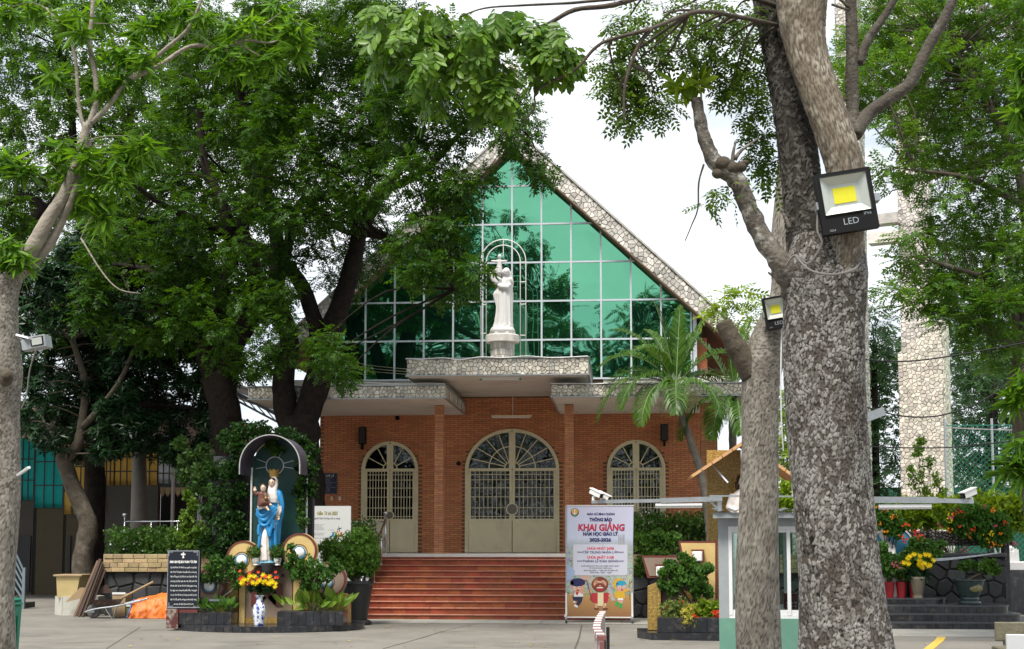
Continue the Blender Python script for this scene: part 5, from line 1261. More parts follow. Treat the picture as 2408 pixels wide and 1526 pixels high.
hx0 = XC + SX + .1
hl = [(np.array((x,YP + .5 + random.uniform(-.1,.4),z)),np.array([.34,.3,.26])) for x in np.arange(hx0,hx0 + 3.0,.3) for z in (zPl + .15,zPl + .5,zPl + .78)]
plant('hedge','tall clipped hedge with tiny white blooms between the banner and the leaning palm','hedge',hl,SMALL,lHedge,140,base=(hx0 + 1.4,YP + .5,zPl - .06),stems=14,sd=6,flowers=(('flowers',mFlW,7,(.02,.035),hl[2::3]),),stemr=.014)
def pcl(lst,Y): return px_clumps(lst,Y)
plant('shrub','round glossy shrub trailing over the stone wall right of the banner','shrub',pcl([(1510,1275,24,22,0),(1545,1265,26,22,0),(1580,1270,24,22,0),(1530,1300,22,20,-.1),(1510,1325,16,18,-.2),(1560,1300,20,16,0),(1500,1345,12,12,-.2)],33.0),MEDL,lHedge,70,base=(P(1540,1300,33.4).x,33.6,zPl - .06),stems=5,sd=8)
plant('shrub','yellow-green leafy shrub rising behind the prayer tablet','shrub',pcl([(440,1220,22,28,0),(430,1255,26,26,0),(455,1190,16,20,0),(470,1250,24,26,0),(445,1285,28,20,-.1),(480,1290,22,20,0),(440,1165,10,14,0)],33.2),MEDL,leafmat('yellowgreen_leaf',(.05,.12,.016),(.13,.22,.025),.35,.4,2),60,base=(P(450,1300,33.4).x,33.5,zPl - .06),stems=5,sd=9)
plant('shrub','broad-leaved young tree left of the shrine niche, pale leaves in the shade','shrub',pcl([(440,1080,26,26,.2),(470,1110,26,26,0),(430,1120,24,24,.2),(480,1060,20,22,.2),(460,1150,24,24,0),(500,1150,26,26,0),(425,1040,20,20,.3),(500,1090,24,26,.1)],33.9),[rosette(8,.14,.06,OVAL,.5,s) for s in (3,4)],leafmat('shade_leaf',(.035,.09,.02),(.085,.16,.035),.35,.4,2),26,base=(P(480,1300,34).x,34,zPl - .06),stems=4,sd=10)
# ------------------------------------------------------------------ shrine of the blue-mantled mother
YN = 28.6; Zm = ZRC(900,1740,2.7257); Z2 = ZRC(600,1700,1.7033)
shr = thing('shrine','outdoor shrine with mosaic pillars, cream discs and an arched green niche','shrine',(P(632,1480,YN).x,YN,0))
SXc = P(*Zm(510,1365),YN).x
bc = P(632,1470,28.7).x
def ell(a,b,n,cx,cy): return [(cx + a * math.cos(2 * math.pi * i / n),cy + b * math.sin(2 * math.pi * i / n)) for i in range(n)]
def slab(mb,poly,z0,z1):
    n = len(poly); mb.add([(x,y,z0) for x,y in poly] + [(x,y,z1) for x,y in poly],[tuple(range(n,2 * n)),tuple(reversed(range(n)))] + [(i,(i + 1) % n,(i + 1) % n + n,i + n) for i in range(n)]); return mb
slab(MB(),ell(2.0,1.42,60,bc,28.75),0,.125).obj('platform',mBlackTile,shr)
n_ = 64; po = ell(2.012,1.432,n_,bc,28.75); pi_ = ell(1.99,1.41,n_,bc,28.75)
for i in range(n_):
    j = (i + 1) % n_
    if min(po[i][1],po[j][1]) > 29.1: continue
    a,b,c,d = po[i],po[j],pi_[j],pi_[i]; f_ = .02
    a2 = (a[0] + (b[0] - a[0]) * f_,a[1] + (b[1] - a[1]) * f_); b2 = (b[0] + (a[0] - b[0]) * f_,b[1] + (a[1] - b[1]) * f_)
    slab(MB(),[a2,b2,c,d],.006,.118).obj('edge_tile',mBlackTile,shr)
def zpb(x0,x1,y0,y1,Y,d,mat,nm,bev=0,Z=Z2,par=None): return zb(MB(),x0,x1,y0,y1,Y,d,Z,bev).obj(nm,mat,par or shr)
# back panels
zpb(650,972,968,1312,28.55,.25,mTaupe,'centre_panel'); zpb(644,976,956,968,28.50,.32,mMaroon,'altar_cap'); zpb(650,972,1312,1372,28.53,.27,mMosaic,'panel_foot')
zpb(604,649,990,1372,28.50,.3,mYellow,'post'); zpb(973,1026,990,1372,28.50,.3,mYellow,'post')
zpb(524,603,985,1372,28.58,.25,mMosaic,'mosaic_pillar'); zpb(1027,1100,985,1372,28.58,.25,mMosaic,'mosaic_pillar')
m_ = MB(); ppoly(m_,[Z2(1240,1372),Z2(1240,1150),Z2(1315,1150),Z2(1345,1175),Z2(1345,1372)],28.5,.4); m_.obj('mosaic_pillar',mMosaic,shr)
zpb(340,523,1150,1372,28.62,.2,mTaupe,'wing_panel'); zpb(1101,1239,1150,1372,28.62,.2,mTaupe,'wing_panel')
zpb(712,888,1018,1036,28.2,.34,mBlackTile,'shelf')
# letter M
mo = P(*Z2(795,1165),28.53)
text('M',(mo.x,28.53,mo.z),.66,mMaroon,shr,'letter',bold=.012,width=.66)
# discs with lenses
for (cx,cz,r_,lx,lz,lr,yy,fm) in ((635,905,118,625,920,44,28.36,mYellow),(1017,858,122,1018,868,44,28.30,mYellow),(402,1090,112,405,1095,44,28.40,mTaupe),(1215,1052,122,1205,1068,42,28.34,mTaupe)):
    c = P(*Z2(cx,cz),yy); r0 = r_ / (1.7033 * 1.70101 * PXM(yy)); l = P(*Z2(lx,lz),yy); lr_ = lr / (1.7033 * 1.70101 * PXM(yy))
    m_ = MB(); disc(m_,c,r0,yy,yy + .18,48); d_ = m_.obj('disc',mMaroon if False else fm,shr)
    ringd(MB(),c,r0 * .90,r0 * 1.004,yy - .012,yy + .03,48).obj('rim',mMaroon,d_)
    ringd(MB(),l,lr_ * 1.2,lr_ * 1.3,yy - .006,yy + .002,36).obj('groove',mMaroon,d_)
    ringd(MB(),l,lr_ * .86,lr_,yy - .03,yy + .002,36).obj('lens_ring',mBlueP,d_)
    MB().sphere((l.x,yy - .01,l.z),lr_ * .87,20,12,(1,.4,1)).obj('lens',mPotW,d_,smooth=True)
# tiled planter boxes
def tbox(x0,x1,Yf,Yb,z0,z1,nx,nm='planter_box'):
    m_ = MB(); m_.box(x0,x1,Yf + .012,Yb,z0,z1 - .004); o = m_.obj(nm,mBlackTile,shr)
    for i in range(nx):
        a = x0 + (x1 - x0) * i / nx + .003; b = x0 + (x1 - x0) * (i + 1) / nx - .003
        MB().box(a,b,Yf,Yf + .013,z0 + .004,z1,.003).obj('tile',mBlackTile,o)
    MB().box(x0 + .03,x1 - .03,Yf + .04,Yb - .03,z1 - .003,z1 + .008).obj('soil',mSoil,o)
lx0,lx1 = P(*Z2(190,1360),27.85).x,P(*Z2(550,1360),27.85).x; rx0,rx1 = P(*Z2(860,1360),27.75).x,P(*Z2(1310,1360),27.75).x
tbox(lx0,lx1,27.9,28.35,.125,.37,7); tbox(rx0,rx1,27.8,28.3,.125,.40,9)
# niche
mNiche = M('niche_green',(.006,.06,.052),.5,.35,3,stain=(.02,.12,.10),sscale=2.5,samt=.5)
nk = 1 / (2.7257 * 1.70101 * PXM(YN)); nz = lambda y: P(*Zm(510,y),YN).z
nx_ = SXc + .055
YBk = 28.95; hwN = .60; zsp = nz(345); zbt = nz(1380)
pts = [(-hwN,zbt),(-hwN,zsp)] + [(hwN * math.cos(a),zsp + hwN * math.sin(a)) for a in [math.pi * (1 - i / 22) for i in range(1,22)]] + [(hwN,zsp),(hwN,zbt)]
MB().prism(pts,(nx_,YBk,0),(1,0,0),(0,0,1),(0,1,0),0,.04).obj('niche_back',mNiche,shr)
for s in (-1,1): MB().tube([(nx_ + s * hwN,YBk - .03,zbt),(nx_ + s * hwN,YBk - .03,zsp)],.022,8).obj('niche_post',mWhitePl,shr)
aw = [(-.64,nz(440)),(-.64,zsp)] + [(.64 * math.cos(a),zsp + .64 * math.sin(a)) for a in [math.pi * (1 - i / 26) for i in range(1,26)]] + [(.64,zsp),(.64,nz(440))]
ai = [(u * .965,v if v <= zsp else zsp + (v - zsp) * .965) for u,v in aw]
mAwn = M('weathered_awning',(.075,.06,.085),.55,.4,4,.1,30,stain=(.22,.20,.23),sscale=3,samt=.5)
aw_o = MB().ring(aw,ai,(nx_,28.1,0),(1,0,0),(0,0,1),(0,1,0),0,.84).obj('awning',mAwn,shr)
MB().ring([(u * 1.012,v if v <= zsp else zsp + (v - zsp) * 1.012) for u,v in aw],[(u * .98,v if v <= zsp else zsp + (v - zsp) * .98) for u,v in aw],(nx_,28.1,0),(1,0,0),(0,0,1),(0,1,0),-.02,.012).obj('awning_edge',M('chipped_white',(.50,.49,.50),.6,.5,14,stain=(.12,.1,.12),sscale=6,samt=.9),aw_o)
hc = P(*Zm(543,335),YBk - .03); ringd(MB(),hc,.18,.20,YBk - .035,YBk - .015).obj('halo_ring',mGalv,shr)
for an in (100,65,160,15,188,-8):
    a = R(an); MB().bar((hc.x + .2 * math.cos(a),YBk - .025,hc.z + .2 * math.sin(a)),(hc.x + .42 * math.cos(a),YBk - .025,hc.z + .42 * math.sin(a)),.016,.012).obj('ray',mGalv,shr)
# statue
YM = 28.45; mk = lambda px: px / (2.7257 * 1.70101 * PXM(YM)); mx_ = lambda x: SXc + mk(x - 510); mz = lambda y: P(*Zm(510,y),YM).z
mSkin = M('painted_skin',(.66,.47,.34),.5,.12,8); mBlueM = M('blue_mantle',(.012,.23,.50),.42,.25,5,c2=(.01,.15,.36)); mDress = M('cream_dress',(.74,.68,.64),.5,.1,4)
mBrownR = M('brown_robe',(.13,.045,.03),.55,.2,5); mHair = M('painted_hair',(.03,.016,.01),.5,.3,9); mGold = M('old_gold',(.32,.20,.05),.45,.4,8,metal=.5); mDarkP = M('dark_paint',(.02,.012,.01),.5)
vs_ = thing('mary_statue','painted statue of a crowned woman in a blue mantle holding a child in brown','statue',(SXc,YM,mz(1378)))
m_ = MB(); m_.lathe(mx_(480),YM,[(.26,mz(1420)),(.26,mz(1385)),(.22,mz(1368))],28,1.0,.7); m_.obj('cloud_base',M('pale_blue_base',(.16,.42,.55),.5,.3,14),vs_,smooth=True)
m_ = MB(); robe(m_,0,YM,[(mz(1370),mx_(470),-.06,.125,.13,1.2),(mz(1300),mx_(468),-.065,.115,.125),(mz(1200),mx_(466),-.07,.095,.11),(mz(1100),mx_(468),-.07,.08,.10),(mz(1000),mx_(480),-.04,.06,.08,.5)],folds=10,amp=.07,tw=.15); remesh(m_,'dress',mDress,vs_,.012)
m_ = MB(); robe(m_,0,YM + .02,[(mz(1250),mx_(500),0,.205,.125,1.4),(mz(1150),mx_(503),0,.205,.13,1.4),(mz(1050),mx_(508),0,.205,.135,1.3),(mz(950),mx_(512),0,.215,.14,1.2),(mz(860),mx_(512),0,.265,.15),(mz(780),mx_(515),0,.255,.145),(mz(700),mx_(530),0,.205,.13,.8),(mz(640),mx_(540),0,.165,.115,.5),(mz(600),mx_(545),0,.12,.09,.3),(mz(585),mx_(545),0,.07,.06,.1)],folds=8,amp=.055,tw=.9,sd=1)
# swags of the mantle across the front
for (pts,r0_) in (([(380,800),(400,870),(450,880),(520,830),(570,780)],.045),([(370,850),(410,910),(470,930),(540,860),(590,800)],.04),([(400,920),(430,980),(490,980),(560,890),(600,830)],.038),([(400,980),(395,1040),(400,1090)],.035),([(490,990),(505,1060),(525,1110)],.04),([(560,930),(540,1020),(520,1110)],.035),([(590,960),(585,1080),(590,1230)],.035),([(410,1080),(405,1170),(400,1240)],.035)):
    m_.tube(spl([(mx_(a),YM - .12 - .02 * math.sin(i),mz(b)) for i,(a,b) in enumerate(pts)],4),r0_,9)
m_.tube(spl([(mx_(600),YM - .03,mz(620)),(mx_(630),YM - .06,mz(700)),(mx_(645),YM - .07,mz(790)),(mx_(640),YM - .08,mz(870))],4),[.06,.065,.065,.065,.062,.06,.06,.058,.055,.05,.045,.04,.03],10)
remesh(m_,'mantle',mBlueM,vs_,.014)
m_ = MB(); robe(m_,0,YM - .03,[(mz(740),mx_(550),-.06,.085,.06,.5),(mz(690),mx_(545),-.06,.10,.075,.8),(mz(640),mx_(532),-.05,.105,.085,.8),(mz(600),mx_(533),-.03,.095,.08,.5),(mz(540),mx_(538),.02,.095,.08,.2),(mz(490),mx_(537),.03,.088,.078,.1),(mz(455),mx_(536),.03,.05,.05,0)],folds=6,amp=.05,tw=.8); remesh(m_,'veil',mDress,vs_,.009)
m_ = MB(); head(m_,(mx_(530),YM - .075,mz(522)),.185); remesh(m_,'head',mSkin,vs_,.006,1)
m_ = MB(); m_.sphere((mx_(531),YM - .06,mz(500)),.083,16,10,(.84,.9,.82)); m_.obj('hair',mHair,vs_,smooth=True)
for s in (-1,1):
    MB().sphere((mx_(530) + s * .027,YM - .152,mz(516)),.012,8,6,(1.2,.4,.5)).obj('eye',mDarkP,vs_); MB().sphere((mx_(530) + s * .027,YM - .150,mz(505)),.016,8,6,(1.3,.3,.2)).obj('eyebrow',mHair,vs_)
MB().sphere((mx_(530),YM - .158,mz(548)),.014,8,6,(1.3,.4,.4)).obj('lips',M('lip_paint',(.45,.12,.10),.5),vs_)
m_ = MB(); cz0,cz1 = mz(455),mz(385); n_ = 24
for i in range(n_):
    a0,a1 = 2 * math.pi * i / n_,2 * math.pi * (i + 1) / n_; zt1_ = cz1 + (.0 if i % 3 else .035)
    q_ = [(mx_(545) + r_ * math.cos(a) * 1.0,YM - .02 + r_ * math.sin(a),z) for a,r_,z in ((a0,.09,cz0),(a1,.09,cz0),((a1),.118,cz1),((a0 + a1) / 2,.12,zt1_),(a0,.118,cz1))]
    m_.add(q_,[(0,1,2,3,4)])
m_.lathe(mx_(545),YM - .02,[(.094,cz0 - .005),(.096,cz0 + .015),(.09,cz0 + .02)],24,close=False); m_.obj('crown',mGold,vs_)
# her arms, sceptre
for q_ in (((mx_(615),YM - .15,mz(880)),(.15,-.2,-1),.10),((mx_(450),YM - .2,mz(785)),(1,-.1,.12),.12)): m_ = MB(); hand(m_,*q_); remesh(m_,'hand',mSkin,vs_,.006,1)
m_ = MB(); m_.tube([(mx_(630),YM - .10,mz(780)),(mx_(632),YM - .13,mz(830)),(mx_(620),YM - .15,mz(880))],[.035,.033,.028],10); m_.obj('sleeve',mDress,vs_,smooth=True); m_ = MB(); m_.tube([(mx_(395),YM - .12,mz(770)),(mx_(410),YM - .17,mz(800)),(mx_(450),YM - .2,mz(790))],[.04,.042,.03],10); m_.obj('sleeve',mDress,vs_,smooth=True)
m_ = MB(); m_.tube([(mx_(583),YM - .2,mz(1040)),(mx_(624),YM - .19,mz(750))],.011,8); m_.sphere((mx_(625),YM - .19,mz(740)),.022,10,8); m_.obj('sceptre',mGold,vs_,smooth=True)
# the child
m_ = MB(); robe(m_,0,YM - .2,[(mz(775),mx_(440),0,.10,.085,.5),(mz(735),mx_(445),0,.105,.09,.4),(mz(680),mx_(437),0,.085,.07,.3),(mz(640),mx_(437),0,.09,.065,.2),(mz(618),mx_(440),0,.05,.045,0)],n=36,folds=7,amp=.04)
m_.tube(spl([(mx_(440),YM - .22,mz(755)),(mx_(490),YM - .29,mz(735)),(mx_(528),YM - .26,mz(755))],4),[.065,.066,.066,.064,.06,.055,.05,.045,.04],10)
m_.tube([(mx_(400),YM - .2,mz(630)),(mx_(370),YM - .22,mz(655)),(mx_(358),YM - .24,mz(630))],[.04,.042,.036],10); m_.tube([(mx_(475),YM - .22,mz(640)),(mx_(490),YM - .27,mz(680)),(mx_(500),YM - .28,mz(690))],[.04,.04,.034],10)
remesh(m_,'child_robe',mBrownR,vs_,.008)
m_ = MB(); head(m_,(mx_(452),YM - .22,mz(582)),.155); remesh(m_,'child_head',mSkin,vs_,.006,1)
for q_ in (((mx_(360),YM - .24,mz(620)),(.05,-.1,1),.11),((mx_(500),YM - .29,mz(692)),(.7,-.2,.1),.07)): m_ = MB(); hand(m_,*q_); remesh(m_,'child_hand',mSkin,vs_,.006,1)
m_ = MB(); m_.tube([(mx_(520),YM - .27,mz(750)),(mx_(548),YM - .28,mz(765))],[.03,.022],8); m_.sphere((mx_(552),YM - .30,mz(766)),.026,10,8,(1.2,1,.7)); remesh(m_,'child_foot',mSkin,vs_,.006,1); m_ = MB(); m_.tube([(mx_(500),YM - .29,mz(785)),(mx_(520),YM - .3,mz(815)),(mx_(535),YM - .32,mz(825))],[.03,.024,.018],8)
remesh(m_,'child_foot',mSkin,vs_,.006,1)
m_ = MB(); m_.sphere((mx_(447),YM - .195,mz(565)),.078,16,10,(.95,.95,.85)); m_.obj('child_hair',mHair,vs_,smooth=True)
m_ = MB(); m_.sphere((mx_(500),YM - .33,mz(695)),.04,14,10); m_.box(mx_(500) - .006,mx_(500) + .006,YM - .336,YM - .324,mz(680),mz(645)); m_.box(mx_(500) - .025,mx_(500) + .025,YM - .336,YM - .324,mz(664),mz(656)); m_.obj('orb',mGold,vs_)
# pots at her feet
def pot(name,lab,cat,c,z0,prof,mat,grp=None,n=24):
    t = thing(name,lab,cat,(c.x,c.y,z0),grp); MB().lathe(c.x,c.y,[(r_,z0 + h) for r_,h in prof],n).obj('body',mat,t,smooth=False); return t
zal = P(*Z2(700,956),28.35).z
for xx,lb in ((722,'white ceramic pot with an orange-flowered rose at the left foot of the statue'),(870,'white ceramic pot with a red-flowered rose at the right foot of the statue')):
    c = P(*Z2(xx,940),28.32); pt = pot('flower_pot',lb,'flower pot',c,zal,[(.055,0),(.06,.01),(.05,.025),(.075,.08),(.085,.15),(.09,.16),(.08,.155)],mPotW)
    cl_ = [(np.array((c.x + a,c.y,zal + b)),np.array([.09,.08,.08])) for a,b in ((0,.24),(-.06,.28),(.07,.30),(0,.34))]
    pp = plant('rose_plant','leafy rose with %s blooms in the %s white pot' % (('orange','left') if xx < 800 else ('red','right')),'rose',cl_,SMALL,lHedge,40,base=(c.x,c.y,zal + .15),stems=4,sd=xx,stemr=.006,size=(.7,1.0),flowers=(('flowers',mFlO if xx < 800 else mFlR,3,(.02,.035),None),))
c = P(*Z2(800,985),28.25); zsh = P(*Z2(800,1017),28.2).z + .002
pot('incense_bowl','dark grey incense bowl on the black shelf under the blue-mantled statue','bowl',c,zsh,[(.075,0),(.10,.06),(.135,.2),(.14,.235),(.125,.235),(.12,.2)],M('charcoal_bowl',(.045,.045,.047),.7,.3,8))
# big blue and white vase
c = P(*Z2(743,1380),27.75); zv = .126
mVase,Nn,Ll = nodes_of('blue_white_porcelain'); b_ = Nn.new('ShaderNodeBsdfPrincipled'); b_.inputs['Roughness'].default_value = .18
g_ = Nn.new('ShaderNodeNewGeometry'); n1 = Nn.new('ShaderNodeTexNoise'); n1.inputs['Scale'].default_value = 13; n1.inputs['Detail'].default_value = 8; n1.inputs['Roughness'].default_value = .7; Ll.new(g_.outputs['Position'],n1.inputs['Vector'])
r_ = Nn.new('ShaderNodeValToRGB'); r_.color_ramp.elements[0].position = .50; r_.color_ramp.elements[0].color = (.76,.80,.84,1); r_.color_ramp.elements[1].position = .56; r_.color_ramp.elements[1].color = (.02,.05,.30,1); Ll.new(n1.outputs['Fac'],r_.inputs['Fac']); Ll.new(r_.outputs[0],b_.inputs['Base Color']); out(Nn,Ll,b_.outputs[0])
va = thing('vase','tall blue and white porcelain vase standing on the black shrine platform','vase',(c.x,c.y,zv))
MB().lathe(c.x,c.y,[(r_ * .82,zv + h * .71) for r_,h in ((.115,0),(.12,.02),(.13,.1),(.155,.3),(.165,.42),(.16,.5),(.13,.58),(.09,.64),(.078,.72),(.085,.8),(.125,.86),(.13,.865),(.07,.80),(.06,.7))],32).obj('body',mVase,va,smooth=True)
fc = [(np.array((c.x + a,c.y + d,zv + z)),np.array([.12,.1,.09])) for a,d,z in ((-.18,0,.75),(0,0,.73),(.18,0,.73),(.08,.1,.78),(-.08,.08,.77))]
bq = plant('flower_bouquet','bouquet of yellow chrysanthemums and orange gladioli in the porcelain vase','flowers',fc,MEDL,lMangoD,26,base=(c.x,c.y,zv + .5),stems=10,sd=44,stemr=.008,bark=lHedge,size=(.8,1.1))
g2 = np.random.default_rng(5); n = 26; C = np.stack([c.x + g2.uniform(-.36,.36,n),c.y - .08 + g2.uniform(-.12,.05,n),zv + .84 + g2.uniform(-.02,.2,n)],1); C[:,2] -= (np.abs(C[:,0] - c.x) / .36) ** 2 * .14
for i in range(n):
    V,Fo = scatter_arrays(POM,C[i:i + 1],np.array([[g2.uniform(-.4,.4),-1,.5]]),np.array([[0,.2,1.0]]),np.array([.075])); np_mesh('blossom',V,Fo,mFlY,bq)
for i in range(20):
    p_ = np.array([[c.x + g2.uniform(-.42,.45),c.y + g2.uniform(-.05,.12),zv + .88 + g2.uniform(-.06,.26)]]); V,Fo = scatter_arrays(FLW,p_,np.array([[g2.uniform(-.6,.6),-1,.5]]),np.array([[0,0,1.0]]),np.array([.045])); np_mesh('petals',V,Fo,mFlR,bq)
# plants in the tiled boxes
def tuft(x0,x1,Y,z,n,lab,sd,ll=.24,lw=.075,leaf=None):
    t = thing('foliage_plant',lab,'plant',((x0 + x1) / 2,Y,z)); g2 = np.random.default_rng(sd)
    C = np.stack([g2.uniform(x0,x1,n),Y + g2.uniform(-.12,.14,n),np.full(n,z)],1); D = g2.normal(size=(n,3)) * np.array([.6,.45,.2]) + np.array([0,-.25,.85]); UP = D * 0 + np.array([0,-1,.6]) + g2.normal(size=(n,3)) * .4
    LF = (np.array([(0,0,0),(.45,.03,0),(.6,.5,.05),(.85,.4,-.1),(1.05,0,-.25),(.85,-.4,-.1),(.6,-.5,.05),(.45,-.03,0)],float) * np.array([1.7,1,1]),np.array([(0,1,7,0)[:4],(1,4,3,2),(1,7,6,5)]))
    LF = (np.array([(0,.02,0),(0,-.02,0),(.5,-.03,0),(.5,.03,0),(.72,.5,.06),(1.0,.40,-.08),(1.25,0,-.3),(1.0,-.40,-.08),(.72,-.5,.06)],float),np.array([(0,1,2,3),(3,6,5,4),(2,8,7,6)]))
    T = LF[0] * np.array([ll * 1.6,lw,lw]); S = g2.uniform(.7,1.15,n)
    for i in range(n):
        V,Fo = scatter_arrays((T,LF[1]),C[i:i + 1],D[i:i + 1],UP[i:i + 1],S[i:i + 1]); np_mesh('leaf',V,Fo,leaf or lTuft,t)
lTuft = leafmat('tuft_leaf',(.06,.13,.018),(.16,.25,.03),.3,.38,3)
lTuft2 = leafmat('tuft_leaf_dark',(.035,.10,.016),(.085,.18,.025),.3,.38,3)
tuft(lx0 + .05,lx1 - .05,28.1,.375,95,'low bushy green plants in the left tiled box of the shrine',3,.17,.09,lTuft2)
tuft(rx0 + .05,rx1 - .08,28.02,.405,80,'broad upright lily leaves in the right tiled box of the shrine',4,.26,.105,lTuft)
# prayer tablet
Zp = ZRC(660,2190,4.92)
YT = 27.9
tb = thing('prayer_tablet','black prayer tablet with a white cross and white lettering on a peeling post','sign',(P(*Zp(360,1500),YT).x,YT,0))
mTab = M('black_tablet',(.008,.011,.022),.3,.2,4)
zb(MB(),30,690,50,1205,YT,.09,Zp).obj('panel',mTab,tb)
for x0,x1,y0,y1 in ((44,670,60,74),(44,680,1172,1186),(44,58,75,1171),(656,670,75,1171)): zb(MB(),x0,x1,y0,y1,YT - .004,.003,Zp).obj('border',mGalv,tb)
for sx,sy in ((0,0),(1,0),(0,1),(1,1)):
    for k in range(3):
        cx = 80 + k * 30 if not sx else 634 - k * 30; cy = 90 if not sy else 1155; ringd(MB(),P(*Zp(cx,cy),YT),.008,.014,YT - .0035,YT - .001,12).obj('corner_scroll',mGalv,tb)
        if k: cx = 76 if not sx else 640; cy = 90 + k * 30 if not sy else 1155 - k * 30; ringd(MB(),P(*Zp(cx,cy),YT),.008,.014,YT - .0035,YT - .001,12).obj('corner_scroll',mGalv,tb)
m_ = MB(); ppoly(m_,[Zp(*q) for q in ((350,95),(375,95),(368,125),(400,118),(400,150),(368,145),(378,208),(340,208),(350,145),(315,150),(315,118),(350,125))][::-1],YT - .004,.003); m_.obj('cross',mLetter,tb)
zt_('KINH XIN MẸ BẢO TOÀN ĐỨC TIN',360,285,44,YT - .004,Zp,mLetter,tb,550,bold=.003)
lines = ['Lạy Mẹ Maria Vô Nhiễm uy quyền trong Giáo','Hội. Mẹ là Đấng bảo vệ quyền thế và cao sang.','Mẹ là Đấng phù hộ đắc lực cho Giáo Hội. Mẹ','oai hùng như đạo quân dàn trận. Một mình Mẹ','đã tiêu diệt các bè rối trên dương gian, trong','lúc nguy nan, trong cơn phấn đấu, trong giờ','cơ cực. Xin Mẹ bảo vệ chúng con khỏi tay thù','địch. Và đến giờ lâm chung, xin đón nhận chúng','con vào nơi hạnh phúc trường sinh']
for i,s_ in enumerate(lines): zt_(s_,366,392 + i * 90,36,YT - .004,Zp,mLetter,tb,538 if i < 8 else 400)
zb(MB(),20,260,1206,1590,YT - .02,.14,Zp).obj('post',M('peeling_post',(.10,.025,.022),.8,.3,5,.2,30,stain=(.42,.41,.34),sscale=5,samt=1.0),tb)
zb(MB(),261,640,1206,1300,YT + .01,.08,Zp).obj('post_plate',mMaroon,tb)
# white information board
Zb = ZRC(1240,1880,3.632); YI = 31.3
ib_ = thing('information_board','white jubilee information board half hidden behind the cream disc','sign',(P(*Zb(400,1500),YI).x,YI,0))
x0v = (1240 - 240 / 3.632 * 1.0) / 1.70101
a_ = P(690,Zb(0,522)[1],YI); b_ = P(*Zb(594,522),YI)
MB().box(a_.x,b_.x,YI,YI + .05,.25,b_.z).obj('panel',M('board_white',(.62,.63,.62),.5,.1,2,stain=(.45,.45,.43),sscale=2,samt=.4),ib_)
for xx in (a_.x + .1,b_.x - .12): MB().box(xx,xx + .05,YI + .051,YI + .1,0,1.6).obj('leg',mGalv,ib_)
mOlive = M('olive_print',(.30,.27,.07),.6); mNavyT = M('navy_print',(.02,.02,.06),.6); mGreyT = M('grey_print',(.12,.12,.13),.6)
zt_('Năm Thánh 2025',250,630,50,YI - .003,Zb,mOlive,ib_,310,shear=.25,bold=.004); zt_('Những người hành hương của hy vọng',200,702,30,YI - .003,Zb,mNavyT,ib_,480,shear=.2)
for i,s_ in enumerate(('trong cả Giáo Hội Công Giáo cử hành','một cuộc sống đức tin qua việc','sám hối, đền tội để được thứ tha tội','lỗi và bác ái. 25 năm tổ chức','','Các tín hữu được lãnh ơn toàn xá','khi cầu nguyện theo ý','','Đức Thánh Cha, năm toàn')):
    if s_: zt_(s_,205 if i != 1 else 172,793 + i * 24.3,13,YI - .003,Zb,mGreyT,ib_,min(300,8.2 * len(s_)),'RIGHT')
def lg(pts,mat,Y=YI - .004): m_ = MB(); ppoly(m_,[Zb(*q) for q in pts][::-1],Y,.002); m_.obj('emblem',mat,ib_)
for dx,cc in ((0,(.02,.14,.42)),(40,(.03,.33,.12)),(78,(.72,.52,.04)),(115,(.62,.03,.04))):
    lg([(288 + dx,962),(318 + dx,945),(330 + dx,915 - dx * .15),(352 + dx,922 - dx * .15),(340 + dx,955),(312 + dx,975)],M('emblem_%d' % dx,cc,.6))
    ringd(MB(),P(*Zb(330 + dx * .6,910 - dx * .14),YI - .004),.0,.017,YI - .004,YI - .002,12).obj('emblem',M('emblem_dot_%d' % dx,cc,.6),ib_)
lg([(413,820),(422,818),(432,895),(424,896)],mNavyT); lg([(392,858),(460,836),(462,844),(394,867)],mNavyT,YI - .0035)
zt_('NĂM THÁNH 2025',310,870,10,YI - .003,Zb,mGreyT,ib_,90)
# potted trees by the shrine
c = P(*Z2(475,1330),28.0); pt = pot('bonsai_pot','grey glazed bonsai pot with a golden medallion left of the vase','flower pot',Vector((P(*Z2(475,1300),28.42).x,28.42,0)),.126,[(.2,0),(.24,.03),(.2,.09),(.27,.3),(.33,.45),(.36,.47),(.36,.51),(.31,.51),(.29,.44)],mPotG,n=28)
pc = P(*Z2(475,1255),28.1); MB().sphere((pc.x,28.17,pc.z),.1,16,10,(1.3,.35,.8)).obj('medallion',M('gold_flowers',(.40,.28,.05),.5,.6,30,c2=(.05,.012,.012)),pt)
SM2 = [rosette(8,.075,.045,OVAL,.6,s,stem=.08) for s in (5,6)]
lPot = leafmat('pot_tree_leaf',(.035,.10,.022),(.09,.19,.035),.35,.4,3)
bt = plant('bonsai_tree','small leafy tree with forked stems in the grey glazed pot','potted tree',[(np.array(P(*Z2(a,b),28.3)),np.array([r_,r_,r_ * .8])) for a,b,r_ in ((430,980,.2),(500,950,.22),(470,1030,.2),(560,1000,.2),(600,1040,.15),(400,1040,.13),(540,930,.14),(590,1090,.1),(620,960,.1),(340,1030,.07),(445,920,.12))],SM2,lPot,30,base=(P(*Z2(480,1205),28.42).x,28.42,.62),stems=5,sd=61,stemr=.03,size=(.7,1.1))
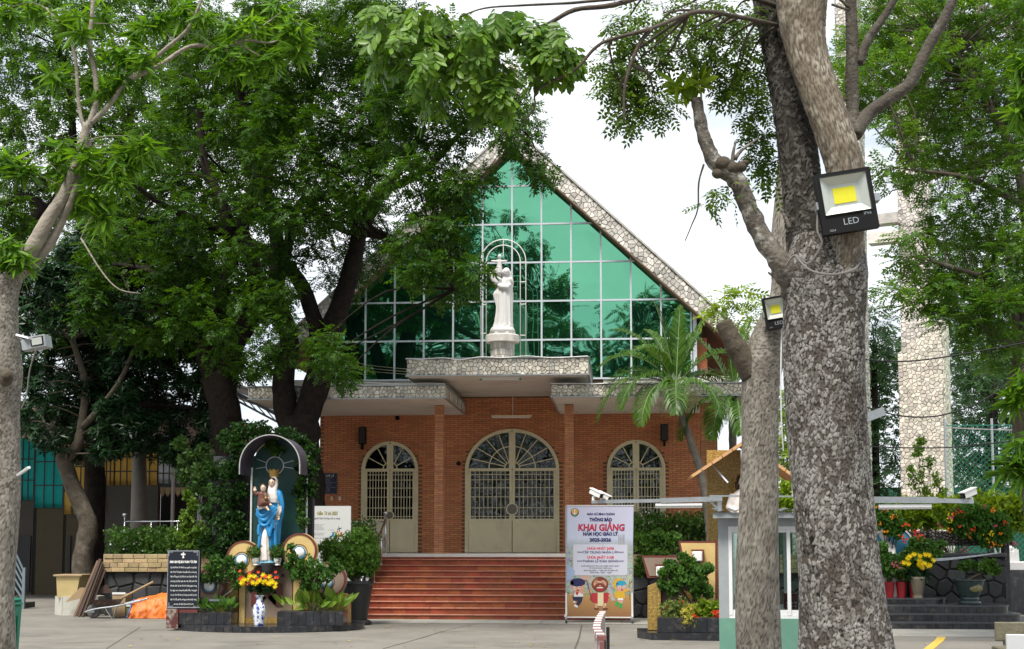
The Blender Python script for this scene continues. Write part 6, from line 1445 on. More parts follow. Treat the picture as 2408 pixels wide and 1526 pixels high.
plant('bonsai_tree','spreading leafy shrub in front of the right brown disc of the shrine','potted tree',[(np.array(P(*Z2(a,b),27.95)),np.array([r_,r_,r_ * .8])) for a,b,r_ in ((1010,950,.2),(1090,930,.2),(1000,1020,.2),(1090,1020,.24),(1160,970,.18),(1180,1040,.18),(970,900,.13),(1220,1010,.16),(1280,980,.12),(1060,1090,.16),(1130,1100,.12),(960,830,.06),(1250,940,.12),(940,960,.1))],SM2,lPot,32,base=(P(*Z2(1105,1330),28.05).x,28.05,.41),stems=5,sd=62,stemr=.026,size=(.7,1.1))
c = P(*Z2(1405,1360),30.2); pt = pot('plant_pot','tall black tapered pot on a round saucer at the foot of the stairs','flower pot',Vector((c.x,30.2,0)),0,[(.33,0),(.34,.06),(.30,.10),(.24,.11),(.30,.5),(.36,.86),(.38,.9),(.38,.95),(.34,.95),(.33,.88)],mPotB,n=32)
pb = MB(); 
for i in range(60): a = random.uniform(0,6.28); r_ = .3 * math.sqrt(random.random()); pb.sphere((c.x + r_ * math.cos(a),30.2 + r_ * math.sin(a),.93),.035,6,5,(1,1,.7))
pb.obj('pebbles',mFlag,pt,kind='stuff')
plant('potted_tree','bushy small-leaved tree in the tall black pot beside the stairs','potted tree',[(np.array(P(*Z2(a,b),30.2)),np.array([r_,r_,r_ * .85])) for a,b,r_ in ((1300,830,.3),(1400,800,.3),(1470,850,.27),(1350,900,.3),(1430,920,.3),(1260,880,.22),(1220,830,.18),(1500,930,.18),(1470,980,.16),(1380,970,.22),(1300,950,.2),(1440,760,.2),(1230,900,.14))],SMALL,leafmat('pot_leaf_light',(.045,.12,.016),(.10,.20,.025),.35,.4,2),190,base=(c.x,30.2,.93),stems=7,sd=63,stemr=.03,size=(.9,1.3))
plant('shrub','white-blooming shrub on the planter behind the black pot tree','shrub',pcl([(835,1245,20,20,0),(860,1240,20,20,0),(845,1275,22,20,0),(875,1270,16,20,0)],33.6),SMALL,lHedge,170,base=(P(850,1300,33.8).x,33.8,zPl - .06),stems=5,sd=64,flowers=(('flowers',mFlW,10,(.022,.036),None),))
# vines around the niche
VIN = [comp([((random.uniform(0,.1),random.uniform(-.06,.06),0),(random.uniform(-.3,.6),random.uniform(-.6,.6),-1),(0,-1,.2),.06,.05) for _ in range(7)],QUAD) for __ in range(2)]
vc = [(x,y,26,26,dz) for x,y,dz in ((540,1030,.6),(570,1010,.7),(610,1010,.6),(670,1020,.7),(700,1040,.7),(560,1050,.5),(545,1100,.5),(555,1150,.5),(545,1200,.5),(560,1240,.4),(540,1270,.4),(525,1230,.6),(520,1160,.7),(510,1100,.8),(720,1060,.6),(722,1100,.4),(720,1150,.35),(560,1290,.4),(520,1300,.5),(500,1200,.9),(490,1270,.9))]
vi = plant('climbing_vine','dense climbing vine smothering the wall around the green niche','vine',px_clumps(vc,28.6),VIN,leafmat('vine_leaf',(.008,.030,.006),(.026,.068,.010),.3,.4,2),130,base=(P(560,1300,29.3).x,29.35,0),stems=6,sd=71,droop=.5)
va_ = px_clumps([(712,1085,7,20,.2),(708,1130,7,24,.2),(706,1180,7,24,.2),(712,1220,8,20,.2),(640,1040,14,10,.25),(655,1055,12,12,.25)],28.6)
crown_mesh('foliage',[(VIN[0],fill(va_,30,.5,72))],lHedge,vi,kind='stuff')
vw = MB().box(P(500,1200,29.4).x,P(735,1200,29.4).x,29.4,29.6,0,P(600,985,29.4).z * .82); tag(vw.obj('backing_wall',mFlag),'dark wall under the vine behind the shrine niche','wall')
# ------------------------------------------------------------------ standing banner
Zn = ZRC(2250,2010,3.0533); YBn = 31.0
bn = thing('banner','tall printed announcement banner on a wheeled white frame before the stairs','banner',(P(*Zn(450,1480),YBn).x,YBn,0))
def nb(x0,x1,y0,y1,Y,d,mat,nm,par=None): return zb(MB(),x0,x1,y0,y1,Y,d,Zn).obj(nm,mat,par or bn)
mPrint,Nn,Ll = nodes_of('banner_print')
b_ = Nn.new('ShaderNodeBsdfPrincipled'); b_.inputs['Roughness'].default_value = .45
g_ = Nn.new('ShaderNodeNewGeometry'); sx = Nn.new('ShaderNodeSeparateXYZ'); Ll.new(g_.outputs['Position'],sx.inputs[0])
zlo,zhi = P(*Zn(450,1400),YBn).z,P(*Zn(450,40),YBn).z
mr = Nn.new('ShaderNodeMapRange'); mr.inputs['From Min'].default_value = zlo; mr.inputs['From Max'].default_value = zhi; Ll.new(sx.outputs[2],mr.inputs['Value'])
n1 = Nn.new('ShaderNodeTexNoise'); n1.inputs['Scale'].default_value = 14; n1.inputs['Detail'].default_value = 8; Ll.new(g_.outputs['Position'],n1.inputs['Vector'])
ad = Nn.new('ShaderNodeMath'); ad.operation = 'MULTIPLY_ADD'; ad.inputs[1].default_value = .02; Ll.new(n1.outputs['Fac'],ad.inputs[0]); Ll.new(mr.outputs[0],ad.inputs[2])
rp = Nn.new('ShaderNodeValToRGB'); el = rp.color_ramp.elements; el[0].position = 0; el[0].color = (.25,.095,.015,1); el[1].position = 1; el[1].color = (.52,.51,.68,1)
for p_,c_ in ((.16,(.42,.20,.03,1)),(.20,(.45,.26,.05,1)),(.215,(.24,.30,.16,1)),(.36,(.30,.35,.28,1)),(.52,(.22,.28,.24,1)),(.64,(.32,.36,.40,1)),(.72,(.50,.54,.70,1))): e = el.new(p_); e.color = c_
Ll.new(ad.outputs[0],rp.inputs['Fac'])
# printed town view: mottled only in the photo strip of the print
n2 = Nn.new('ShaderNodeTexVoronoi'); n2.inputs['Scale'].default_value = 26; Ll.new(g_.outputs['Position'],n2.inputs['Vector'])
mk_ = Nn.new('ShaderNodeValToRGB'); e2 = mk_.color_ramp.elements; e2[0].position = .20; e2[0].color = (0,0,0,1); e2[1].position = .24; e2[1].color = (.32,.32,.32,1)
for p_,v_ in ((.55,.30),(.70,.0)): e = e2.new(p_); e.color = (v_,v_,v_,1)
Ll.new(mr.outputs[0],mk_.inputs['Fac'])
mx1 = Nn.new('ShaderNodeMix'); mx1.data_type = 'RGBA'; Ll.new(mk_.outputs[0],mx1.inputs[0]); Ll.new(rp.outputs[0],mx1.inputs[6]); Ll.new(n2.outputs['Color'],mx1.inputs[7])
hs = Nn.new('ShaderNodeHueSaturation'); hs.inputs['Saturation'].default_value = .85; Ll.new(mx1.outputs[2],hs.inputs['Color']); Ll.new(hs.outputs[0],b_.inputs['Base Color']); out(Nn,Ll,b_.outputs[0])
q0 = [Zn(*p) for p in ((52,1395),(848,1402),(868,44),(57,36))]
m_ = MB(); ppoly(m_,q0,YBn,.01); m_.obj('sheet',mPrint,bn)
nb(50,874,30,42,YBn - .01,.04,mWhitePl,'frame_bar'); nb(46,850,1396,1408,YBn - .01,.04,mWhitePl,'frame_bar')
for x0 in (36,842): nb(x0,x0 + 20,1105,1420,YBn - .03,.05,mWhitePl,'leg'); nb(x0 + 2,x0 + 18,42,1104,YBn + .012,.03,mGalv,'upright')
for x0 in (28,836):
    for yy in (YBn - .25,YBn + .25):
        c = P(*Zn(x0 + 16,1455),yy); c.z = .06
        wh = MB(); wh.tube([(c.x - .018,yy,.055),(c.x + .018,yy,.055)],.055,16); wo_ = wh.obj('castor',mDarkMetal,bn); MB().box(c.x - .025,c.x + .025,yy - .02,yy + .02,.112,.16).obj('fork',mGalv,wo_)
    MB().box(c.x - .02,c.x + .02,YBn - .28,YBn + .28,.16,.2).obj('foot_bar',mWhitePl,bn)
YF = YBn - .004
mNav = M('print_navy',(.018,.015,.12),.5,.05); mRed = M('print_red',(.62,.02,.05),.5,.05); mPale = M('print_panel',(.60,.60,.70),.5,.04); mGry = M('print_grey',(.10,.10,.12),.5,.05)
m_ = MB(); r_ = 22; x0,x1,y0,y1 = 130,792,510,888
pp_ = [(x0 + r_,y1),(x1 - r_,y1),(x1 - 6,y1 - 6),(x1,y1 - r_),(x1,y0 + r_),(x1 - 6,y0 + 6),(x1 - r_,y0),(x0 + r_,y0),(x0 + 6,y0 + 6),(x0,y0 + r_),(x0,y1 - r_),(x0 + 6,y1 - 6)]
ppoly(m_,[Zn(*q) for q in pp_],YF + .0015,.001); m_.obj('print_panel',mPale,bn)
for s_,x_,y_,cap,w_,mt,bd in (('GIÁO XỨ BÌNH CHÁNH',468,143,26,340,mNav,.003),('THÔNG BÁO',467,211,40,276,mNav,.006),('NĂM HỌC GIÁO LÝ',462,386,40,426,mNav,.006),('2025-2026',462,458,40,262,mNav,.006),('CHÚA NHẬT 24/08',463,563,30,326,mRed,.003),('>>>TẬP TRUNG NHẬN LỚP<<<',463,610,28,562,mNav,.002),
                                ('CHÚA NHẬT 31/08',463,672,30,326,mRed,.003),('>>>THÁNH LỄ KHAI GIẢNG<<<',463,718,28,562,mNav,.002),('NHẬN ĐĂNG KÝ VÀO CÁC NGÀY CHÚA NHẬT',460,777,16,460,mGry,.001),('TẠI VĂN PHÒNG THIẾU NHI',460,803,16,276,mGry,.001),('Buổi sáng: 8g30 – 11g00 (sau lễ thiếu nhi)',468,830,17,412,mGry,.001),('Buổi chiều: 17g00 – 19g30',470,856,17,260,mGry,.001)):
    zt_(s_,x_,y_,cap,YF,Zn,mt,bn,w_,bold=bd)
zt_('KHAI GIẢNG',470,306,80,YF - .001,Zn,mRed,bn,560,bold=.004,shear=.08); zt_('KHAI GIẢNG',472,309,80,YF,Zn,mNav,bn,566,bold=.009,shear=.08)
# printed emblem and printed cheerful children and teacher, as flat print
PK = [0]
def pr(pts,c,nm='print',lvl=0):
    key = 'pr_%d_%d_%d' % tuple(int(v * 100) for v in c); mt = bpy.data.materials.get(key) or M(key,c,.5,.03)
    PK[0] += 1; m_ = MB(); ppoly(m_,[Zn(*q) for q in pts],YF - .0003 * lvl,.0002); m_.obj(nm,mt,bn)
def el_(cx,cy,rx,ry,n=20,a0=0,a1=360): return [(cx + rx * math.cos(R(a0 + (a1 - a0) * i / n)),cy - ry * math.sin(R(a0 + (a1 - a0) * i / n))) for i in range(n + (0 if a1 - a0 == 360 else 1))]
pr(el_(150,120,50,52),(.06,.02,.10),'emblem',1); pr(el_(150,112,40,38),(.60,.42,.04),'emblem',2); pr(el_(150,122,20,32),(.65,.12,.05),'emblem',3); pr([(144,150),(156,150),(156,85),(150,76),(144,85)],(.75,.72,.70),'emblem',4); pr([(130,135),(170,135),(170,126),(130,126)],(.75,.72,.70),'emblem',5); pr(el_(150,150,36,16,12,180,360),(.05,.30,.12),'emblem',6)
skn = (.62,.33,.22)
# printed tower on the photo strip
for xx in (688,712,738,752): pr([(xx - 5,515),(xx + 5,515),(xx + 5,390),(xx - 5,390)],(.36,.36,.38),'print',1)
for yy in (430,455): pr([(680,yy + 6),(758,yy + 6),(758,yy),(680,yy)],(.36,.36,.38),'print',2)
pr([(52,955),(100,940),(140,900),(150,840),(120,790),(55,760)],(.34,.42,.60),'print',1); pr([(600,1200),(650,1200),(520,890),(480,890)],(.42,.41,.42),'print',1); pr([(190,960),(310,960),(350,890),(240,890)],(.55,.36,.30),'print',1)
# left child
pr([(120,1150),(250,1150),(235,1210),(190,1270),(165,1250),(185,1195),(150,1215),(130,1190)],(.02,.022,.06),lvl=2); pr([(140,1150),(255,1150),(250,1085),(150,1090)],(.72,.72,.74),lvl=3); pr([(155,1105),(180,1140),(200,1100),(170,1090)],(.62,.04,.05),lvl=4)
pr([(130,1225),(160,1222),(155,1200),(135,1205)],(.74,.74,.74),lvl=3); pr([(140,1265),(180,1285),(190,1262),(150,1242)],(.74,.74,.74),lvl=3); pr(el_(195,1035,78,68),skn,lvl=4); pr(el_(185,975,92,52),(.02,.022,.09),lvl=5); pr([(100,1010),(140,1000),(130,950),(95,975)],(.02,.022,.09),lvl=5); pr(el_(150,1048,12,18),(.8,.8,.8),lvl=6); pr(el_(205,1040,12,18),(.8,.8,.8),lvl=6); pr(el_(152,1048,6,10),(.03,.015,.01),lvl=7); pr(el_(206,1040,6,10),(.03,.015,.01),lvl=7); pr(el_(190,1072,18,10),(.5,.04,.04),lvl=6); pr(el_(252,1102,32,16),skn,lvl=5); pr([(60,1090),(140,1150),(138,1158),(56,1098)],(.12,.04,.02),lvl=5); pr(el_(105,1122,26,14),skn,lvl=6)
# teacher
pr([(400,1262),(535,1262),(500,1100),(430,1100)],(.70,.62,.38),lvl=2); pr([(330,1180),(370,1220),(430,1240),(430,1105),(360,1105)],(.45,.03,.04),lvl=3); pr([(500,1105),(500,1240),(550,1215),(560,1160),(590,1130),(555,1100)],(.45,.03,.04),lvl=3); pr(el_(585,1138,26,18),skn,lvl=4); pr(el_(335,1090,24,22),skn,lvl=4)
pr(el_(458,1000,104,95,16),(.20,.045,.025),lvl=3); pr(el_(458,990,80,72),skn,lvl=4); pr(el_(458,1040,74,56),(.20,.045,.025),lvl=5); pr(el_(458,1045,40,32,14,180,360),(.42,.02,.03),lvl=6); pr([(418,1046),(498,1046),(492,1034),(424,1034)],(.8,.8,.8),lvl=7); pr(el_(458,1018,14,9),(.66,.30,.22),lvl=6); pr([(372,990),(420,930),(470,905),(530,930),(546,985),(500,945),(460,960),(420,950)],(.20,.045,.025),lvl=6)
for x_ in (422,495): pr(el_(x_,985,22,7,10,0,180),(.05,.015,.01),lvl=7)
pr([(398,1290),(425,1290),(430,1240),(400,1240)],skn,lvl=3); pr([(495,1290),(525,1290),(520,1240),(492,1240)],skn,lvl=3); pr(el_(415,1298,32,12),(.13,.05,.03),lvl=4); pr(el_(522,1298,34,13),(.13,.05,.03),lvl=4)
st_ = [(270,975),(262,955),(280,942),(300,955),(318,1010),(368,1210),(358,1212),(305,1010),(292,962),(282,955),(275,965)]
pr(st_[::-1],(.14,.05,.025),lvl=5)
# right child
pr([(650,1170),(765,1170),(760,1085),(720,1070),(660,1085),(630,1110)],(.66,.40,.03),lvl=2); pr([(740,1100),(800,1085),(820,1050),(800,1045),(740,1075)],(.66,.40,.03),lvl=3); pr(el_(818,1060,18,16),skn,lvl=4); pr([(672,1195),(745,1195),(740,1168),(675,1168)],(.75,.75,.78),lvl=3); pr([(680,1225),(705,1225),(708,1192),(682,1192)],(.70,.36,.32),lvl=3); pr([(705,1235),(735,1235),(735,1192),(712,1192)],(.70,.36,.32),lvl=3)
pr([(640,1250),(665,1272),(675,1245),(700,1225),(680,1208),(645,1215)],(.04,.36,.08),lvl=4); pr([(688,1280),(715,1298),(728,1270),(738,1232),(708,1228),(690,1262)],(.04,.36,.08),lvl=4)
pr(el_(690,1000,72,78),(.66,.40,.03),lvl=3); pr(el_(714,1030,62,58),skn,lvl=4); pr(el_(716,985,60,34),(.03,.32,.48),lvl=5); pr([(650,1030),(668,1030),(675,980),(655,985)],(.03,.32,.48),lvl=5); pr(el_(698,1030,13,17),(.78,.8,.84),lvl=6); pr(el_(752,1030,12,17),(.78,.8,.84),lvl=6); pr(el_(699,1032,7,11),(.05,.12,.35),lvl=7); pr(el_(752,1032,7,11),(.05,.12,.35),lvl=7); pr(el_(727,1066,13,12),(.5,.05,.06),lvl=6); pr([(818,1190),(825,1190),(825,940),(818,940)],(.16,.08,.03),lvl=2); pr([(825,990),(850,965),(848,945),(842,948),(842,962),(825,978)],(.16,.08,.03),lvl=2)

# ------------------------------------------------------------------ right-hand shrine
Z4 = ZRC(2200,1700,1.7033); YR = 27.0
rs = thing('shrine','second shrine of angular cream and taupe panels with square lamps and a gabled hood','shrine',(P(1600,1480,YR).x,YR,0))
def rbx(x0,x1,y0,y1,Y,d,mat,nm,bev=0,par=None): return zb(MB(),x0,x1,y0,y1,Y,d,Z4,bev).obj(nm,mat,par or rs)
def panel(pts,Y,fill_,nm):
    m_ = MB(); ppoly(m_,[Z4(*p) for p in pts],Y,.12); o = m_.obj(nm,mMaroon,rs)
    cx = sum(p[0] for p in pts) / len(pts); cy = sum(p[1] for p in pts) / len(pts)
    q = [(x + (14 if ex == 1 else -14 if ex == -1 else 0),y + (14 if ey == 1 else -14 if ey == -1 else 0)) for (x,y),(ex,ey) in zip(pts,INS[nm])]
    m_ = MB(); ppoly(m_,[Z4(*p) for p in q],Y - .012,.012); m_.obj('panel_face',fill_,o); return o
INS = {'panel': [(1,0),(-1,0),(-1,1),(1,1),(1,-1),(1,-1)],'lower_panel': [(1,0),(-1,0),(-1,1),(1,1),(1,-1),(1,-1)]}
panel([(1010,1380),(1138,1380),(1140,790),(876,790),(902,938),(1010,938)],27.05,mYellow,'panel')
panel([(752,1380),(886,1380),(892,890),(624,890),(664,1042),(752,1042)],26.9,mTaupe,'lower_panel')
for x0,y0,Y in ((970,858,26.95),(724,960,26.8)):
    rbx(x0 - 8,x0 + 82,y0 - 10,y0,Y - .05,.1,mMaroon,'lamp_bracket'); rbx(x0 + 72,x0 + 82,y0 + 1,y0 + 75,Y - .05,.1,mMaroon,'lamp_bracket'); rbx(x0,x0 + 68,y0 + 2,y0 + 72,Y - .06,.09,mPotW,'wall_lamp',.02)
m_ = MB(); ppoly(m_,[Z4(667,1395),Z4(755,1395),Z4(755,1062),Z4(667,1100)],26.7,.35); m_.obj('mosaic_pillar',mMosaic,rs)
rbx(887,1009,940,1380,27.2,.1,mMosaic,'mosaic_panel'); rbx(1085,1300,170,1400,27.5,.2,mMosaic,'mosaic_back')
fr_ = MB()
a_ = P(*Z4(660,1440),26.0)
xa,xb = P(*Z4(690,1450),25.9).x,P(*Z4(1300,1450),25.9).x
slab(MB(),[(xa,25.95),(xb,25.75),(xb,27.4),(xa - .25,27.4),(xa - .25,26.5)],0,.13).obj('platform',mBlackTile,rs)
xc_,xd_ = P(*Z4(733,1400),26.1).x,P(*Z4(1300,1400),26.1).x
MB().box(xc_,xd_,26.12,26.6,.13,.40).obj('planter_box',mBlackTile,rs)
for i in range(5): MB().box(xc_ + (xd_ - xc_) * i / 5 + .003,xc_ + (xd_ - xc_) * (i + 1) / 5 - .003,26.1,26.121,.134,.404,.004).obj('tile',mBlackTile,rs)
MB().box(xc_ + .03,xd_ - .03,26.15,26.58,.401,.415).obj('soil',mSoil,rs)
# hood
apx = P(1752,1042,26.6); el1 = P(1626,1124,26.6); er1 = P(1870,1126,26.6)
mHood = M('orange_hood',(.56,.27,.10),.7,.3,4,.1,30); mHood2 = M('hood_fascia',(.62,.36,.17),.7,.25,4)
for e in (el1,er1):
    d = (e - apx); n = Vector((-d.z,0,d.x)).normalized(); n = n if n.z > 0 else -n
    m_ = MB(); m_.add([apx,e,e + n * .05,apx + n * .06] + [p + Vector((0,1.3,0)) for p in (apx,e,e + n * .05,apx + n * .06)],[(0,1,2,3),(7,6,5,4),(0,4,5,1),(1,5,6,2),(2,6,7,3),(3,7,4,0)]); ho = m_.obj('hood_slope',mHood,rs)
    for k in range(5):
        a = apx.lerp(e,.06 + .19 * k); b = apx.lerp(e,.06 + .19 * k + .17); m_ = MB(); m_.bar(a + Vector((0,-.015,.03)),b + Vector((0,-.015,.03)),.055,.03); m_.obj('fascia_board',mHood2,ho)
m_ = MB(); m_.bar(P(1672,1090,26.9),P(1712,1135,26.7),.03); m_.obj('hood_strut',mGalv,rs)
# statue under the hood
YJ = 27.1; jx = P(1752,1200,YJ).x; jz = P(1752,1205,YJ).z
js = thing('robed_statue','statue of a bearded man in a cream robe under the gabled hood','statue',(jx,YJ,.8))
MB().box(jx - .3,jx + .3,YJ - .2,YJ + .3,.13,.8,.01).obj('pedestal',mTaupe,js)
m_ = MB(); zh = P(1752,1133,YJ).z
robe(m_,jx,YJ,[(.8,0,0,.27,.2,1),(jz - .4,0,0,.24,.18),(jz,0,0,.27,.17),(zh - .42,0,0,.29,.17,.7),(zh - .24,0,0,.25,.13,.4),(zh - .15,0,0,.12,.1,.2),(zh - .1,0,0,.06,.06,0)],folds=9,amp=.05)
for s in (-1,1): m_.tube([(jx + s * .22,YJ,zh - .25),(jx + s * .30,YJ - .06,zh - .5),(jx + s * .2,YJ - .2,zh - .6)],[.08,.085,.06],10)
remesh(m_,'robe',mDress,js,.016)
m_ = MB(); head(m_,(jx - .04,YJ - .05,zh),.23); remesh(m_,'head',mSkin,js,.009,1)
for s in (-1,1): m_ = MB(); hand(m_,(jx + s * .17,YJ - .22,zh - .6),(-s,-.5,.1),.11); remesh(m_,'hand',mSkin,js,.009,1)
m_ = MB(); m_.sphere((jx - .04,YJ + .0,zh + .035),.125,16,12,(.95,.95,1.0)); m_.tube([(jx - .13,YJ - .01,zh),(jx - .15,YJ,zh - .15)],[.06,.03],8); m_.tube([(jx + .05,YJ - .01,zh),(jx + .07,YJ,zh - .15)],[.06,.03],8); m_.sphere((jx - .04,YJ - .11,zh - .09),.05,10,8,(1,.6,1)); m_.obj('hair',mHair,js,smooth=True)
# shrubs on this shrine
pt = pot('bonsai_pot','grey bonsai pot hidden behind the red-flowered shrubs of the second shrine','flower pot',Vector((P(*Z4(960,1330),26.75).x,26.78,0)),.131,[(.2,0),(.22,.05),(.3,.42),(.33,.5),(.29,.5),(.28,.44)],mPotG)
plant('bonsai_tree','broad-leaved bonsai tree with twin stems before the cream angular panel','potted tree',[(np.array(P(*Z4(a,b),26.7)),np.array([r_,r_,r_ * .8])) for a,b,r_ in ((820,960,.18),(880,1000,.22),(950,940,.18),(1000,1000,.22),(860,1070,.18),(930,1060,.24),(1020,1060,.18),(800,1090,.14),(1060,1110,.12),(1000,1130,.16),(840,1130,.14),(1080,980,.12),(1080,1150,.09),(900,900,.1),(770,1010,.1),(760,1080,.07))],[rosette(7,.085,.06,OVAL,.6,s,stem=.08) for s in (7,8)],lPot,40,base=(P(*Z4(965,1250),26.75).x,26.78,.60),stems=5,sd=81,stemr=.035,size=(.75,1.1))
plant('ixora_shrub','yellow-green ixora bush with round orange-red flower heads in the black tiled box','shrub',[(np.array(P(*Z4(a,b),26.3)),np.array([r_,r_ * .8,r_])) for a,b,r_ in ((1000,1270,.13),(1050,1240,.15),(1100,1270,.15),(1060,1300,.16),(1130,1240,.13),(1010,1320,.13),(1120,1320,.13),(1160,1280,.12),(1180,1320,.12))],MEDL,lBright,40,base=(P(*Z4(1080,1370),26.35).x,26.35,.41),stems=6,sd=82,stemr=.012,
      flowers=(('flowers',mFlR,5,(.03,.05),[(np.array(P(*Z4(a,b),26.14)),np.array([.035,.02,.03])) for a,b in ((1005,1325),(1040,1330),(1057,1338),(1100,1322),(1140,1305),(1130,1290),(985,1300),(1120,1275),(1150,1270))]),))
plant('croton_shrub','low variegated yellow shrub beside the ixora in the black tiled box','shrub',[(np.array(P(*Z4(a,b),26.25)),np.array([r_,r_ * .8,r_])) for a,b,r_ in ((930,1290,.11),(960,1310,.11),(920,1340,.1),(965,1350,.1),(945,1265,.08))],SMALL,leafmat('variegated_leaf',(.20,.24,.03),(.52,.46,.08),.35,.4,6),110,base=(P(*Z4(945,1370),26.3).x,26.3,.41),stems=5,sd=83,stemr=.01)
plant('ixora_shrub','thin leggy ixora with a few small red flowers at the left end of the box','shrub',[(np.array(P(*Z4(a,b),26.25)),np.array([r_,r_ * .8,r_])) for a,b,r_ in ((800,1260,.12),(840,1240,.12),(870,1280,.12),(810,1310,.1),(890,1230,.1),(850,1320,.1))],SMALL,leafmat('pale_small_leaf',(.09,.14,.03),(.20,.24,.07),.35,.45,4),42,base=(P(*Z4(840,1370),26.3).x,26.3,.41),stems=8,sd=84,stemr=.009,flowers=(('flowers',mFlR,3,(.015,.03),[(np.array(P(*Z4(a,b),26.2)),np.array([.02,.02,.02])) for a,b in ((765,1240),(795,1232),(800,1250),(880,1195),(905,1210))]),))

# ------------------------------------------------------------------ palms
def frond(mb,base,d0,L_,droop,nl=26,ll=.42,sd=0,vmode=.35):
    """arching rachis with two rows of narrow leaflets; returns rachis points"""
    r = random.Random(sd); d = Vector(d0).normalized(); p = Vector(base); pts = [p.copy()]; n = 14
    for i in range(n):
        d = (d + Vector((0,0,-droop * (i + 2) / n * .23))).normalized(); p = p + d * L_ / n; pts.append(p.copy())
    mb.tube(pts,[.022 * (1 - .85 * i / n) for i in range(n + 1)],6)
    V = []; Fq = []
    for k in range(nl):
        t = .16 + .84 * k / (nl - 1); f = t * n; i = min(int(f),n - 1); q = pts[i].lerp(pts[i + 1],f - i); tg = (pts[i + 1] - pts[i]).normalized()
        side = tg.cross(Vector((0,0,1))); side = side.normalized() if side.length > .05 else Vector((1,0,0)); up = side.cross(tg)
        l = ll * (math.sin(math.pi * min(1,.18 + t * .82)) ** .6) * r.uniform(.85,1.1)
        for s in (-1,1):
            dd = (tg * .75 + side * s * .75 + up * (vmode + r.uniform(-.15,.15))).normalized(); w_ = up.cross(dd).normalized() * .021
            m1 = q + dd * l * .5 + Vector((0,0,-.02)); e = q + dd * l * .82 + Vector((0,0,-.38 * l - .02)); b0 = len(V)
            V += [q - w_ * .5,q + w_ * .5,m1 + w_,m1 - w_,e]; Fq += [(b0,b0 + 1,b0 + 2,b0 + 3),(b0 + 3,b0 + 2,b0 + 4)]
    return V,Fq
mPTr = M('palm_trunk',(.17,.15,.125),.9,.35,8,.6,30,c2=(.09,.08,.065)); mShaft = M('palm_crownshaft',(.16,.24,.10),.5,.25,5)
mFrt = leafmat('palm_fruit',(.30,.32,.14),(.50,.48,.26),.2,.6,6)
def palm(lab,trunk,ctop,shaft_px,Y,fr,w0,w1,sd):
    b = P(*trunk[0],Y); t = thing('palm_tree',lab,'palm',(b.x,Y,max(b.z,0)),'slender palms right of the stairs'); mb = MB()
    pts = spl([P(x,y,Y) for x,y in trunk],7); n = len(pts); px = PXM(Y)
    rad = [((w0 + (w1 - w0) * i / (n - 1)) / 2 / px) * (1 + (.10 if i % 2 else 0)) for i in range(n)]; mb.tube(pts,rad,12); mb.obj('trunk',mPTr,t,smooth=False)
    top = pts[-1]; c = P(*ctop,Y); MB().tube(spl([top,top.lerp(c,.5),c],4),[w1 / 2 / px * f for f in (1.1,1.25,1.25,1.2,1.1,1.0,.9,.75,.6)],12).obj('crownshaft',mShaft,t,smooth=True)
    for i,(x,y,dy,dr,L_) in enumerate(fr):
        tip = P(x,y,Y + dy); d = (tip - c); d = Vector((d.x,d.y,d.z + dr * d.length * .62)); m_ = MB(); V,Fq = frond(m_,c + Vector((0,0,-.05)),d,L_ * 1.14,dr,44,.62,sd + i)
        o = m_.obj('frond',mShaft,t); link_mesh('leaflets',V,Fq,lPalm,o,kind='stuff')
    cl_ = [(np.array(top) + np.array((a,-.1,b)),np.array([.2,.16,.16])) for a,b in ((-.18,.1),(.15,.05),(-.02,.15),(.3,.2),(-.32,0))]
    crown_mesh('fruit_panicle',[(comp([((random.uniform(0,.12),random.uniform(-.05,.05),random.uniform(-.05,.05)),(1,random.uniform(-1,1),random.uniform(-1,1)),(0,0,1),.035,.02) for _ in range(9)],QUAD),fill(cl_,70,0,sd + 9))],mFrt,t,kind='stuff')
YQ = 33.4
palm('palm with a slanting ringed trunk leaning left before the right arched door',[(1672,1300),(1666,1220),(1650,1120),(1625,1040),(1606,985),(1600,955)],(1590,905),40,YQ,
     [(1432,975,-.6,1.35,2.3),(1535,985,-.9,1.3,1.9),(1440,830,-.2,1.0,2.0),(1470,760,.2,.6,1.95),(1545,715,.1,.35,1.95),(1600,690,.5,.25,1.9),(1660,730,.2,.5,1.9),(1700,830,-.2,.95,1.8),(1660,960,-.7,1.3,1.7),(1500,800,-1.0,.9,1.8),(1640,760,1.0,.5,1.8),(1450,900,.4,1.2,2.0),(1590,960,-1.2,1.2,1.7),(1520,740,.9,.6,1.8),(1690,900,.5,1.1,1.7),(1480,940,-1.0,1.3,2.0)],20,15,5)
palm('palm with an upright trunk partly hidden by the slim grey tree',[(1735,1300),(1728,1200),(1724,1080),(1722,985)],(1727,930),40,34.2,
     [(1645,1020,-.5,1.3,1.9),(1690,1045,-.8,1.3,1.6),(1620,900,0,.9,1.9),(1650,800,.3,.6,1.9),(1700,715,.2,.3,2.1),(1760,740,.5,.4,2.0),(1810,860,0,.8,1.8),(1850,960,-.4,1.2,1.7),(1740,1050,-1.0,1.3,1.5)],20,17,25)

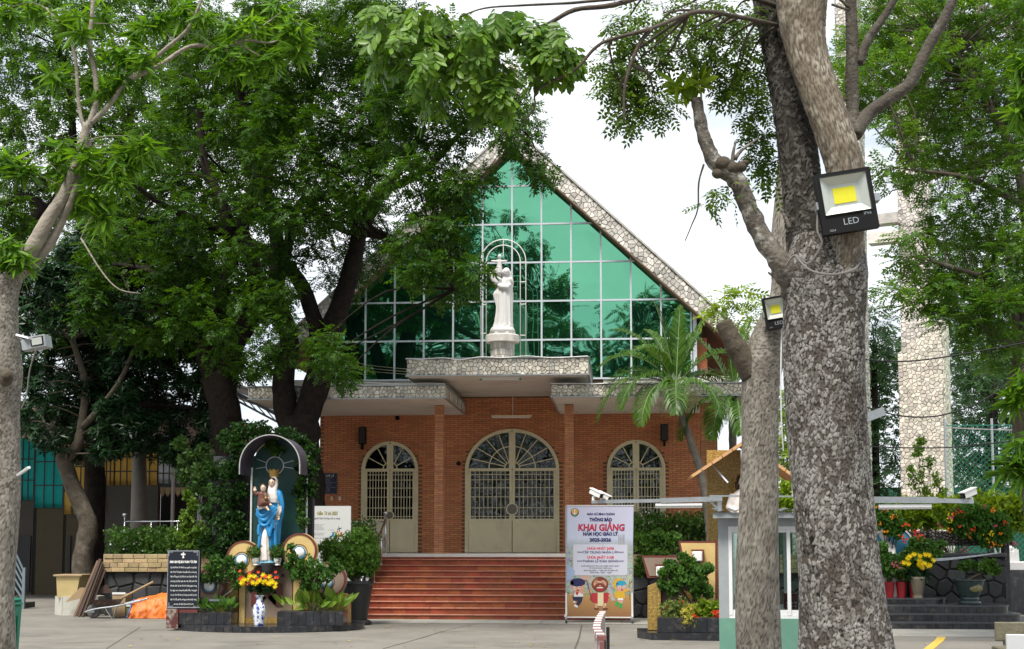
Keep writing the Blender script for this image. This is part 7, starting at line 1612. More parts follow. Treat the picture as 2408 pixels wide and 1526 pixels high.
# ------------------------------------------------------------------ kiosk with camera booms
YK = 18.0; Zk = ZRC(2750,1900,2.192); pv0 = P(1692,1526,YK)
AK = R(-5.2)
def rot_mb(mb):
    c,s = math.cos(AK),math.sin(AK)
    for v in mb.v:
        x,y = v.x - pv0.x,v.y - YK; v.x = pv0.x + x * c - y * s; v.y = YK + x * s + y * c
    return mb
ki = thing('kiosk','small guard kiosk with green lower panels and sliding white windows behind the trunks','kiosk',(pv0.x + .8,YK + .8,0))
pk = lambda px: px / (2.192 * 1.70101 * PXM(YK)); kx = lambda x: pv0.x + pk(x - 283); kz = lambda y: P(*Zk(300,y),YK).z
mKG = M('kiosk_green',(.13,.29,.22),.45,.12,3,stain=(.2,.35,.28),sscale=3,samt=.3); mKGr = M('kiosk_grey',(.33,.36,.38),.5,.2,3,.05,40); mUP = M('white_upvc',(.74,.75,.76),.35,.05,4)
KW = pk(1050 * 1.14); KD = 1.6
def kbox(x0,x1,y0,y1,z0,z1,mat,nm,bev=0,par=None): return rot_mb(MB().box(x0,x1,y0,y1,z0,z1,bev)).obj(nm,mat,par or ki)
X0,X1 = pv0.x,pv0.x + KW; zr = kz(325); zs_ = kz(1255); zt2 = kz(450)
kbox(X0,X1,YK,YK + .05,0,zs_,mKG,'front_panel'); kbox(X0,X1,YK + KD,YK + KD + .05,0,zs_,mKG,'back_panel')
for xx in (X0,X1 - .04): kbox(xx,xx + .04,YK + .051,YK + KD - .001,0,zs_,mKG,'side_panel')
for xx in (X0,X1 - .13):
    for yy in (YK + .002,YK + KD - .08): kbox(xx + .002,xx + .128,yy,yy + .12,zs_,zr,mKGr,'corner_post')
kbox(X0,X1,YK - .004,YK + .1,zt2,zr - .03,mKGr,'header'); kbox(X0,X1,YK + KD - .05,YK + KD + .054,zt2,zr - .03,mKGr,'header')
for xx in (X0 + .001,X1 - .101): kbox(xx,xx + .1,YK + .101,YK + KD - .051,zt2 + .002,zr - .031,mKGr,'header')
kbox(X0 + .05,X1 - .05,YK + .06,YK + KD - .01,.0,.06,mConc,'floor')
mRib = M('roof_sheet_grey',(.10,.105,.11),.5,.2,4,metal=.3); rf = MB(); nx = 40
for i in range(nx):
    xa,xb = X0 - .08 + (KW + .16) * i / nx,X0 - .08 + (KW + .16) * (i + 1) / nx; za,zb2 = [zr + .015 + .018 * math.sin(v * 2 * math.pi / .19) for v in (xa,xb)]
    rf.add([(xa,YK - .22,za),(xb,YK - .22,zb2),(xb,YK + KD + .2,zb2 + .06),(xa,YK + KD + .2,za + .06)] + [(xa,YK - .22,za + .006),(xb,YK - .22,zb2 + .006),(xb,YK + KD + .2,zb2 + .066),(xa,YK + KD + .2,za + .066)],[(0,3,2,1),(4,5,6,7),(0,1,5,4),(2,3,7,6)])
rot_mb(rf).obj('roof',mRib,ki,kind='stuff')
kbox(X0 - .06,X1 + .06,YK - .18,YK - .14,zr - .08,zr - .012,mKGr,'eaves_trim')
# windows
mGl,Nn,Ll = nodes_of('window_glass'); tr_ = Nn.new('ShaderNodeBsdfTransparent'); tr_.inputs['Color'].default_value = (.72,.80,.78,1); gl_ = Nn.new('ShaderNodeBsdfGlossy'); gl_.inputs['Roughness'].default_value = .02; gl_.inputs['Color'].default_value = (.9,.95,.95,1); fr2 = Nn.new('ShaderNodeFresnel'); fr2.inputs['IOR'].default_value = 1.7; ms = Nn.new('ShaderNodeMixShader'); Ll.new(fr2.outputs[0],ms.inputs[0]); Ll.new(tr_.outputs[0],ms.inputs[1]); Ll.new(gl_.outputs[0],ms.inputs[2]); out(Nn,Ll,ms.outputs[0])
def window(xa,xb,yf,nm='window'):
    o = kbox(xa,xb,yf - .012,yf + .05,zs_ + .001,zs_ + .04,mUP,nm); kbox(xa,xb,yf - .012,yf + .05,zt2 - .04,zt2 - .001,mUP,'frame',0,o)
    for xx in (xa,(xa + xb) / 2 - .025,xb - .045): kbox(xx,xx + .045,yf - .016,yf + .052,zs_ + .041,zt2 - .041,mUP,'frame',0,o)
    for a,b in ((xa + .046,(xa + xb) / 2 - .026),((xa + xb) / 2 + .021,xb - .046)):
        kbox(a,b,yf + .014,yf + .02,zs_ + .11,zt2 - .08,mGl,'pane',0,o)
        kbox(a,b,yf + .0,yf + .035,zs_ + .042,zs_ + .11,mUP,'sash',0,o); kbox(a,b,yf + .0,yf + .035,zt2 - .08,zt2 - .042,mUP,'sash',0,o)
window(X0 + .13,X1 - .13,YK + .02); window(X0 + .13,X1 - .13,YK + KD + .0)
kbox(X0 + .05,X1 - .05,YK + .12,YK + .5,zs_ - .06,zs_ - .02,mUP,'counter')
# goods on the counter
xr0 = kx(848); mRedB = M('red_carton',(.36,.02,.035),.45,.15,4)
def rotp(x,y): c,s = math.cos(AK),math.sin(AK); return pv0.x + (x - pv0.x) * c - (y - YK) * s,YK + (x - pv0.x) * s + (y - YK) * c
rc = thing('red_carton','red printed carton on the kiosk counter','carton',(*rotp(xr0 + .2,YK + .3),zs_ - .02))
za_,zb3 = zs_ - .02,kz(1040); kbox(xr0 - .02,xr0 + .42,YK + .14,YK + .34,za_ + .14,zb3,mRedB,'box',.004,rc); kbox(xr0 - .0,xr0 + .40,YK + .15,YK + .33,za_,za_ + .14,mRedB,'lower_box',.004,rc)
for i in range(4):
    for j in range(3):
        x_,z_ = kx(853 + i * 36),kz(1120 + j * 30); kbox(x_,x_ + pk(22),YK + .137,YK + .1395,z_ - pk(9),z_ + pk(9),mLetter,'icon',0,rc)
ks = thing('counter_sign','white card with black capitals leaning on the red carton','sign',(*rotp(kx(1000),YK + .1),zs_ - .02))
kbox(kx(955),kx(1075),YK + .105,YK + .112,kz(1208),kz(1050),mUP,'card',0,ks)
ct_ = (math.cos(AK),math.sin(AK),0)
for s_,y_ in (('XIN',1078),('GIỮ',1130),('HỘ',1182)):
    x_,yk_ = rotp(kx(970),YK + .103); text(s_,(x_,yk_,kz(y_)),pk(26) / .7,mBlackPl,ks,U=ct_,align='LEFT',bold=.002)
# booms and cameras
def boom(lab,segs,post=None):
    t = thing('camera_boom',lab,'boom',segs[0][0])
    for a,b,w_ in segs: MB().bar(a,b,w_,w_,up=(0,0,1)).obj('tube',mGalv,t)
    return t
yb_ = YK - .02
bt_ = boom('long galvanised boom reaching left from the kiosk roof, carrying two white cameras',[(P(1391,1180,yb_),P(1560,1177,yb_),.045),(P(1555,1177,yb_),P(1698,1173,yb_),.065),(P(1692,1175,yb_),P(1692,1207,yb_),.055),(P(1668,1177,yb_),P(1690,1198,yb_),.03)])
a_,b_ = P(1541,1187,yb_),P(1651,1186,yb_); MB().bar(a_,b_,.03,.05).obj('lamp_batten',mUP,bt_); MB().tube([a_ + Vector((0,0,-.03)),b_ + Vector((0,0,-.03))],.014,8).obj('lamp_tube',mLamp,bt_)
br_ = boom('galvanised boom reaching right from the kiosk behind the plated trunk, with one camera',[(P(1985,1175,yb_),P(2205,1176,yb_),.08),(P(2200,1177,yb_),P(2288,1179,yb_),.055)])
a_,b_ = P(2066,1190,yb_),P(2190,1189,yb_); MB().bar(a_,b_,.04,.05).obj('lamp_batten',mUP,br_); MB().tube([a_ + Vector((0,0,-.03)),b_ + Vector((0,0,-.03))],.014,8).obj('lamp_tube',mLamp,br_)
bs_ = boom('thin rusty bar across the kiosk roof between the two trunks',[(P(1668,1166,YK - .1),P(2000,1168,YK - .1),.02)])
def cctv(x,y,Y,d,lab,s_=1.0):
    p = P(x,y,Y); t = thing('security_camera',lab,'camera',p,'white security cameras on the kiosk booms'); d = Vector(d).normalized(); a = p - d * .13 * s_; b = p + d * .13 * s_; up = Vector((0,0,1))
    MB().bar(a,b,.10 * s_,.095 * s_,up=(0,0,1)).obj('housing',mWhitePl,t)
    h_ = MB().bar(a + up * .058 * s_,b + d * .05 * s_ + up * .058 * s_,.125 * s_,.015 * s_,up=(0,0,1)).obj('sunshield',mWhitePl,t)
    MB().bar(b - d * .002,b + d * .012,.088 * s_,.082 * s_,up=(0,0,1)).obj('face',mBlackPl,t); MB().tube([b + d * .012,b + d * .02],.03 * s_,16).obj('lens',mDarkMetal,t)
    MB().tube([p - up * .05 * s_,p - up * .10 * s_ - d * .05,P(x,y,Y) - up * .17 * s_ - d * .05],[.028 * s_,.03 * s_,.034 * s_],10).obj('bracket',mWhitePl,t)
cctv(1402,1160,yb_ - .03,(.75,-.5,-.38),'white security camera at the very tip of the left boom',.66)
cctv(1421,1166,yb_ + .03,(.8,-.35,-.42),'white security camera second from the tip of the left boom',.6)
cctv(2278,1160,yb_,(-.8,-.5,-.3),'white security camera at the tip of the right boom',.8)

# ------------------------------------------------------------------ floodlights on the trunks
mCob = M('led_phosphor',(.72,.68,.02),.5,.08,40); mRefl = M('reflector',(.62,.65,.60),.35,.1,6,metal=.5)
def flood(lab,cx,cy,Y,wpx,hpx,rotd,txt=True):
    c = P(cx,cy,Y); px = PXM(Y); W,H = wpx / px,hpx / px; a = R(rotd); U = Vector((math.cos(a),0,math.sin(a))); V = Vector((-math.sin(a),0,math.cos(a))); Nn_ = Vector((0,-1,0))
    t = thing('floodlight',lab,'floodlight',c,'black LED floodlights strapped to the trunks'); O = c
    def pl(nm,mat,u0,u1,v0,v1,t0,t1): MB().prism([(u0 * W,v0 * H),(u1 * W,v0 * H),(u1 * W,v1 * H),(u0 * W,v1 * H)],O,U,V,Nn_,t0,t1).obj(nm,mat,t)
    o_ = [(-.41,-.19),(.41,-.19),(.41,.43),(-.41,.43)]; i_ = [(-.27,-.06),(.27,-.06),(.27,.30),(-.27,.30)]
    MB().ring([(-.5 * W,-.5 * H),(.5 * W,-.5 * H),(.5 * W,.5 * H),(-.5 * W,.5 * H)],[(u * W,v * H) for u,v in o_],O,U,V,Nn_,-.06,0,closed=True).obj('housing',mBlackPl,t)
    pl('back_plate',mBlackPl,-.5,.5,-.5,.5,-.08,-.061)
    for k in range(4):
        j = (k + 1) % 4; vv = [O + U * (q[0] * W) + V * (q[1] * H) + Nn_ * d for q,d in ((o_[k],-.002),(o_[j],-.002),(i_[j],-.045),(i_[k],-.045))]
        MB().add(vv,[(0,1,2,3)]).obj('reflector',mRefl,t)
    MB().ring([(u * W * 1.03,(v - .12) * H * 1.03 + .12 * H) for u,v in o_],[(u * W,v * H) for u,v in o_],O,U,V,Nn_,0,.012,closed=True).obj('bezel',mDarkMetal,t)
    pl('reflector_floor',mRefl,-.27,.27,-.06,.30,-.048,-.045); pl('led_panel',mCob,-.20,.20,-.01,.25,-.044,-.040)
    if txt:
        for s_,u,v,sz in (('LED',0.02,-.34,.105),('IP66',.33,-.245,.05),('5054',-.33,-.45,.035)):
            q = O + U * (u * W) + V * (v * H) + Nn_ * .002; text(s_,q,sz * H / .7,mGalv,t,U=tuple(U),V=tuple(V))
    MB().prism([(-.3 * W,-.05),(.3 * W,-.05),(.3 * W,.05),(-.3 * W,.05)],O,U,V,Nn_,-.15,-.0801).obj('heat_sink',mDarkMetal,t)
    for s in (-1,1): MB().prism([(s * .5 * W - .015,-.03),(s * .5 * W + .03 * max(s,0) + .015,-.03),(s * .5 * W + .03 * max(s,0) + .015,.03),(s * .5 * W - .015,.03)],O,U,V,Nn_,-.14,-.02).obj('bracket',mGalv,t)
    return t
flood('large black LED floodlight on the plated trunk',1991,472,Y1 - .42,131,146,8.2)
flood('smaller black LED floodlight on the slim trunk, half behind the plated trunk',1826,734,Y2 - .38,56,76,9)
cb = MB(); cb.tube(spl([P(1925,470,Y1 - .33),P(1922,540,Y1 - .36),P(1932,575,Y1 - .36),P(1900,620,Y1 - .3),P(1870,600,Y1 - .3),P(1848,625,Y1 - .25)],5),.009,6); cb.tube(spl([P(1870,600,Y1 - .32),P(1905,635,Y1 - .38),P(1960,645,Y1 - .40),P(2010,632,Y1 - .32),P(2022,612,Y1 - .2)],5),.009,6)
tag(cb.obj('cable',M('grey_cable',(.20,.19,.18),.6)),'grey cable looped round the plated trunk under the large floodlight','cable')
cb = MB(); cb.tube(spl([P(1838,770,Y2 - .3),P(1836,900,Y2 - .32),P(1838,1000,Y2 - .3),P(1842,1060,Y2 - .25)],5),.008,6); tag(cb.obj('cable',mWhitePl),'pale cable hanging straight down beside the slim trunk','cable')
lp = thing('area_light','pale grey box floodlight strapped to the left mango trunk','floodlight',P(75,803,Y3 - .25))
Ua,Va = Vector((.97,0,.16)).normalized(),Vector((-.16,0,.97)).normalized(); oc = P(86,803,Y3 - .3); kk = 1 / PXM(Y3)
MB().prism([(-20 * kk,-14 * kk),(21 * kk,-14 * kk),(21 * kk,15 * kk),(-20 * kk,15 * kk)],oc,Ua,Va,(0,-1,0),-.16,0).obj('head',mKGr,lp); MB().prism([(-14 * kk,-10 * kk),(17 * kk,-10 * kk),(17 * kk,11 * kk),(-14 * kk,11 * kk)],oc,Ua,Va,(0,-1,0),.0,.006).obj('bezel',mBlackPl,lp); MB().prism([(-11 * kk,-8 * kk),(14 * kk,-8 * kk),(14 * kk,9 * kk),(-11 * kk,9 * kk)],oc,Ua,Va,(0,-1,0),.006,.01).obj('lens',mRefl,lp)
MB().prism([(-40 * kk,-14 * kk),(-21 * kk,-14 * kk),(-21 * kk,12 * kk),(-40 * kk,12 * kk)],oc,Ua,Va,(0,-1,0),-.14,-.02).obj('driver_box',mKGr,lp); MB().bar(P(42,788,Y3 - .2),P(72,796,Y3 - .32),.02,.05).obj('bracket',mUP,lp)
cb = MB(); cb.tube(spl([P(85,820,Y3 - .3),P(70,870,Y3 - .26),P(62,930,Y3 - .22),P(50,960,Y3 - .18)],4),.007,6); tag(cb.obj('cable',M('grey_cable2',(.20,.19,.18),.6)),'grey cable hanging under the box floodlight on the mango trunk','cable')
a_,b_ = P(42,1117,Y3 - .1),P(68,1099,Y3 - .35); tag(MB().bar(a_,b_,.022,.03).obj('lamp_stick',mUP),'short white tube sticking out from the left mango trunk','lamp')
sl_ = thing('street_lamp','flat silver lamp head poking out right of the plated trunk','lamp',P(2055,975,16)); MB().bar(P(2030,985,16),P(2080,966,16),.02,.10,up=(0,0,1)).obj('head',mGalv,sl_); MB().bar(P(1960,1000,16),P(2032,984,16),.03,.03).obj('arm',mGalv,sl_)
# ------------------------------------------------------------------ barrier, bin, bench
ba = thing('barrier','folding barrier of maroon and white slats seen end-on before the banner','barrier',(P(1412,1526,15).x,15,0))
mMarS = M('barrier_maroon',(.26,.10,.095),.5,.15,5); mWhS = M('barrier_white',(.74,.72,.70),.5,.12,5)
nsl = 22; bp = []
for i in range(nsl):
    t_ = i / (nsl - 1); Y = 17.2 - 4.6 * t_; x = 1419 - 16 * math.sin(min(1,t_ * 1.25) * math.pi / 2) + 22 * max(0,t_ - .72) ** 1.3 * 3; bp.append((P(x,1500,Y).x,Y))
for i,(x,y) in enumerate(bp):
    MB().box(x - .022,x + .022,y - .03,y + .03,.10,.93 - (.02 if 2 < i < 19 else 0),.004).obj('slat',mMarS if i % 2 else mWhS,ba)
    if i < nsl - 1: MB().bar((x,y + .0,.955),(bp[i + 1][0],bp[i + 1][1],.955),.075,.04,up=(0,0,1)).obj('top_rail',mWhS if i % 2 else mMarS,ba); MB().bar((x,y,.16),(bp[i + 1][0],bp[i + 1][1],.16),.04,.04,up=(0,0,1)).obj('bottom_rail',mMarS,ba)
for i in (2,11,19): x,y = bp[i]; MB().box(x + .05,x + .09,y - .02,y + .02,0,.80).obj('wheel_post',mDarkMetal,ba)
# green wheelie bin
Yg = 14.2; bi = thing('wheelie_bin','green plastic wheelie bin cut by the left edge at the foot of the mango tree','bin',(P(-16,1526,Yg).x,Yg,0)); mBin = M('bin_green',(.01,.20,.12),.45,.2,4)
xe = P(21,1480,Yg).x; zt3 = P(10,1428,Yg).z
MB().add([(xe - .5,Yg - .25,.08),(xe - .03,Yg - .25,.08),(xe - .03,Yg + .25,.08),(xe - .5,Yg + .25,.08),(xe - .56,Yg - .3,zt3),(xe,Yg - .3,zt3),(xe,Yg + .3,zt3),(xe - .56,Yg + .3,zt3)],[(0,3,2,1),(4,5,6,7),(0,1,5,4),(1,2,6,5),(2,3,7,6),(3,0,4,7)]).obj('body',mBin,bi)
MB().box(xe - .58,xe + .005,Yg - .33,Yg + .33,zt3 + .002,zt3 + .05,.02).obj('rim',mBin,bi); MB().box(xe - .57,xe - .005,Yg - .32,Yg + .32,zt3 + .051,zt3 + .09,.03).obj('lid',mBin,bi)
for yy in (-.2,.0,.2): MB().box(xe - .02,xe + .012,Yg + yy - .02,Yg + yy + .02,.12,zt3 - .1).obj('rib',mBin,bi)
for s in (-1,1): MB().tube([(xe - .52,Yg + s * .2 - .03,.1),(xe - .52,Yg + s * .2 + .03,.1)],.1,16).obj('wheel',mBlackPl,bi)
# concrete bench
Zq = ZRC(3500,2330,4.0403); Yb = 17.6; be = thing('concrete_bench','mossy concrete bench back cut by the right edge near the yellow line','bench',(P(2390,1526,Yb).x,Yb,0))
mBen = M('mossy_concrete',(.27,.245,.17),.9,.35,5,.5,30,c2=(.12,.11,.07),stain=(.05,.05,.03),sscale=3,samt=.6)
a_ = P(*Zq(1955,950),Yb); b_ = P(*Zq(1955,640),Yb)
MB().box(a_.x,a_.x + 1.3,Yb,Yb + .07,a_.z,b_.z,.012).obj('backrest',mBen,be); MB().box(a_.x - .06,a_.x + 1.36,Yb - .42,Yb - .01,a_.z - .12,a_.z - .05,.012).obj('seat',mBen,be)
MB().box(a_.x + .55 - .08,a_.x + .55 + .08,Yb + .071,Yb + .16,0,b_.z - .05,.01).obj('strut',mBen,be); MB().box(a_.x + .1,a_.x + .2,Yb - .38,Yb + .069,0,a_.z - .121).obj('leg',mBen,be); MB().box(a_.x + .2 - .1,a_.x + .2 + .0,Yb - .36,Yb + .06,a_.z - .05,a_.z + .0).obj('bracket',mBen,be); MB().box(a_.x + 1.1,a_.x + 1.2,Yb - .38,Yb + .069,0,a_.z - .121).obj('leg',mBen,be)
c_ = P(*Zq(2290,1010),Yb - .5); tag(MB().box(c_.x - .13,c_.x + .4,Yb - .55,Yb - .5,0,c_.z + .13,.01).obj('white_board',mUP),'white board leaning before the concrete bench at the corner','board')
# ------------------------------------------------------------------ tower
YTw = 45.0; tw = thing('bell_tower','tall twin-shafted tower clad in pale rubble stone with cross beams','tower',(P(2050,1400,YTw).x,YTw,0))
def shaft(x0,x1,yT0,yT1,d,nm,Y,sd,mat,keep,ztop=None,z0=0):
    a,b = P(x0,1200,Y).x,P(x1,1200,Y).x; zl = P(x0,yT0,Y).z if ztop is None else ztop; zr_ = P(x1,yT1,Y).z if ztop is None else ztop
    m_ = MB(); m_.prism([(a,z0),(b,z0),(b,zr_),(a,zl)],(0,Y,0),(1,0,0),(0,0,1),(0,1,0),.02,d); o = m_.obj(nm,mGrout,tw)
    cladding([([(0,0),(b - a,0),(b - a,zr_ - z0),(0,zl - z0)],(a,Y + .02,z0),(1,0,0),(0,0,1),(0,-1,0)),([(0,0),(d,0),(d,zr_ - z0),(0,zr_ - z0)],(b,Y + d,z0),(0,-1,0),(0,0,1),(1,0,0))],mat,o,.115,.008,sd,h=.025,keep=keep,bev=.016,asp=1.25)
shaft(2112,2218,834,758,1.0,'lower_pier',YTw - .6,401,mStone,90)
shaft(2102,2172,0,0,.9,'upper_pier',YTw,411,mStoneG,40,21.5)
shaft(1846,1948,760,834,1.0,'lower_pier',YTw - .6,421,mStone,40)
shaft(1958,2008,0,0,.9,'upper_pier',YTw + .01,431,mStoneG,20,21.5)
for y0,y1 in ((503,528),(545,572),(-20,20),(-60,-36)):
    a,b = P(2008,y1,YTw + .2),P(2102,y0,YTw + .2); m_ = MB(); m_.box(a.x,b.x,YTw + .2,YTw + .7,a.z,b.z); m_.obj('cross_beam',mStoneG,tw)
tw.rotation_euler.z = -R(24); tw.location.x += .36
# ------------------------------------------------------------------ grotto on the right
Zg = ZRC(3380,1950,3.0517); Y0g = 29.4
gr = thing('grotto_steps','curved black granite steps leading to the flagstone grotto wall','steps',(P(2200,1474,Y0g).x,Y0g,0))
xl_ = P(1950,1470,Y0g).x
def rstep(k,xr,yf,z0,z1,rad):
    pts = [(xl_,yf + 2.6)]; pts.append((xl_,yf))
    for i in range(9): a = -math.pi / 2 + math.pi / 2 * i / 8; pts.append((xr - rad + rad * math.cos(a),yf + rad + rad * math.sin(a)))
    pts.append((xr,yf + 2.6)); o = slab(MB(),pts[::-1][::-1],z0,z1 - .03).obj('step',mBlackTile,gr)
    sc_ = [(x + (.015 if i > 1 else 0),y - (.015 if 0 < i < len(pts) - 1 else 0)) for i,(x,y) in enumerate(pts)]
    slab(MB(),sc_,z1 - .029,z1).obj('tread',M('granite_tread',(.06,.063,.07),.3,.3,3,stain=(.12,.115,.11),sscale=2,samt=.4),o)
    x = xl_
    while x < xr - rad: MB().box(x + .003,min(x + .165,xr - rad) - .003,yf - .012,yf + .001,z0 + .004,z1 - .032,.003).obj('riser_tile',mBlackTile,o); x += .168
rstep(0,P(2480,1470,Y0g).x,Y0g,0,.155,.5); rstep(1,P(2412,1450,Y0g + .36).x,Y0g + .36,.155,.31,.45); rstep(2,P(2381,1430,Y0g + .72).x,Y0g + .72,.31,.47,.4); rstep(3,P(2241,1400,Y0g + 1.25).x,Y0g + 1.25,.47,.60,.6)
Ygw = 31.6; wl = thing('flagstone_wall','black flagstone grotto wall with a dark coping at the right','wall',(P(2200,1400,Ygw).x,Ygw,0))
xa,xb = P(2000,1300,Ygw).x,P(*Zg(1970,1300),Ygw).x; zt4 = P(*Zg(1500,850),Ygw).z; zt5 = P(*Zg(1500,800),Ygw).z
MB().box(xa,xb,Ygw + .02,Ygw + .5,.3,zt4).obj('core',mFlagJ,wl); cladding([([(0,.3),(xb - xa,.3),(xb - xa,zt4),(0,zt4)],(xa,Ygw + .02,0),(1,0,0),(0,0,1),(0,-1,0)),([(0,.3),(.48,.3),(.48,zt4),(0,zt4)],(xb,Ygw + .02,0),(0,1,0),(0,0,1),(1,0,0))],mFlag,wl,.30,.03,501,h=.03,keep=110,name='flagstone',bev=.03)
MB().box(xa,xb + .03,Ygw - .04,Ygw + .55,zt4 + .001,zt5,.01).obj('coping',mBlackTile,wl)
# pebble trough above it
YT2 = 32.6; tr = thing('pebble_trough','raised trough faced with dark pebbles under the bougainvillea','planter',(P(*Zg(1500,800),YT2).x,YT2,0)); mPeb = M('dark_pebble',(.16,.145,.125),.8,.4,8,isl=.5)
for x0,x1,kp in ((1030,2060,60),(780,1000,30)):
    a,b = P(*Zg(x0,710),YT2),P(*Zg(x1,530),YT2); m_ = MB(); m_.box(a.x,b.x,YT2 + .02,YT2 + .5,a.z,b.z); o = m_.obj('trough',mFlagJ,tr); cladding([([(0,0),(b.x - a.x,0),(b.x - a.x,b.z - a.z),(0,b.z - a.z)],(a.x,YT2 + .02,a.z),(1,0,0),(0,0,1),(0,-1,0))],mPeb,o,.075,.014,510 + kp,h=.03,keep=kp,name='pebble',bev=.018)
    for xx in (a.x + .1,b.x - .2): MB().box(xx,xx + .12,YT2 + .1,YT2 + .4,0,a.z).obj('leg',mFlag,tr)
lBou = leafmat('bougainvillea_leaf',(.035,.11,.018),(.08,.19,.028),.35,.4,2.5)
def bou(lab,cls,Y,base,fl,sd,leaf=lBou,per=60): return plant('bougainvillea',lab,'flowering shrub',[(np.array(P(*Zg(a,b),Y)),np.array([r_,r_ * .8,r_ * .8])) for a,b,r_ in cls],SM2,leaf,per,base=base,stems=6,sd=sd,stemr=.016,flowers=[('flowers',m,n * .6,(.022,.036),[(np.array(P(*Zg(a,b),Y - .25)),np.array([r_,.06,r_ * .8])) for a,b,r_ in pts]) for m,n,pts in fl])
bou('wide bougainvillea with orange, yellow and pink blooms spilling over the pebble trough',[(1350,400,.3),(1450,330,.3),(1560,300,.3),(1660,330,.3),(1760,350,.3),(1850,400,.3),(1480,450,.3),(1600,450,.32),(1720,480,.3),(1840,520,.28),(1920,470,.25),(1950,580,.22),(1650,580,.25),(1500,540,.22),(1780,620,.22),(1340,500,.18),(1870,680,.16),(1700,680,.12)],32.2,(P(*Zg(1580,700),32.7).x,32.75,P(*Zg(1500,540),YT2).z - .02),
    [(mFlO,12,[(1525,580,.09),(1780,695,.08),(1290,515,.07),(1810,275,.07),(1920,560,.06),(1890,690,.08)]),(mFlY,12,[(1740,590,.11),(1270,400,.07),(1290,330,.06),(1790,560,.07)]),(mFlR,9,[(1410,265,.06),(1440,320,.07),(1350,315,.07),(1570,510,.06),(1410,480,.04),(1960,430,.06)]),(mFlP,9,[(1170,450,.07),(1700,235,.05),(1460,770,.09),(1300,365,.05),(1850,475,.05),(2085,690,.06)])],91)
bou('bougainvillea with red and orange sprays hanging over the blue disc',[(450,330,.25),(540,380,.25),(620,420,.22),(470,450,.22),(560,520,.18),(650,500,.16),(440,250,.16),(640,580,.1)],31.0,(P(*Zg(480,700),31.3).x,31.4,.6),[(mFlR,14,[(745,465,.08),(840,520,.09),(890,570,.1),(930,610,.09),(680,610,.09),(750,640,.08)]),(mFlO,9,[(415,235,.06),(490,275,.06),(620,345,.06),(495,520,.07),(425,430,.07),(560,370,.05)]),(mFlP,9,[(545,260,.06),(450,262,.05)])],92)
bou('dark leafy shrub in front of the blue disc',[(740,880,.2),(830,790,.2),(890,700,.22),(880,800,.28),(980,780,.25),(1000,860,.22),(780,900,.22),(900,900,.25),(1060,740,.15),(1120,800,.15),(1180,690,.08),(1000,680,.12)],31.0,(P(*Zg(880,1250),31.3).x,31.3,.6),[],93,lPot,75)
bou('leafy shrub beside the white kneeling figure',[(450,740,.16),(460,840,.2),(540,880,.2),(600,950,.2),(520,1000,.2),(560,900,.2),(480,950,.22),(570,980,.18),(450,900,.18)],30.75,(P(*Zg(500,1200),31.2).x,31.2,.6),[(mFlP,8,[(640,960,.12),(600,940,.08)])],94,lPot,70)
plant('croton_hedge','bright yellow-green broad-leaved hedge in front of the tower','hedge',[(np.array(P(*Zg(a,b),33.6)),np.array([.36,.3,.3])) for a,b in ((620,280),(700,330),(780,380),(860,330),(940,380),(1020,320),(1100,380),(1180,350),(780,270),(1240,300),(1350,260),(1500,230),(1650,190),(1800,200),(1950,230),(2080,200),(2150,260),(2100,330),(2180,420),(2000,330),(900,250),(1050,260))],[rosette(8,.17,.075,OVAL,.5,s) for s in (21,22)],lBright,30,base=(P(*Zg(1200,500),33.6).x,33.6,0),stems=8,sd=95)
# thin sapling in front of the tower
plant('sapling','thin sapling with sparse upright twigs before the tower','tree',[(np.array(P(x,y,36)),np.array([r_,r_,r_ * 1.2])) for x,y,r_ in ((2160,1060,.2),(2170,1100,.25),(2155,1140,.25),(2185,1090,.15),(2200,1130,.2),(2180,1160,.2),(2145,1110,.15),(2215,1160,.15),(2165,1040,.12))],SM2,lDalb,22,base=(P(2185,1300,36).x,36,0),stems=5,sd=96,stemr=.014)
plant('shrub','bright green creeper on the kiosk roof line between the trunks','shrub',px_clumps([(1835,1185,14,12,0),(1850,1180,14,14,0),(1862,1190,12,12,0),(1845,1150,8,16,.4)],24),MEDL,lBright,50,base=(P(1850,1300,24).x,24.2,0),stems=3,sd=97)
plant('fern_tree','feathery light green branches between the two near trunks','tree',px_clumps([(1845,1030,14,20,0),(1850,1070,16,20,0),(1842,1110,14,20,0),(1856,1000,14,20,0),(1848,960,14,20,0),(1840,930,10,16,0)],30),FIN,lBright,26,base=(P(1850,1300,30).x,30,0),stems=3,sd=98,stemr=.03)
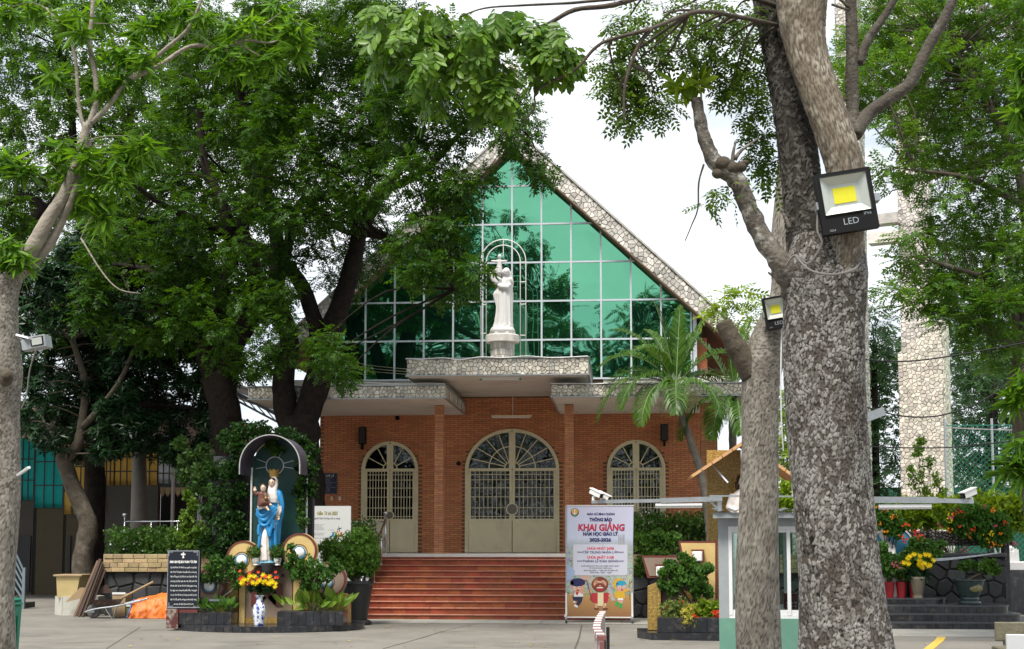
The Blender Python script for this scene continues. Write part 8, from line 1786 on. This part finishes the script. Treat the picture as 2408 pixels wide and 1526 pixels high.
# blue disc with kneeling figure
dc = thing('round_backdrop','sky-blue disc with a cream rim behind the white kneeling figure','backdrop',(P(*Zg(590,900),31.35).x,31.35,.6)); c = P(*Zg(590,720),31.35); rr_ = 245 / (3.0517 * 1.70101 * PXM(31.35))
disc(MB(),c,rr_ * .93,31.36,31.42,48).obj('face',M('sky_blue',(.06,.32,.52),.5,.1,3),dc); ringd(MB(),c,rr_ * .93,rr_,31.33,31.43,48).obj('rim',mDress,dc); MB().box(c.x - .3,c.x + .3,31.43,31.5,.6,c.z).obj('support',mFlag,dc)
kf = thing('white_statue','white kneeling stone figure in front of the blue disc','statue',(P(*Zg(520,950),31.0).x,31.2,.6)); X = P(*Zg(520,800),31.0).x; zh = P(*Zg(500,590),31.0).z
m_ = MB(); robe(m_,X,31.2,[(.6,0,0,.3,.25,1),(zh - .75,.03,0,.27,.2),(zh - .45,.02,0,.22,.16),(zh - .2,0,0,.19,.13,.5),(zh - .1,0,0,.08,.08,0)],folds=8,amp=.06); m_.tube([(X - .15,31.15,zh - .25),(X - .1,31.0,zh - .45),(X,30.96,zh - .38)],[.06,.055,.04],8); m_.tube([(X + .15,31.15,zh - .25),(X + .12,31.0,zh - .45),(X + .02,30.96,zh - .38)],[.06,.055,.04],8); head(m_,(X - .03,31.17,zh),.2); m_.sphere((X - .02,31.2,zh + .02),.115,14,10); remesh(m_,'figure',mStat,kf,.014)
# pots along the platform
zpl = .602
for i,(a,b) in enumerate(((485,605),(625,750),(785,905))):
    c = P(*Zg((a + b) / 2,1290),30.95); r_ = (b - a) / 2 / (3.0517 * 1.70101 * PXM(30.95)); lb = ('nearest the plated trunk','in the middle of the three','behind the yellow chrysanthemum vase')[i]
    pot('flower_pot','small red tapered flower pot on the black platform, ' + lb,'flower pot',Vector((c.x,30.95,0)),zpl,[(r_ * .72,0),(r_,.33),(r_ * 1.03,.345),(r_ * .9,.345),(r_ * .88,.3)],M('red_pot_%d' % i,(.36,.012,.02),.4,.15,5))
    plant('potted_plant','wispy green plant in the red pot ' + lb,'plant',[(np.array((c.x + dx,30.95,zpl + .52 + dz)),np.array([.13,.12,.16])) for dx,dz in ((0,0),(-.1,.05),(.1,.04))],SMALL,lDalb,26,base=(c.x,30.95,zpl + .32),stems=6,sd=500 + i,stemr=.006)
c = P(*Zg(890,1290),30.8); va2 = pot('vase','smoky glass vase of yellow chrysanthemums beside the red pots','vase',Vector((c.x,30.8,0)),zpl,[(.11,0),(.10,.06),(.13,.2),(.17,.42),(.16,.46),(.15,.42)],M('smoky_glass',(.20,.17,.12),.2,.4,6))
cf = P(*Zg(885,960),30.8); bq2 = plant('flower_bouquet','round bunch of yellow chrysanthemums in the smoky vase','flowers',[(np.array((cf.x + dx,30.8,cf.z - .2 + dz)),np.array([.16,.14,.12])) for dx,dz in ((-.15,0),(.15,0),(0,-.1),(0,.05))],MEDL,lMangoD,40,base=(c.x,30.8,zpl + .4),stems=8,sd=520,stemr=.008,bark=lHedge)
g2 = np.random.default_rng(9)
for i in range(22):
    an,q = g2.uniform(0,6.28),math.sqrt(g2.random()); p_ = np.array([[cf.x + .34 * q * math.cos(an),30.68,cf.z + .12 + .16 * q * math.sin(an)]]); V,Fo = scatter_arrays(POM,p_,np.array([[g2.uniform(-.3,.3),-1,.5]]),np.array([[0,.2,1.0]]),np.array([.085])); np_mesh('blossom',V,Fo,mFlY,bq2)
c = P(*Zg(1520,1340),30.7); zq = .472
pt = pot('ceramic_planter','large dark green ceramic planter with golden relief on a round stand','planter',Vector((c.x,30.7,0)),zq,[(r_ * .53,h * .58) for r_,h in ((.42,0),(.46,.05),(.44,.12),(.36,.15),(.38,.2),(.36,.26),(.42,.36),(.55,.7),(.6,.86),(.64,.88),(.64,.93),(.56,.93),(.54,.86))],M('dark_ceramic',(.035,.055,.055),.25,.4,4),n=36)
MB().sphere((c.x + .08,30.44,zq + .35),.09,16,10,(1.6,.4,1)).obj('relief',M('gold_relief',(.30,.24,.08),.5,.6,22,c2=(.02,.05,.045)),pt)
plant('bonsai_tree','sparse dark bonsai in the dark green ceramic planter','potted tree',[(np.array(P(*Zg(a,b),30.7)),np.array([r_,r_,r_ * .7])) for a,b,r_ in ((1450,960,.15),(1520,950,.12),(1660,990,.2),(1760,1000,.2),(1830,1020,.15),(1700,940,.14),(1780,930,.12))],SM2,lHedge,45,base=(c.x,30.7,zq + .5),stems=4,sd=530,stemr=.03)
ca = MB()
for dz in (0,.03,-.03): ca.tube(spl([P(*Zg(1080,885 + dz * 400),30.9),P(*Zg(1400,860 + dz * 300),30.9),P(*Zg(1880,800),30.9)],5),.01,5)
tag(ca.obj('cable',mGalv),'grey cables sagging in front of the flagstone grotto wall','cable')
# ------------------------------------------------------------------ sports court beyond, netting and wall
cw = struct(MB().box(P(2350,1300,44).x,40,38,70,-.04,.012).obj('court_floor',M('court_green',(.22,.40,.14),.8,.3,1)))
for i in range(5): struct(MB().box(P(2350,1300,44).x + .05,40,39 + i * 2.2,39.25 + i * 2.2,.013,.018).obj('court_line',mLetter))
gw = thing('court_wall','long dark green wall closing the sports court far behind','wall',(30,62,0)); MB().box(P(1800,1300,62).x,60,62,62.3,0,4.2).obj('panel',M('dark_green_wall',(.02,.11,.075),.7,.3,1),gw)
Yn = 41.0; ne = thing('sports_net','green sports netting stretched between posts behind the tower','net',(P(2300,1400,Yn).x,Yn,0)); mNet = M('net_green',(.02,.20,.15),.7)
xn0,xn1 = P(2228,1200,Yn).x,P(2450,1200,Yn).x; zn1 = P(2300,1000,Yn).z; m_ = MB(); st_ = .16
n = int((xn1 - xn0 + zn1) / st_) + 1
for i in range(n):
    for s in (0,1):
        u0 = xn0 - zn1 + i * st_ if not s else xn0 + i * st_; a,b = (Vector((u0,Yn,0)),Vector((u0 + zn1,Yn,zn1))) if not s else (Vector((u0,Yn,0)),Vector((u0 - zn1,Yn,zn1)))
        # trim to the net's width
        def cutp(a,b,x,keep_gt):
            if (a.x > x) == (b.x > x): return (a,b) if ((a.x > x) == keep_gt) else None
            t = (x - a.x) / (b.x - a.x); q = a.lerp(b,t); return ((q,b) if (b.x > x) == keep_gt else (a,q))
        r1 = cutp(a,b,xn0,True); r1 = r1 and cutp(r1[0],r1[1],xn1,False)
        if r1 and (r1[0] - r1[1]).length > .05: m_.bar(r1[0],r1[1],.008,.008)
m_.obj('netting',mNet,ne,kind='stuff')
for xx in (xn0,(xn0 + xn1) / 2,xn1): MB().tube([(xx,Yn + .03,0),(xx,Yn + .03,zn1 + .2)],.04,8).obj('post',mGalv,ne)
for zz in (zn1,.05): MB().tube([(xn0,Yn,zz),(xn1,Yn,zz)],.012,6).obj('rope',mNet,ne)
wf = thing('white_statue','white stone figure with a stepped plinth behind the sports netting','statue',(P(*Zg(2030,1010),36).x,36,0)); X = P(*Zg(2010,1000),36).x; z0 = P(*Zg(2010,1010),36).z
MB().box(X - .5,X + .7,35.6,36.6,0,z0 - .001).obj('base',mBlackTile,wf); MB().box(X - .2,X + .55,35.7,36.4,z0,z0 + .22,.02).obj('plinth',mStat,wf)
zh = P(*Zg(2000,745),36).z; m_ = MB(); robe(m_,X,36,[(z0 + .2,0,0,.24,.2,1),(z0 + .6,0,0,.22,.17),(zh - .25,0,0,.2,.14),(zh - .12,0,0,.08,.08,0)],folds=8,amp=.06); head(m_,(X,35.97,zh),.22); remesh(m_,'figure',mStat,wf,.02)
# ------------------------------------------------------------------ overhead wires
for i,(pts,Y,r_,lb) in enumerate((([(2030,845),(2120,850),(2230,838),(2440,800)],22,.012,'black overhead wire crossing high before the tower shaft'),([(2030,955),(2120,978),(2220,975),(2330,930),(2440,830)],22,.012,'sagging black overhead wire crossing the middle of the tower'),([(2040,1050),(2150,1053),(2260,1050),(2440,1030)],22,.010,'black overhead wire crossing the foot of the tower'),([(2240,1006),(2330,1010),(2440,1012)],30,.012,'pale cord along the top of the sports netting'))):
    m_ = MB(); m_.tube(spl([P(x,y,Y) for x,y in pts],6),r_,5); tag(m_.obj('overhead_wire',mBlackPl if i < 3 else mDress),lb,'wire')
m_ = MB()
for (a,b,mt) in (((785,842),(958,868),0),((785,850),(958,874),0),((785,858),(958,880),0)): m_.tube(spl([P(a[0],a[1],36),P((a[0] + b[0]) / 2,(a[1] + b[1]) / 2 + 4,35.5),P(b[0],b[1],34)],5),.008,5)
tag(m_.obj('overhead_wire',M('pale_wire',(.5,.45,.3),.6)),'three thin wires strung in front of the left gable glass','wire')
m_ = MB(); q = [(956,844),(990,846),(1040,842),(1080,847),(1130,840),(1180,842),(1240,838),(1300,842),(1382,838)]
m_.tube(spl([P(x,y - 1,YU - .05) for x,y in q],5),.009,5); tag(m_.obj('white_cable',mWhitePl),'white cable wandering along the top edge of the upper canopy','cable')
m_ = MB(); m_.tube(spl([P(x,y,YL - .05) for x,y in ((760,903),(850,899),(940,903),(1000,901),(1046,902))],5),.009,5); tag(m_.obj('white_cable',mWhitePl),'white cable along the top edge of the left lower canopy','cable')
m_ = MB(); m_.tube(spl([P(x,y,YL - .05) for x,y in ((1296,902),(1340,901),(1390,903),(1450,900),(1540,902))],5),.009,5); tag(m_.obj('white_cable',mWhitePl),'white cable along the top edge of the right lower canopy','cable')

# ------------------------------------------------------------------ left background: hall with coloured sheeting
YH = 46.0; ha = thing('assembly_hall','shaded hall with turquoise and yellow translucent sheeting behind the mango trees','building',(P(250,1400,YH).x,YH,0))
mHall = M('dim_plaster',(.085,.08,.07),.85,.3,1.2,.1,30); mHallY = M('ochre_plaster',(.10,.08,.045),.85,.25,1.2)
def sheetmat(nm,c):
    m,Nn,Ll = nodes_of(nm); d = Nn.new('ShaderNodeBsdfDiffuse'); t = Nn.new('ShaderNodeBsdfTranslucent'); d.inputs['Color'].default_value = (*c,1); t.inputs['Color'].default_value = (*c,1); s = Nn.new('ShaderNodeMixShader'); s.inputs[0].default_value = .6; Ll.new(d.outputs[0],s.inputs[1]); Ll.new(t.outputs[0],s.inputs[2]); out(Nn,Ll,s.outputs[0]); return m
mTurq = sheetmat('turquoise_sheet',(.03,.42,.40)); mYel = sheetmat('yellow_sheet',(.72,.48,.12)); mSkyGap = sheetmat('sky_gap_white',(.75,.80,.85))  # white panels stand in for bright sky seen through open bays
def sheet(x0,x1,y0,y1,mat):
    a,b = P(x0,y1,YH),P(x1 + 3,y0,YH); n = 24; V = []; Fq = []
    for i in range(n + 1): x = a.x + (b.x - a.x) * i / n; yy = YH + .02 * (i % 2); V += [(x,yy,a.z),(x,yy,b.z)]
    for i in range(n): Fq.append((2 * i,2 * i + 2,2 * i + 3,2 * i + 1))
    o = link_mesh('sheet_panel',V,Fq,mat,ha)
    for f_ in (.32,.66): z = a.z + (b.z - a.z) * f_; MB().box(a.x,b.x,YH - .05,YH - .025,z - .02,z + .02).obj('sheet_rail',mDarkMetal,o)
    for f_ in (.0,.33,.66,1): x = a.x + (b.x - a.x) * f_; MB().box(x - .018,x + .018,YH - .06,YH - .026,a.z,b.z).obj('sheet_stud',mDarkMetal,o)
for q in ((-60,39,1030,1175,mTurq),(39,81,1030,1176,mTurq),(81,150,1030,1194,mTurq),(150,210,1040,1209,mYel),(210,241,1040,1209,mYel),(241,269,1040,1141,mYel),(269,313,1040,1141,mYel),(313,371,1040,1141,mYel),(371,411,1062,1137,mSkyGap),(411,470,1062,1137,mSkyGap),(472,560,1062,1132,mSkyGap)): sheet(*q)
def hb(x0,x1,y0,y1,Y,d,mat,nm): return pbox(MB(),x0,x1,y0,y1,Y,d).obj(nm,mat,ha)
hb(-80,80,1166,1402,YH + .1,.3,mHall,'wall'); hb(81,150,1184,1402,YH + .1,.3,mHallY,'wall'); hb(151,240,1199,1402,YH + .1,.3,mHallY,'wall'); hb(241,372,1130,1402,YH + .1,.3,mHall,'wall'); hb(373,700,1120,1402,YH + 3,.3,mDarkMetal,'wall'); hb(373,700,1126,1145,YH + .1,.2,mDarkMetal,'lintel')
for x0,x1 in ((165,190),(195,228)):
    o = hb(x0,x1,1190 + 0,1218,YH + .05,.05,mDarkMetal,'vent_block')
    for k in range(3): hb(x0,x1,1196 + k * 8,1198 + k * 8,YH + .03,.02,mHallY,'vent_bar')
for x0,x1 in ((40,72),(155,166),(180,196),(204,218),(228,242)): hb(x0,x1,1260,1390,YH + .03,.07,mDarkMetal,'door')
for k in range(9): x = 376 + k * 12; m_ = MB(); ppoly(m_,[(x,1146),(x + 12,1146),(x + 11,1160),(x + 6,1168),(x + 1,1160)][::-1],YH + .05,.05); m_.obj('curtain',mTan,ha)
rfb = P(-100,1022,YH); MB().box(rfb.x,P(570,1000,YH).x,YH - 6,YH + 14,rfb.z + .25,rfb.z + .33).obj('roof',mRoof,ha)
tz = P(250,1046,YH - 5).z
for i in range(9): x0,x1 = P(180 + i * 24,1046,YH - 5).x,P(204 + i * 24,1046,YH - 5).x; m_ = MB(); m_.bar((x0,YH - 5,tz),((x0 + x1) / 2,YH - 5,tz + .28),.03); m_.bar(((x0 + x1) / 2,YH - 5,tz + .28),(x1,YH - 5,tz),.03); m_.obj('truss_web',mWhitePl,ha)
for dz in (0,.28): MB().bar((P(170,1046,YH - 5).x,YH - 5,tz + dz),(P(400,1046,YH - 5).x,YH - 5,tz + dz),.05).obj('truss_chord',mWhitePl,ha)
for x in (397,312): hb(x,x + (12 if x == 397 else 4),1068,1402,YH - 5,.15,mGalv,'steel_post')
tag(MB().tube([P(328,1060,40),P(327,1200,40),Vector((P(327,1200,40).x,40,0))],[.20,.24,.27],16).obj('royal_palm_trunk',M('smooth_grey_trunk',(.24,.22,.19),.8,.3,3),smooth=True),'smooth grey royal palm trunk in front of the yellow sheeting','palm')
# awning roof beside the church
aw2 = thing('side_awning','sloping sheet-metal awning on steel trusses left of the church','awning',(P(560,1300,39.5).x,39.5,0))
for k,(a,b) in enumerate((((470,905),(560,905)),((540,915),(672,985)))):
    p,q = P(*a,39.5),P(*b,39.5); m_ = MB(); m_.add([p,q,q + Vector((0,6,0)),p + Vector((0,6,0))] + [v + Vector((0,0,.05)) for v in (p,q,q + Vector((0,6,0)),p + Vector((0,6,0)))],[(0,3,2,1),(4,5,6,7),(0,1,5,4),(1,2,6,5),(2,3,7,6),(3,0,4,7)]); m_.obj('roof_sheet',mGalv,aw2)
    MB().bar(p + Vector((0,-.03,-.22)),q + Vector((0,-.03,-.22)),.06).obj('truss_chord',mGalv,aw2); MB().bar(p + Vector((0,-.03,-.03)),q + Vector((0,-.03,-.03)),.06).obj('truss_chord',mGalv,aw2)
    for i in range(6): u,v = p.lerp(q,i / 6),p.lerp(q,(i + 1) / 6); MB().bar(u + Vector((0,-.03,-.05)),v + Vector((0,-.03,-.22)),.03).obj('truss_web',mGalv,aw2)
for x in (470,545,668): c = P(x,1000,39.5); MB().box(c.x - .06,c.x + .06,39.6,39.72,0,P(x,960 if x > 600 else 915,39.5).z - .15).obj('steel_post',mGalv,aw2)
# iron stair rail by the hall
ir = thing('stair_railing','blue-grey iron stair railing at the dark hall entrance','railing',(P(50,1420,36.5).x,36.5,0)); mIron = M('blue_grey_iron',(.16,.21,.24),.5,.2,6)
c = P(55,1420,36.5).x; MB().box(c - .04,c + .04,36.46,36.54,0,P(55,1335,36.5).z).obj('post',mIron,ir)
for k in range(5): a = P(20,1262 + k * 24,36.5); b = P(54,1338 + k * 18,36.5); MB().bar(a,b,.04).obj('bar',mIron,ir)
for k in range(4): x = c - .15 - k * .28; MB().box(x - .3,x,36.2,37.6,0,.15 + k * .16).obj('step',mHall,ir)
# ------------------------------------------------------------------ clutter by the round planter
Z1 = ZRC(0,1600,1.5325)
op = thing('round_planter','octagonal pale tiled planter ring at the foot of the bent mango','planter',(P(165,1450,33.4).x,34.0,0)); oc = Vector((P(165,1450,33.4).x,34.0,0)); ro = .60
for i in range(8):
    a0,a1 = [2 * math.pi * (i + d) / 8 + math.pi / 8 for d in (0,1)]; m_ = MB(); slab(m_,[(oc.x + r_ * math.cos(a),oc.y + r_ * math.sin(a)) for a,r_ in ((a0 + .01,ro),(a1 - .01,ro),(a1 - .01,ro - .09),(a0 + .01,ro - .09))],0,.46); m_.obj('side_slab',M('pale_tile_%d' % i,(.50,.49,.43),.5,.2,3,stain=(.3,.29,.25),sscale=2,samt=.5),op)
slab(MB(),[(oc.x + (ro - .1) * math.cos(i * math.pi / 4 + math.pi / 8),oc.y + (ro - .1) * math.sin(i * math.pi / 4 + math.pi / 8)) for i in range(8)],0,.42).obj('soil',mSoil,op)
c = P(*Z1(455,1240),33.9); ct = thing('cream_tub','tapered cream tub with a brown board across its top on the tiled planter','tub',(c.x,33.75,.43)); k1 = 1 / (1.5325 * 1.70101 * PXM(33.75)); z1 = P(*Z1(455,1080),33.75).z; z0 = .43
MB().add([(c.x - 70 * k1,33.5,z0),(c.x + 50 * k1,33.5,z0),(c.x + 50 * k1,34.0,z0),(c.x - 70 * k1,34.0,z0),(c.x - 74 * k1,33.45,z1),(c.x + 76 * k1,33.45,z1),(c.x + 76 * k1,34.05,z1),(c.x - 74 * k1,34.05,z1)],[(0,3,2,1),(4,5,6,7),(0,1,5,4),(1,2,6,5),(2,3,7,6),(3,0,4,7)]).obj('body',M('cream_tub',(.56,.44,.20),.5,.2,3),ct); MB().box(c.x - 90 * k1,c.x + 95 * k1,33.4,34.1,z1 + .001,z1 + .05,.008).obj('board',mTan,ct)
mRust2 = M('rusty_steel',(.07,.04,.028),.8,.4,9,.3,40); mCard = M('cardboard',(.36,.25,.14),.85,.2,6)
lean = [((455,1345),(600,985)),((480,1345),(615,975)),((500,1345),(622,990)),((515,1345),(630,1010)),((470,1345),(580,1060)),((530,1345),(640,1040)),((490,1340),(590,1080))]
for i,(a,b) in enumerate(lean): p = P(*Z1(*a),32.6 + .05 * i); p.z = .02; q = P(*Z1(*b),33.2 + .02 * i); tag(MB().bar(p,q,.05 + .02 * (i % 3),.03).obj('scrap_length',mRust2 if i % 3 else M('old_timber_%d' % i,(.16,.10,.06),.85,.35,8)),'rusty steel length leaning in the scrap bundle against the planter wall' if i % 3 else 'old brown timber batten leaning in the scrap bundle against the planter wall','scrap','scrap lengths leaning on the planter wall')
for i,(pts,lb) in enumerate(((((400,1240),(520,1210),(540,1150),(490,1150),(440,1200)),'crumpled brown cardboard sheet on the cream tub'),(((590,1190),(690,1180),(650,1130),(610,1150)),'dark cardboard flap wedged behind the scrap bundle'))):
    m_ = MB(); ppoly(m_,[Z1(*p) for p in pts],33.25,.03); tag(m_.obj('cardboard_sheet',mCard if i == 0 else mRust2),lb,'cardboard')
for x0,x1,y0,y1,lb,mt,dy in ((685,770,1190,1345,'open white-flapped cardboard carton behind the wheelbarrow',mCard,0),(770,812,1265,1345,'carton with a green print beside the orange tarpaulin',M('green_print_carton',(.16,.20,.08),.8,.4,5),.05)):
    a,b = P(*Z1(x0,y1),32.7 + dy),P(*Z1(x1,y0),32.7 + dy); t = thing('carton',lb,'carton',((a.x + b.x) / 2,32.9,0)); MB().box(a.x,b.x,32.7 + dy,33.15 + dy,0,b.z,.008).obj('box',mt,t)
    MB().bar((a.x,32.69 + dy,b.z + .02),(b.x,32.69 + dy,b.z + .02),.05,.01).obj('flap',mWhitePl,t)
# wheelbarrow
wbw = thing('wheelbarrow','rusty wheelbarrow with a wooden handle parked before the cartons','wheelbarrow',(P(*Z1(620,1345),32.2).x,32.2,0)); wz = lambda x,y,dy=0: P(*Z1(x,y),32.2 + dy)
mTray = M('rusty_tray',(.10,.055,.04),.8,.5,9,.4,30,stain=(.3,.28,.26),sscale=5,samt=.7)
tp = [wz(548,1225,-.25),wz(755,1220,-.25),wz(755,1220,.35),wz(548,1225,.35)]; bt2 = [wz(590,1270,-.12),wz(720,1268,-.12),wz(720,1268,.22),wz(590,1270,.22)]; ti = [v + (sum(tp,Vector()) / 4 - v) * .06 for v in tp]; bi2 = [v + Vector((0,0,.02)) + (sum(bt2,Vector()) / 4 - v) * .06 for v in bt2]
MB().add(bt2 + tp + bi2 + ti,[(0,3,2,1),(0,1,5,4),(1,2,6,5),(2,3,7,6),(3,0,4,7),(8,9,10,11),(8,12,13,9),(9,13,14,10),(10,14,15,11),(11,15,12,8),(4,5,13,12),(5,6,14,13),(6,7,15,14),(7,4,12,15)]).obj('tray',mTray,wbw)
for s,pts in ((-.2,[(520,1300),(590,1280),(700,1265),(820,1240),(910,1215)]),(.25,[(530,1302),(600,1280),(700,1262),(800,1240),(860,1225)])): MB().tube(spl([wz(x,y,s) for x,y in pts],4),.02,8).obj('frame_tube',mGalv,wbw,smooth=True)
MB().tube([wz(640,1268,-.2),wz(690,1350,-.15),wz(712,1265,-.2)],.016,8).obj('leg',mGalv,wbw); MB().tube([wz(640,1268,.25),wz(700,1348,.2),wz(712,1265,.25)],.016,8).obj('leg',mGalv,wbw)
wc = wz(574,1320,.02); wc.z = .17; m_ = MB()
m_.lathe(0,0,[(.10,-.035),(.15,-.04),(.168,-.02),(.168,.02),(.15,.04),(.10,.035)],24)
for v in m_.v: v.x,v.y,v.z = wc.x + v.x,wc.y + v.z,wc.z + v.y
wh_ = m_.obj('wheel',M('grey_tyre',(.11,.105,.10),.85,.3,8),wbw,smooth=True); MB().tube([(wc.x,wc.y - .07,wc.z),(wc.x,wc.y + .07,wc.z)],.045,14).obj('hub',mGalv,wh_); MB().bar(wc + Vector((0,-.08,0)),wz(540,1298,-.1),.03).obj('fork',mGalv,wbw)
tag(MB().tube(spl([wz(745,1215,-.05),wz(840,1165,0),wz(940,1114,.05)],3),.025,8).obj('tool_handle',mTan,smooth=True),'pale wooden tool handle lying across the wheelbarrow','tool')
# orange tarpaulin
mTarp = M('orange_tarp',(.72,.17,.02),.55,.25,4,.3,14); n1,n2 = 44,26; V = []; Fq = []; A_,B_ = P(*Z1(795,1345),32.3),P(*Z1(1035,1345),32.3); zt6 = P(*Z1(900,1190),32.6).z
for j in range(n2 + 1):
    t = j / n2
    for i in range(n1 + 1):
        s = i / n1; x = A_.x + (B_.x - A_.x) * s; prof = (.55 + .45 * min(1,.35 + 1.3 * s - .5 * s * s)); h = zt6 * prof * math.sin(min(1,t * 1.25) * math.pi / 2)
        fold = .05 * noise.noise(Vector((s * 5 + t * 2,t * 4,1))) + .03 * math.sin(s * 17 + t * 5) * (1 - t) + .02 * noise.noise(Vector((s * 14,t * 11,4)))
        V.append((x + .04 * math.sin(t * 5) * (1 - s),32.25 + .55 * t * t + fold * 1.6 - .12 * (1 - t),max(.01,h + fold * .9 * (.3 + t))))
for j in range(n2):
    for i in range(n1): a = j * (n1 + 1) + i; Fq.append((a,a + 1,a + n1 + 2,a + n1 + 1))
tag(link_mesh('tarpaulin',V,Fq,mTarp,smooth=True),'crumpled orange tarpaulin heaped left of the prayer tablet','tarpaulin')
hm = MB(); hm.tube(spl([Vector(V[j * (n1 + 1)]) + Vector((-.01,-.01,0)) for j in range(0,n2 + 1,3)],3),.022,6); tag(hm.obj('tarp_hem',M('blue_hem',(.10,.13,.30),.6),smooth=True),'rolled blue hem down the left side of the orange tarpaulin','hem')
# ------------------------------------------------------------------ ground details
def gline(pts,w_,mat,nm,z):
    q = [G(*p) for p in pts]; V = []; Fq = []
    for i,p in enumerate(q):
        d = (q[min(i + 1,len(q) - 1)] - q[max(i - 1,0)]); n = Vector((-d.y,d.x,0)).normalized() * w_ / 2; V += [(p.x - n.x,p.y - n.y,z),(p.x + n.x,p.y + n.y,z)]
    for i in range(len(q) - 1): Fq.append((2 * i,2 * i + 1,2 * i + 3,2 * i + 2))
    struct(link_mesh(nm,V,Fq,mat))
mYl = M('yellow_line',(.62,.42,.04),.7,.3,9,stain=(.35,.32,.25),sscale=6,samt=.7); mCrack = M('joint_dark',(.07,.065,.055),.95)
gline([Zq(1105,838),Zq(1040,940),Zq(870,1075),Zq(800,1130)],.16,mYl,'painted_line',.006); gline([Zq(1150,716),Zq(1250,745),Zq(1540,818)],.10,mYl,'painted_line',.006)
gline([Zq(200,928),Zq(1000,932),Zq(2408,945)],.03,mCrack,'ground_joint',.005)
gline([(990,1500),(1060,1480),(1140,1462)],.015,mCrack,'ground_joint',.005); gline([(900,1526),(1000,1498),(1030,1488)],.02,mCrack,'ground_joint',.0052); gline([(1352,1526),(1362,1500),(1368,1470)],.03,mCrack,'ground_joint',.005); gline([(60,1475),(400,1472)],.02,mCrack,'ground_joint',.005); gline([(-40,1512),(500,1509),(880,1508)],.018,mCrack,'ground_joint',.005); gline([(1180,1511),(1400,1512),(1690,1514)],.016,mCrack,'ground_joint',.005); gline([(330,1475),(250,1526)],.016,mCrack,'ground_joint',.0054)
# pale paving slabs in front of the grotto steps
pg = struct(MB().box(P(2000,1490,28).x,12.5,27.2,29.4,-.05,.006).obj('pavement',mGrout))
x = P(2000,1490,28).x
while x < 12.3:
    for a,b in ((27.2,27.93),(27.93,28.66),(28.66,29.39)): MB().box(x + .004,x + .726,a + .004,b - .004,.004,.014 + random.random() * .003,.003).obj('paving_slab',mPave,pg)
    x += .73
g2 = np.random.default_rng(31); n = 170; xs2 = g2.uniform(-9,9,n); ys2 = g2.uniform(21,32,n); C = np.stack([xs2,ys2,np.full(n,.022)],1); a = g2.uniform(0,6.28,n); D = np.stack([np.cos(a),np.sin(a),np.zeros(n)],1); UP = np.array([0,0,1.0]) + g2.normal(size=(n,3)) * .15
fl_ = crown_mesh('fallen_leaves',[((QUAD[0] * np.array([.13,.05,.05]),QUAD[1]),(C,D,UP,g2.uniform(.5,1.2,n)))],leafmat('dry_leaf',(.20,.14,.04),(.42,.34,.07),.1,.7,3),None,kind='stuff')
fl_['label'] = 'dry yellow leaves scattered over the concrete yard'; fl_['category'] = 'leaves'
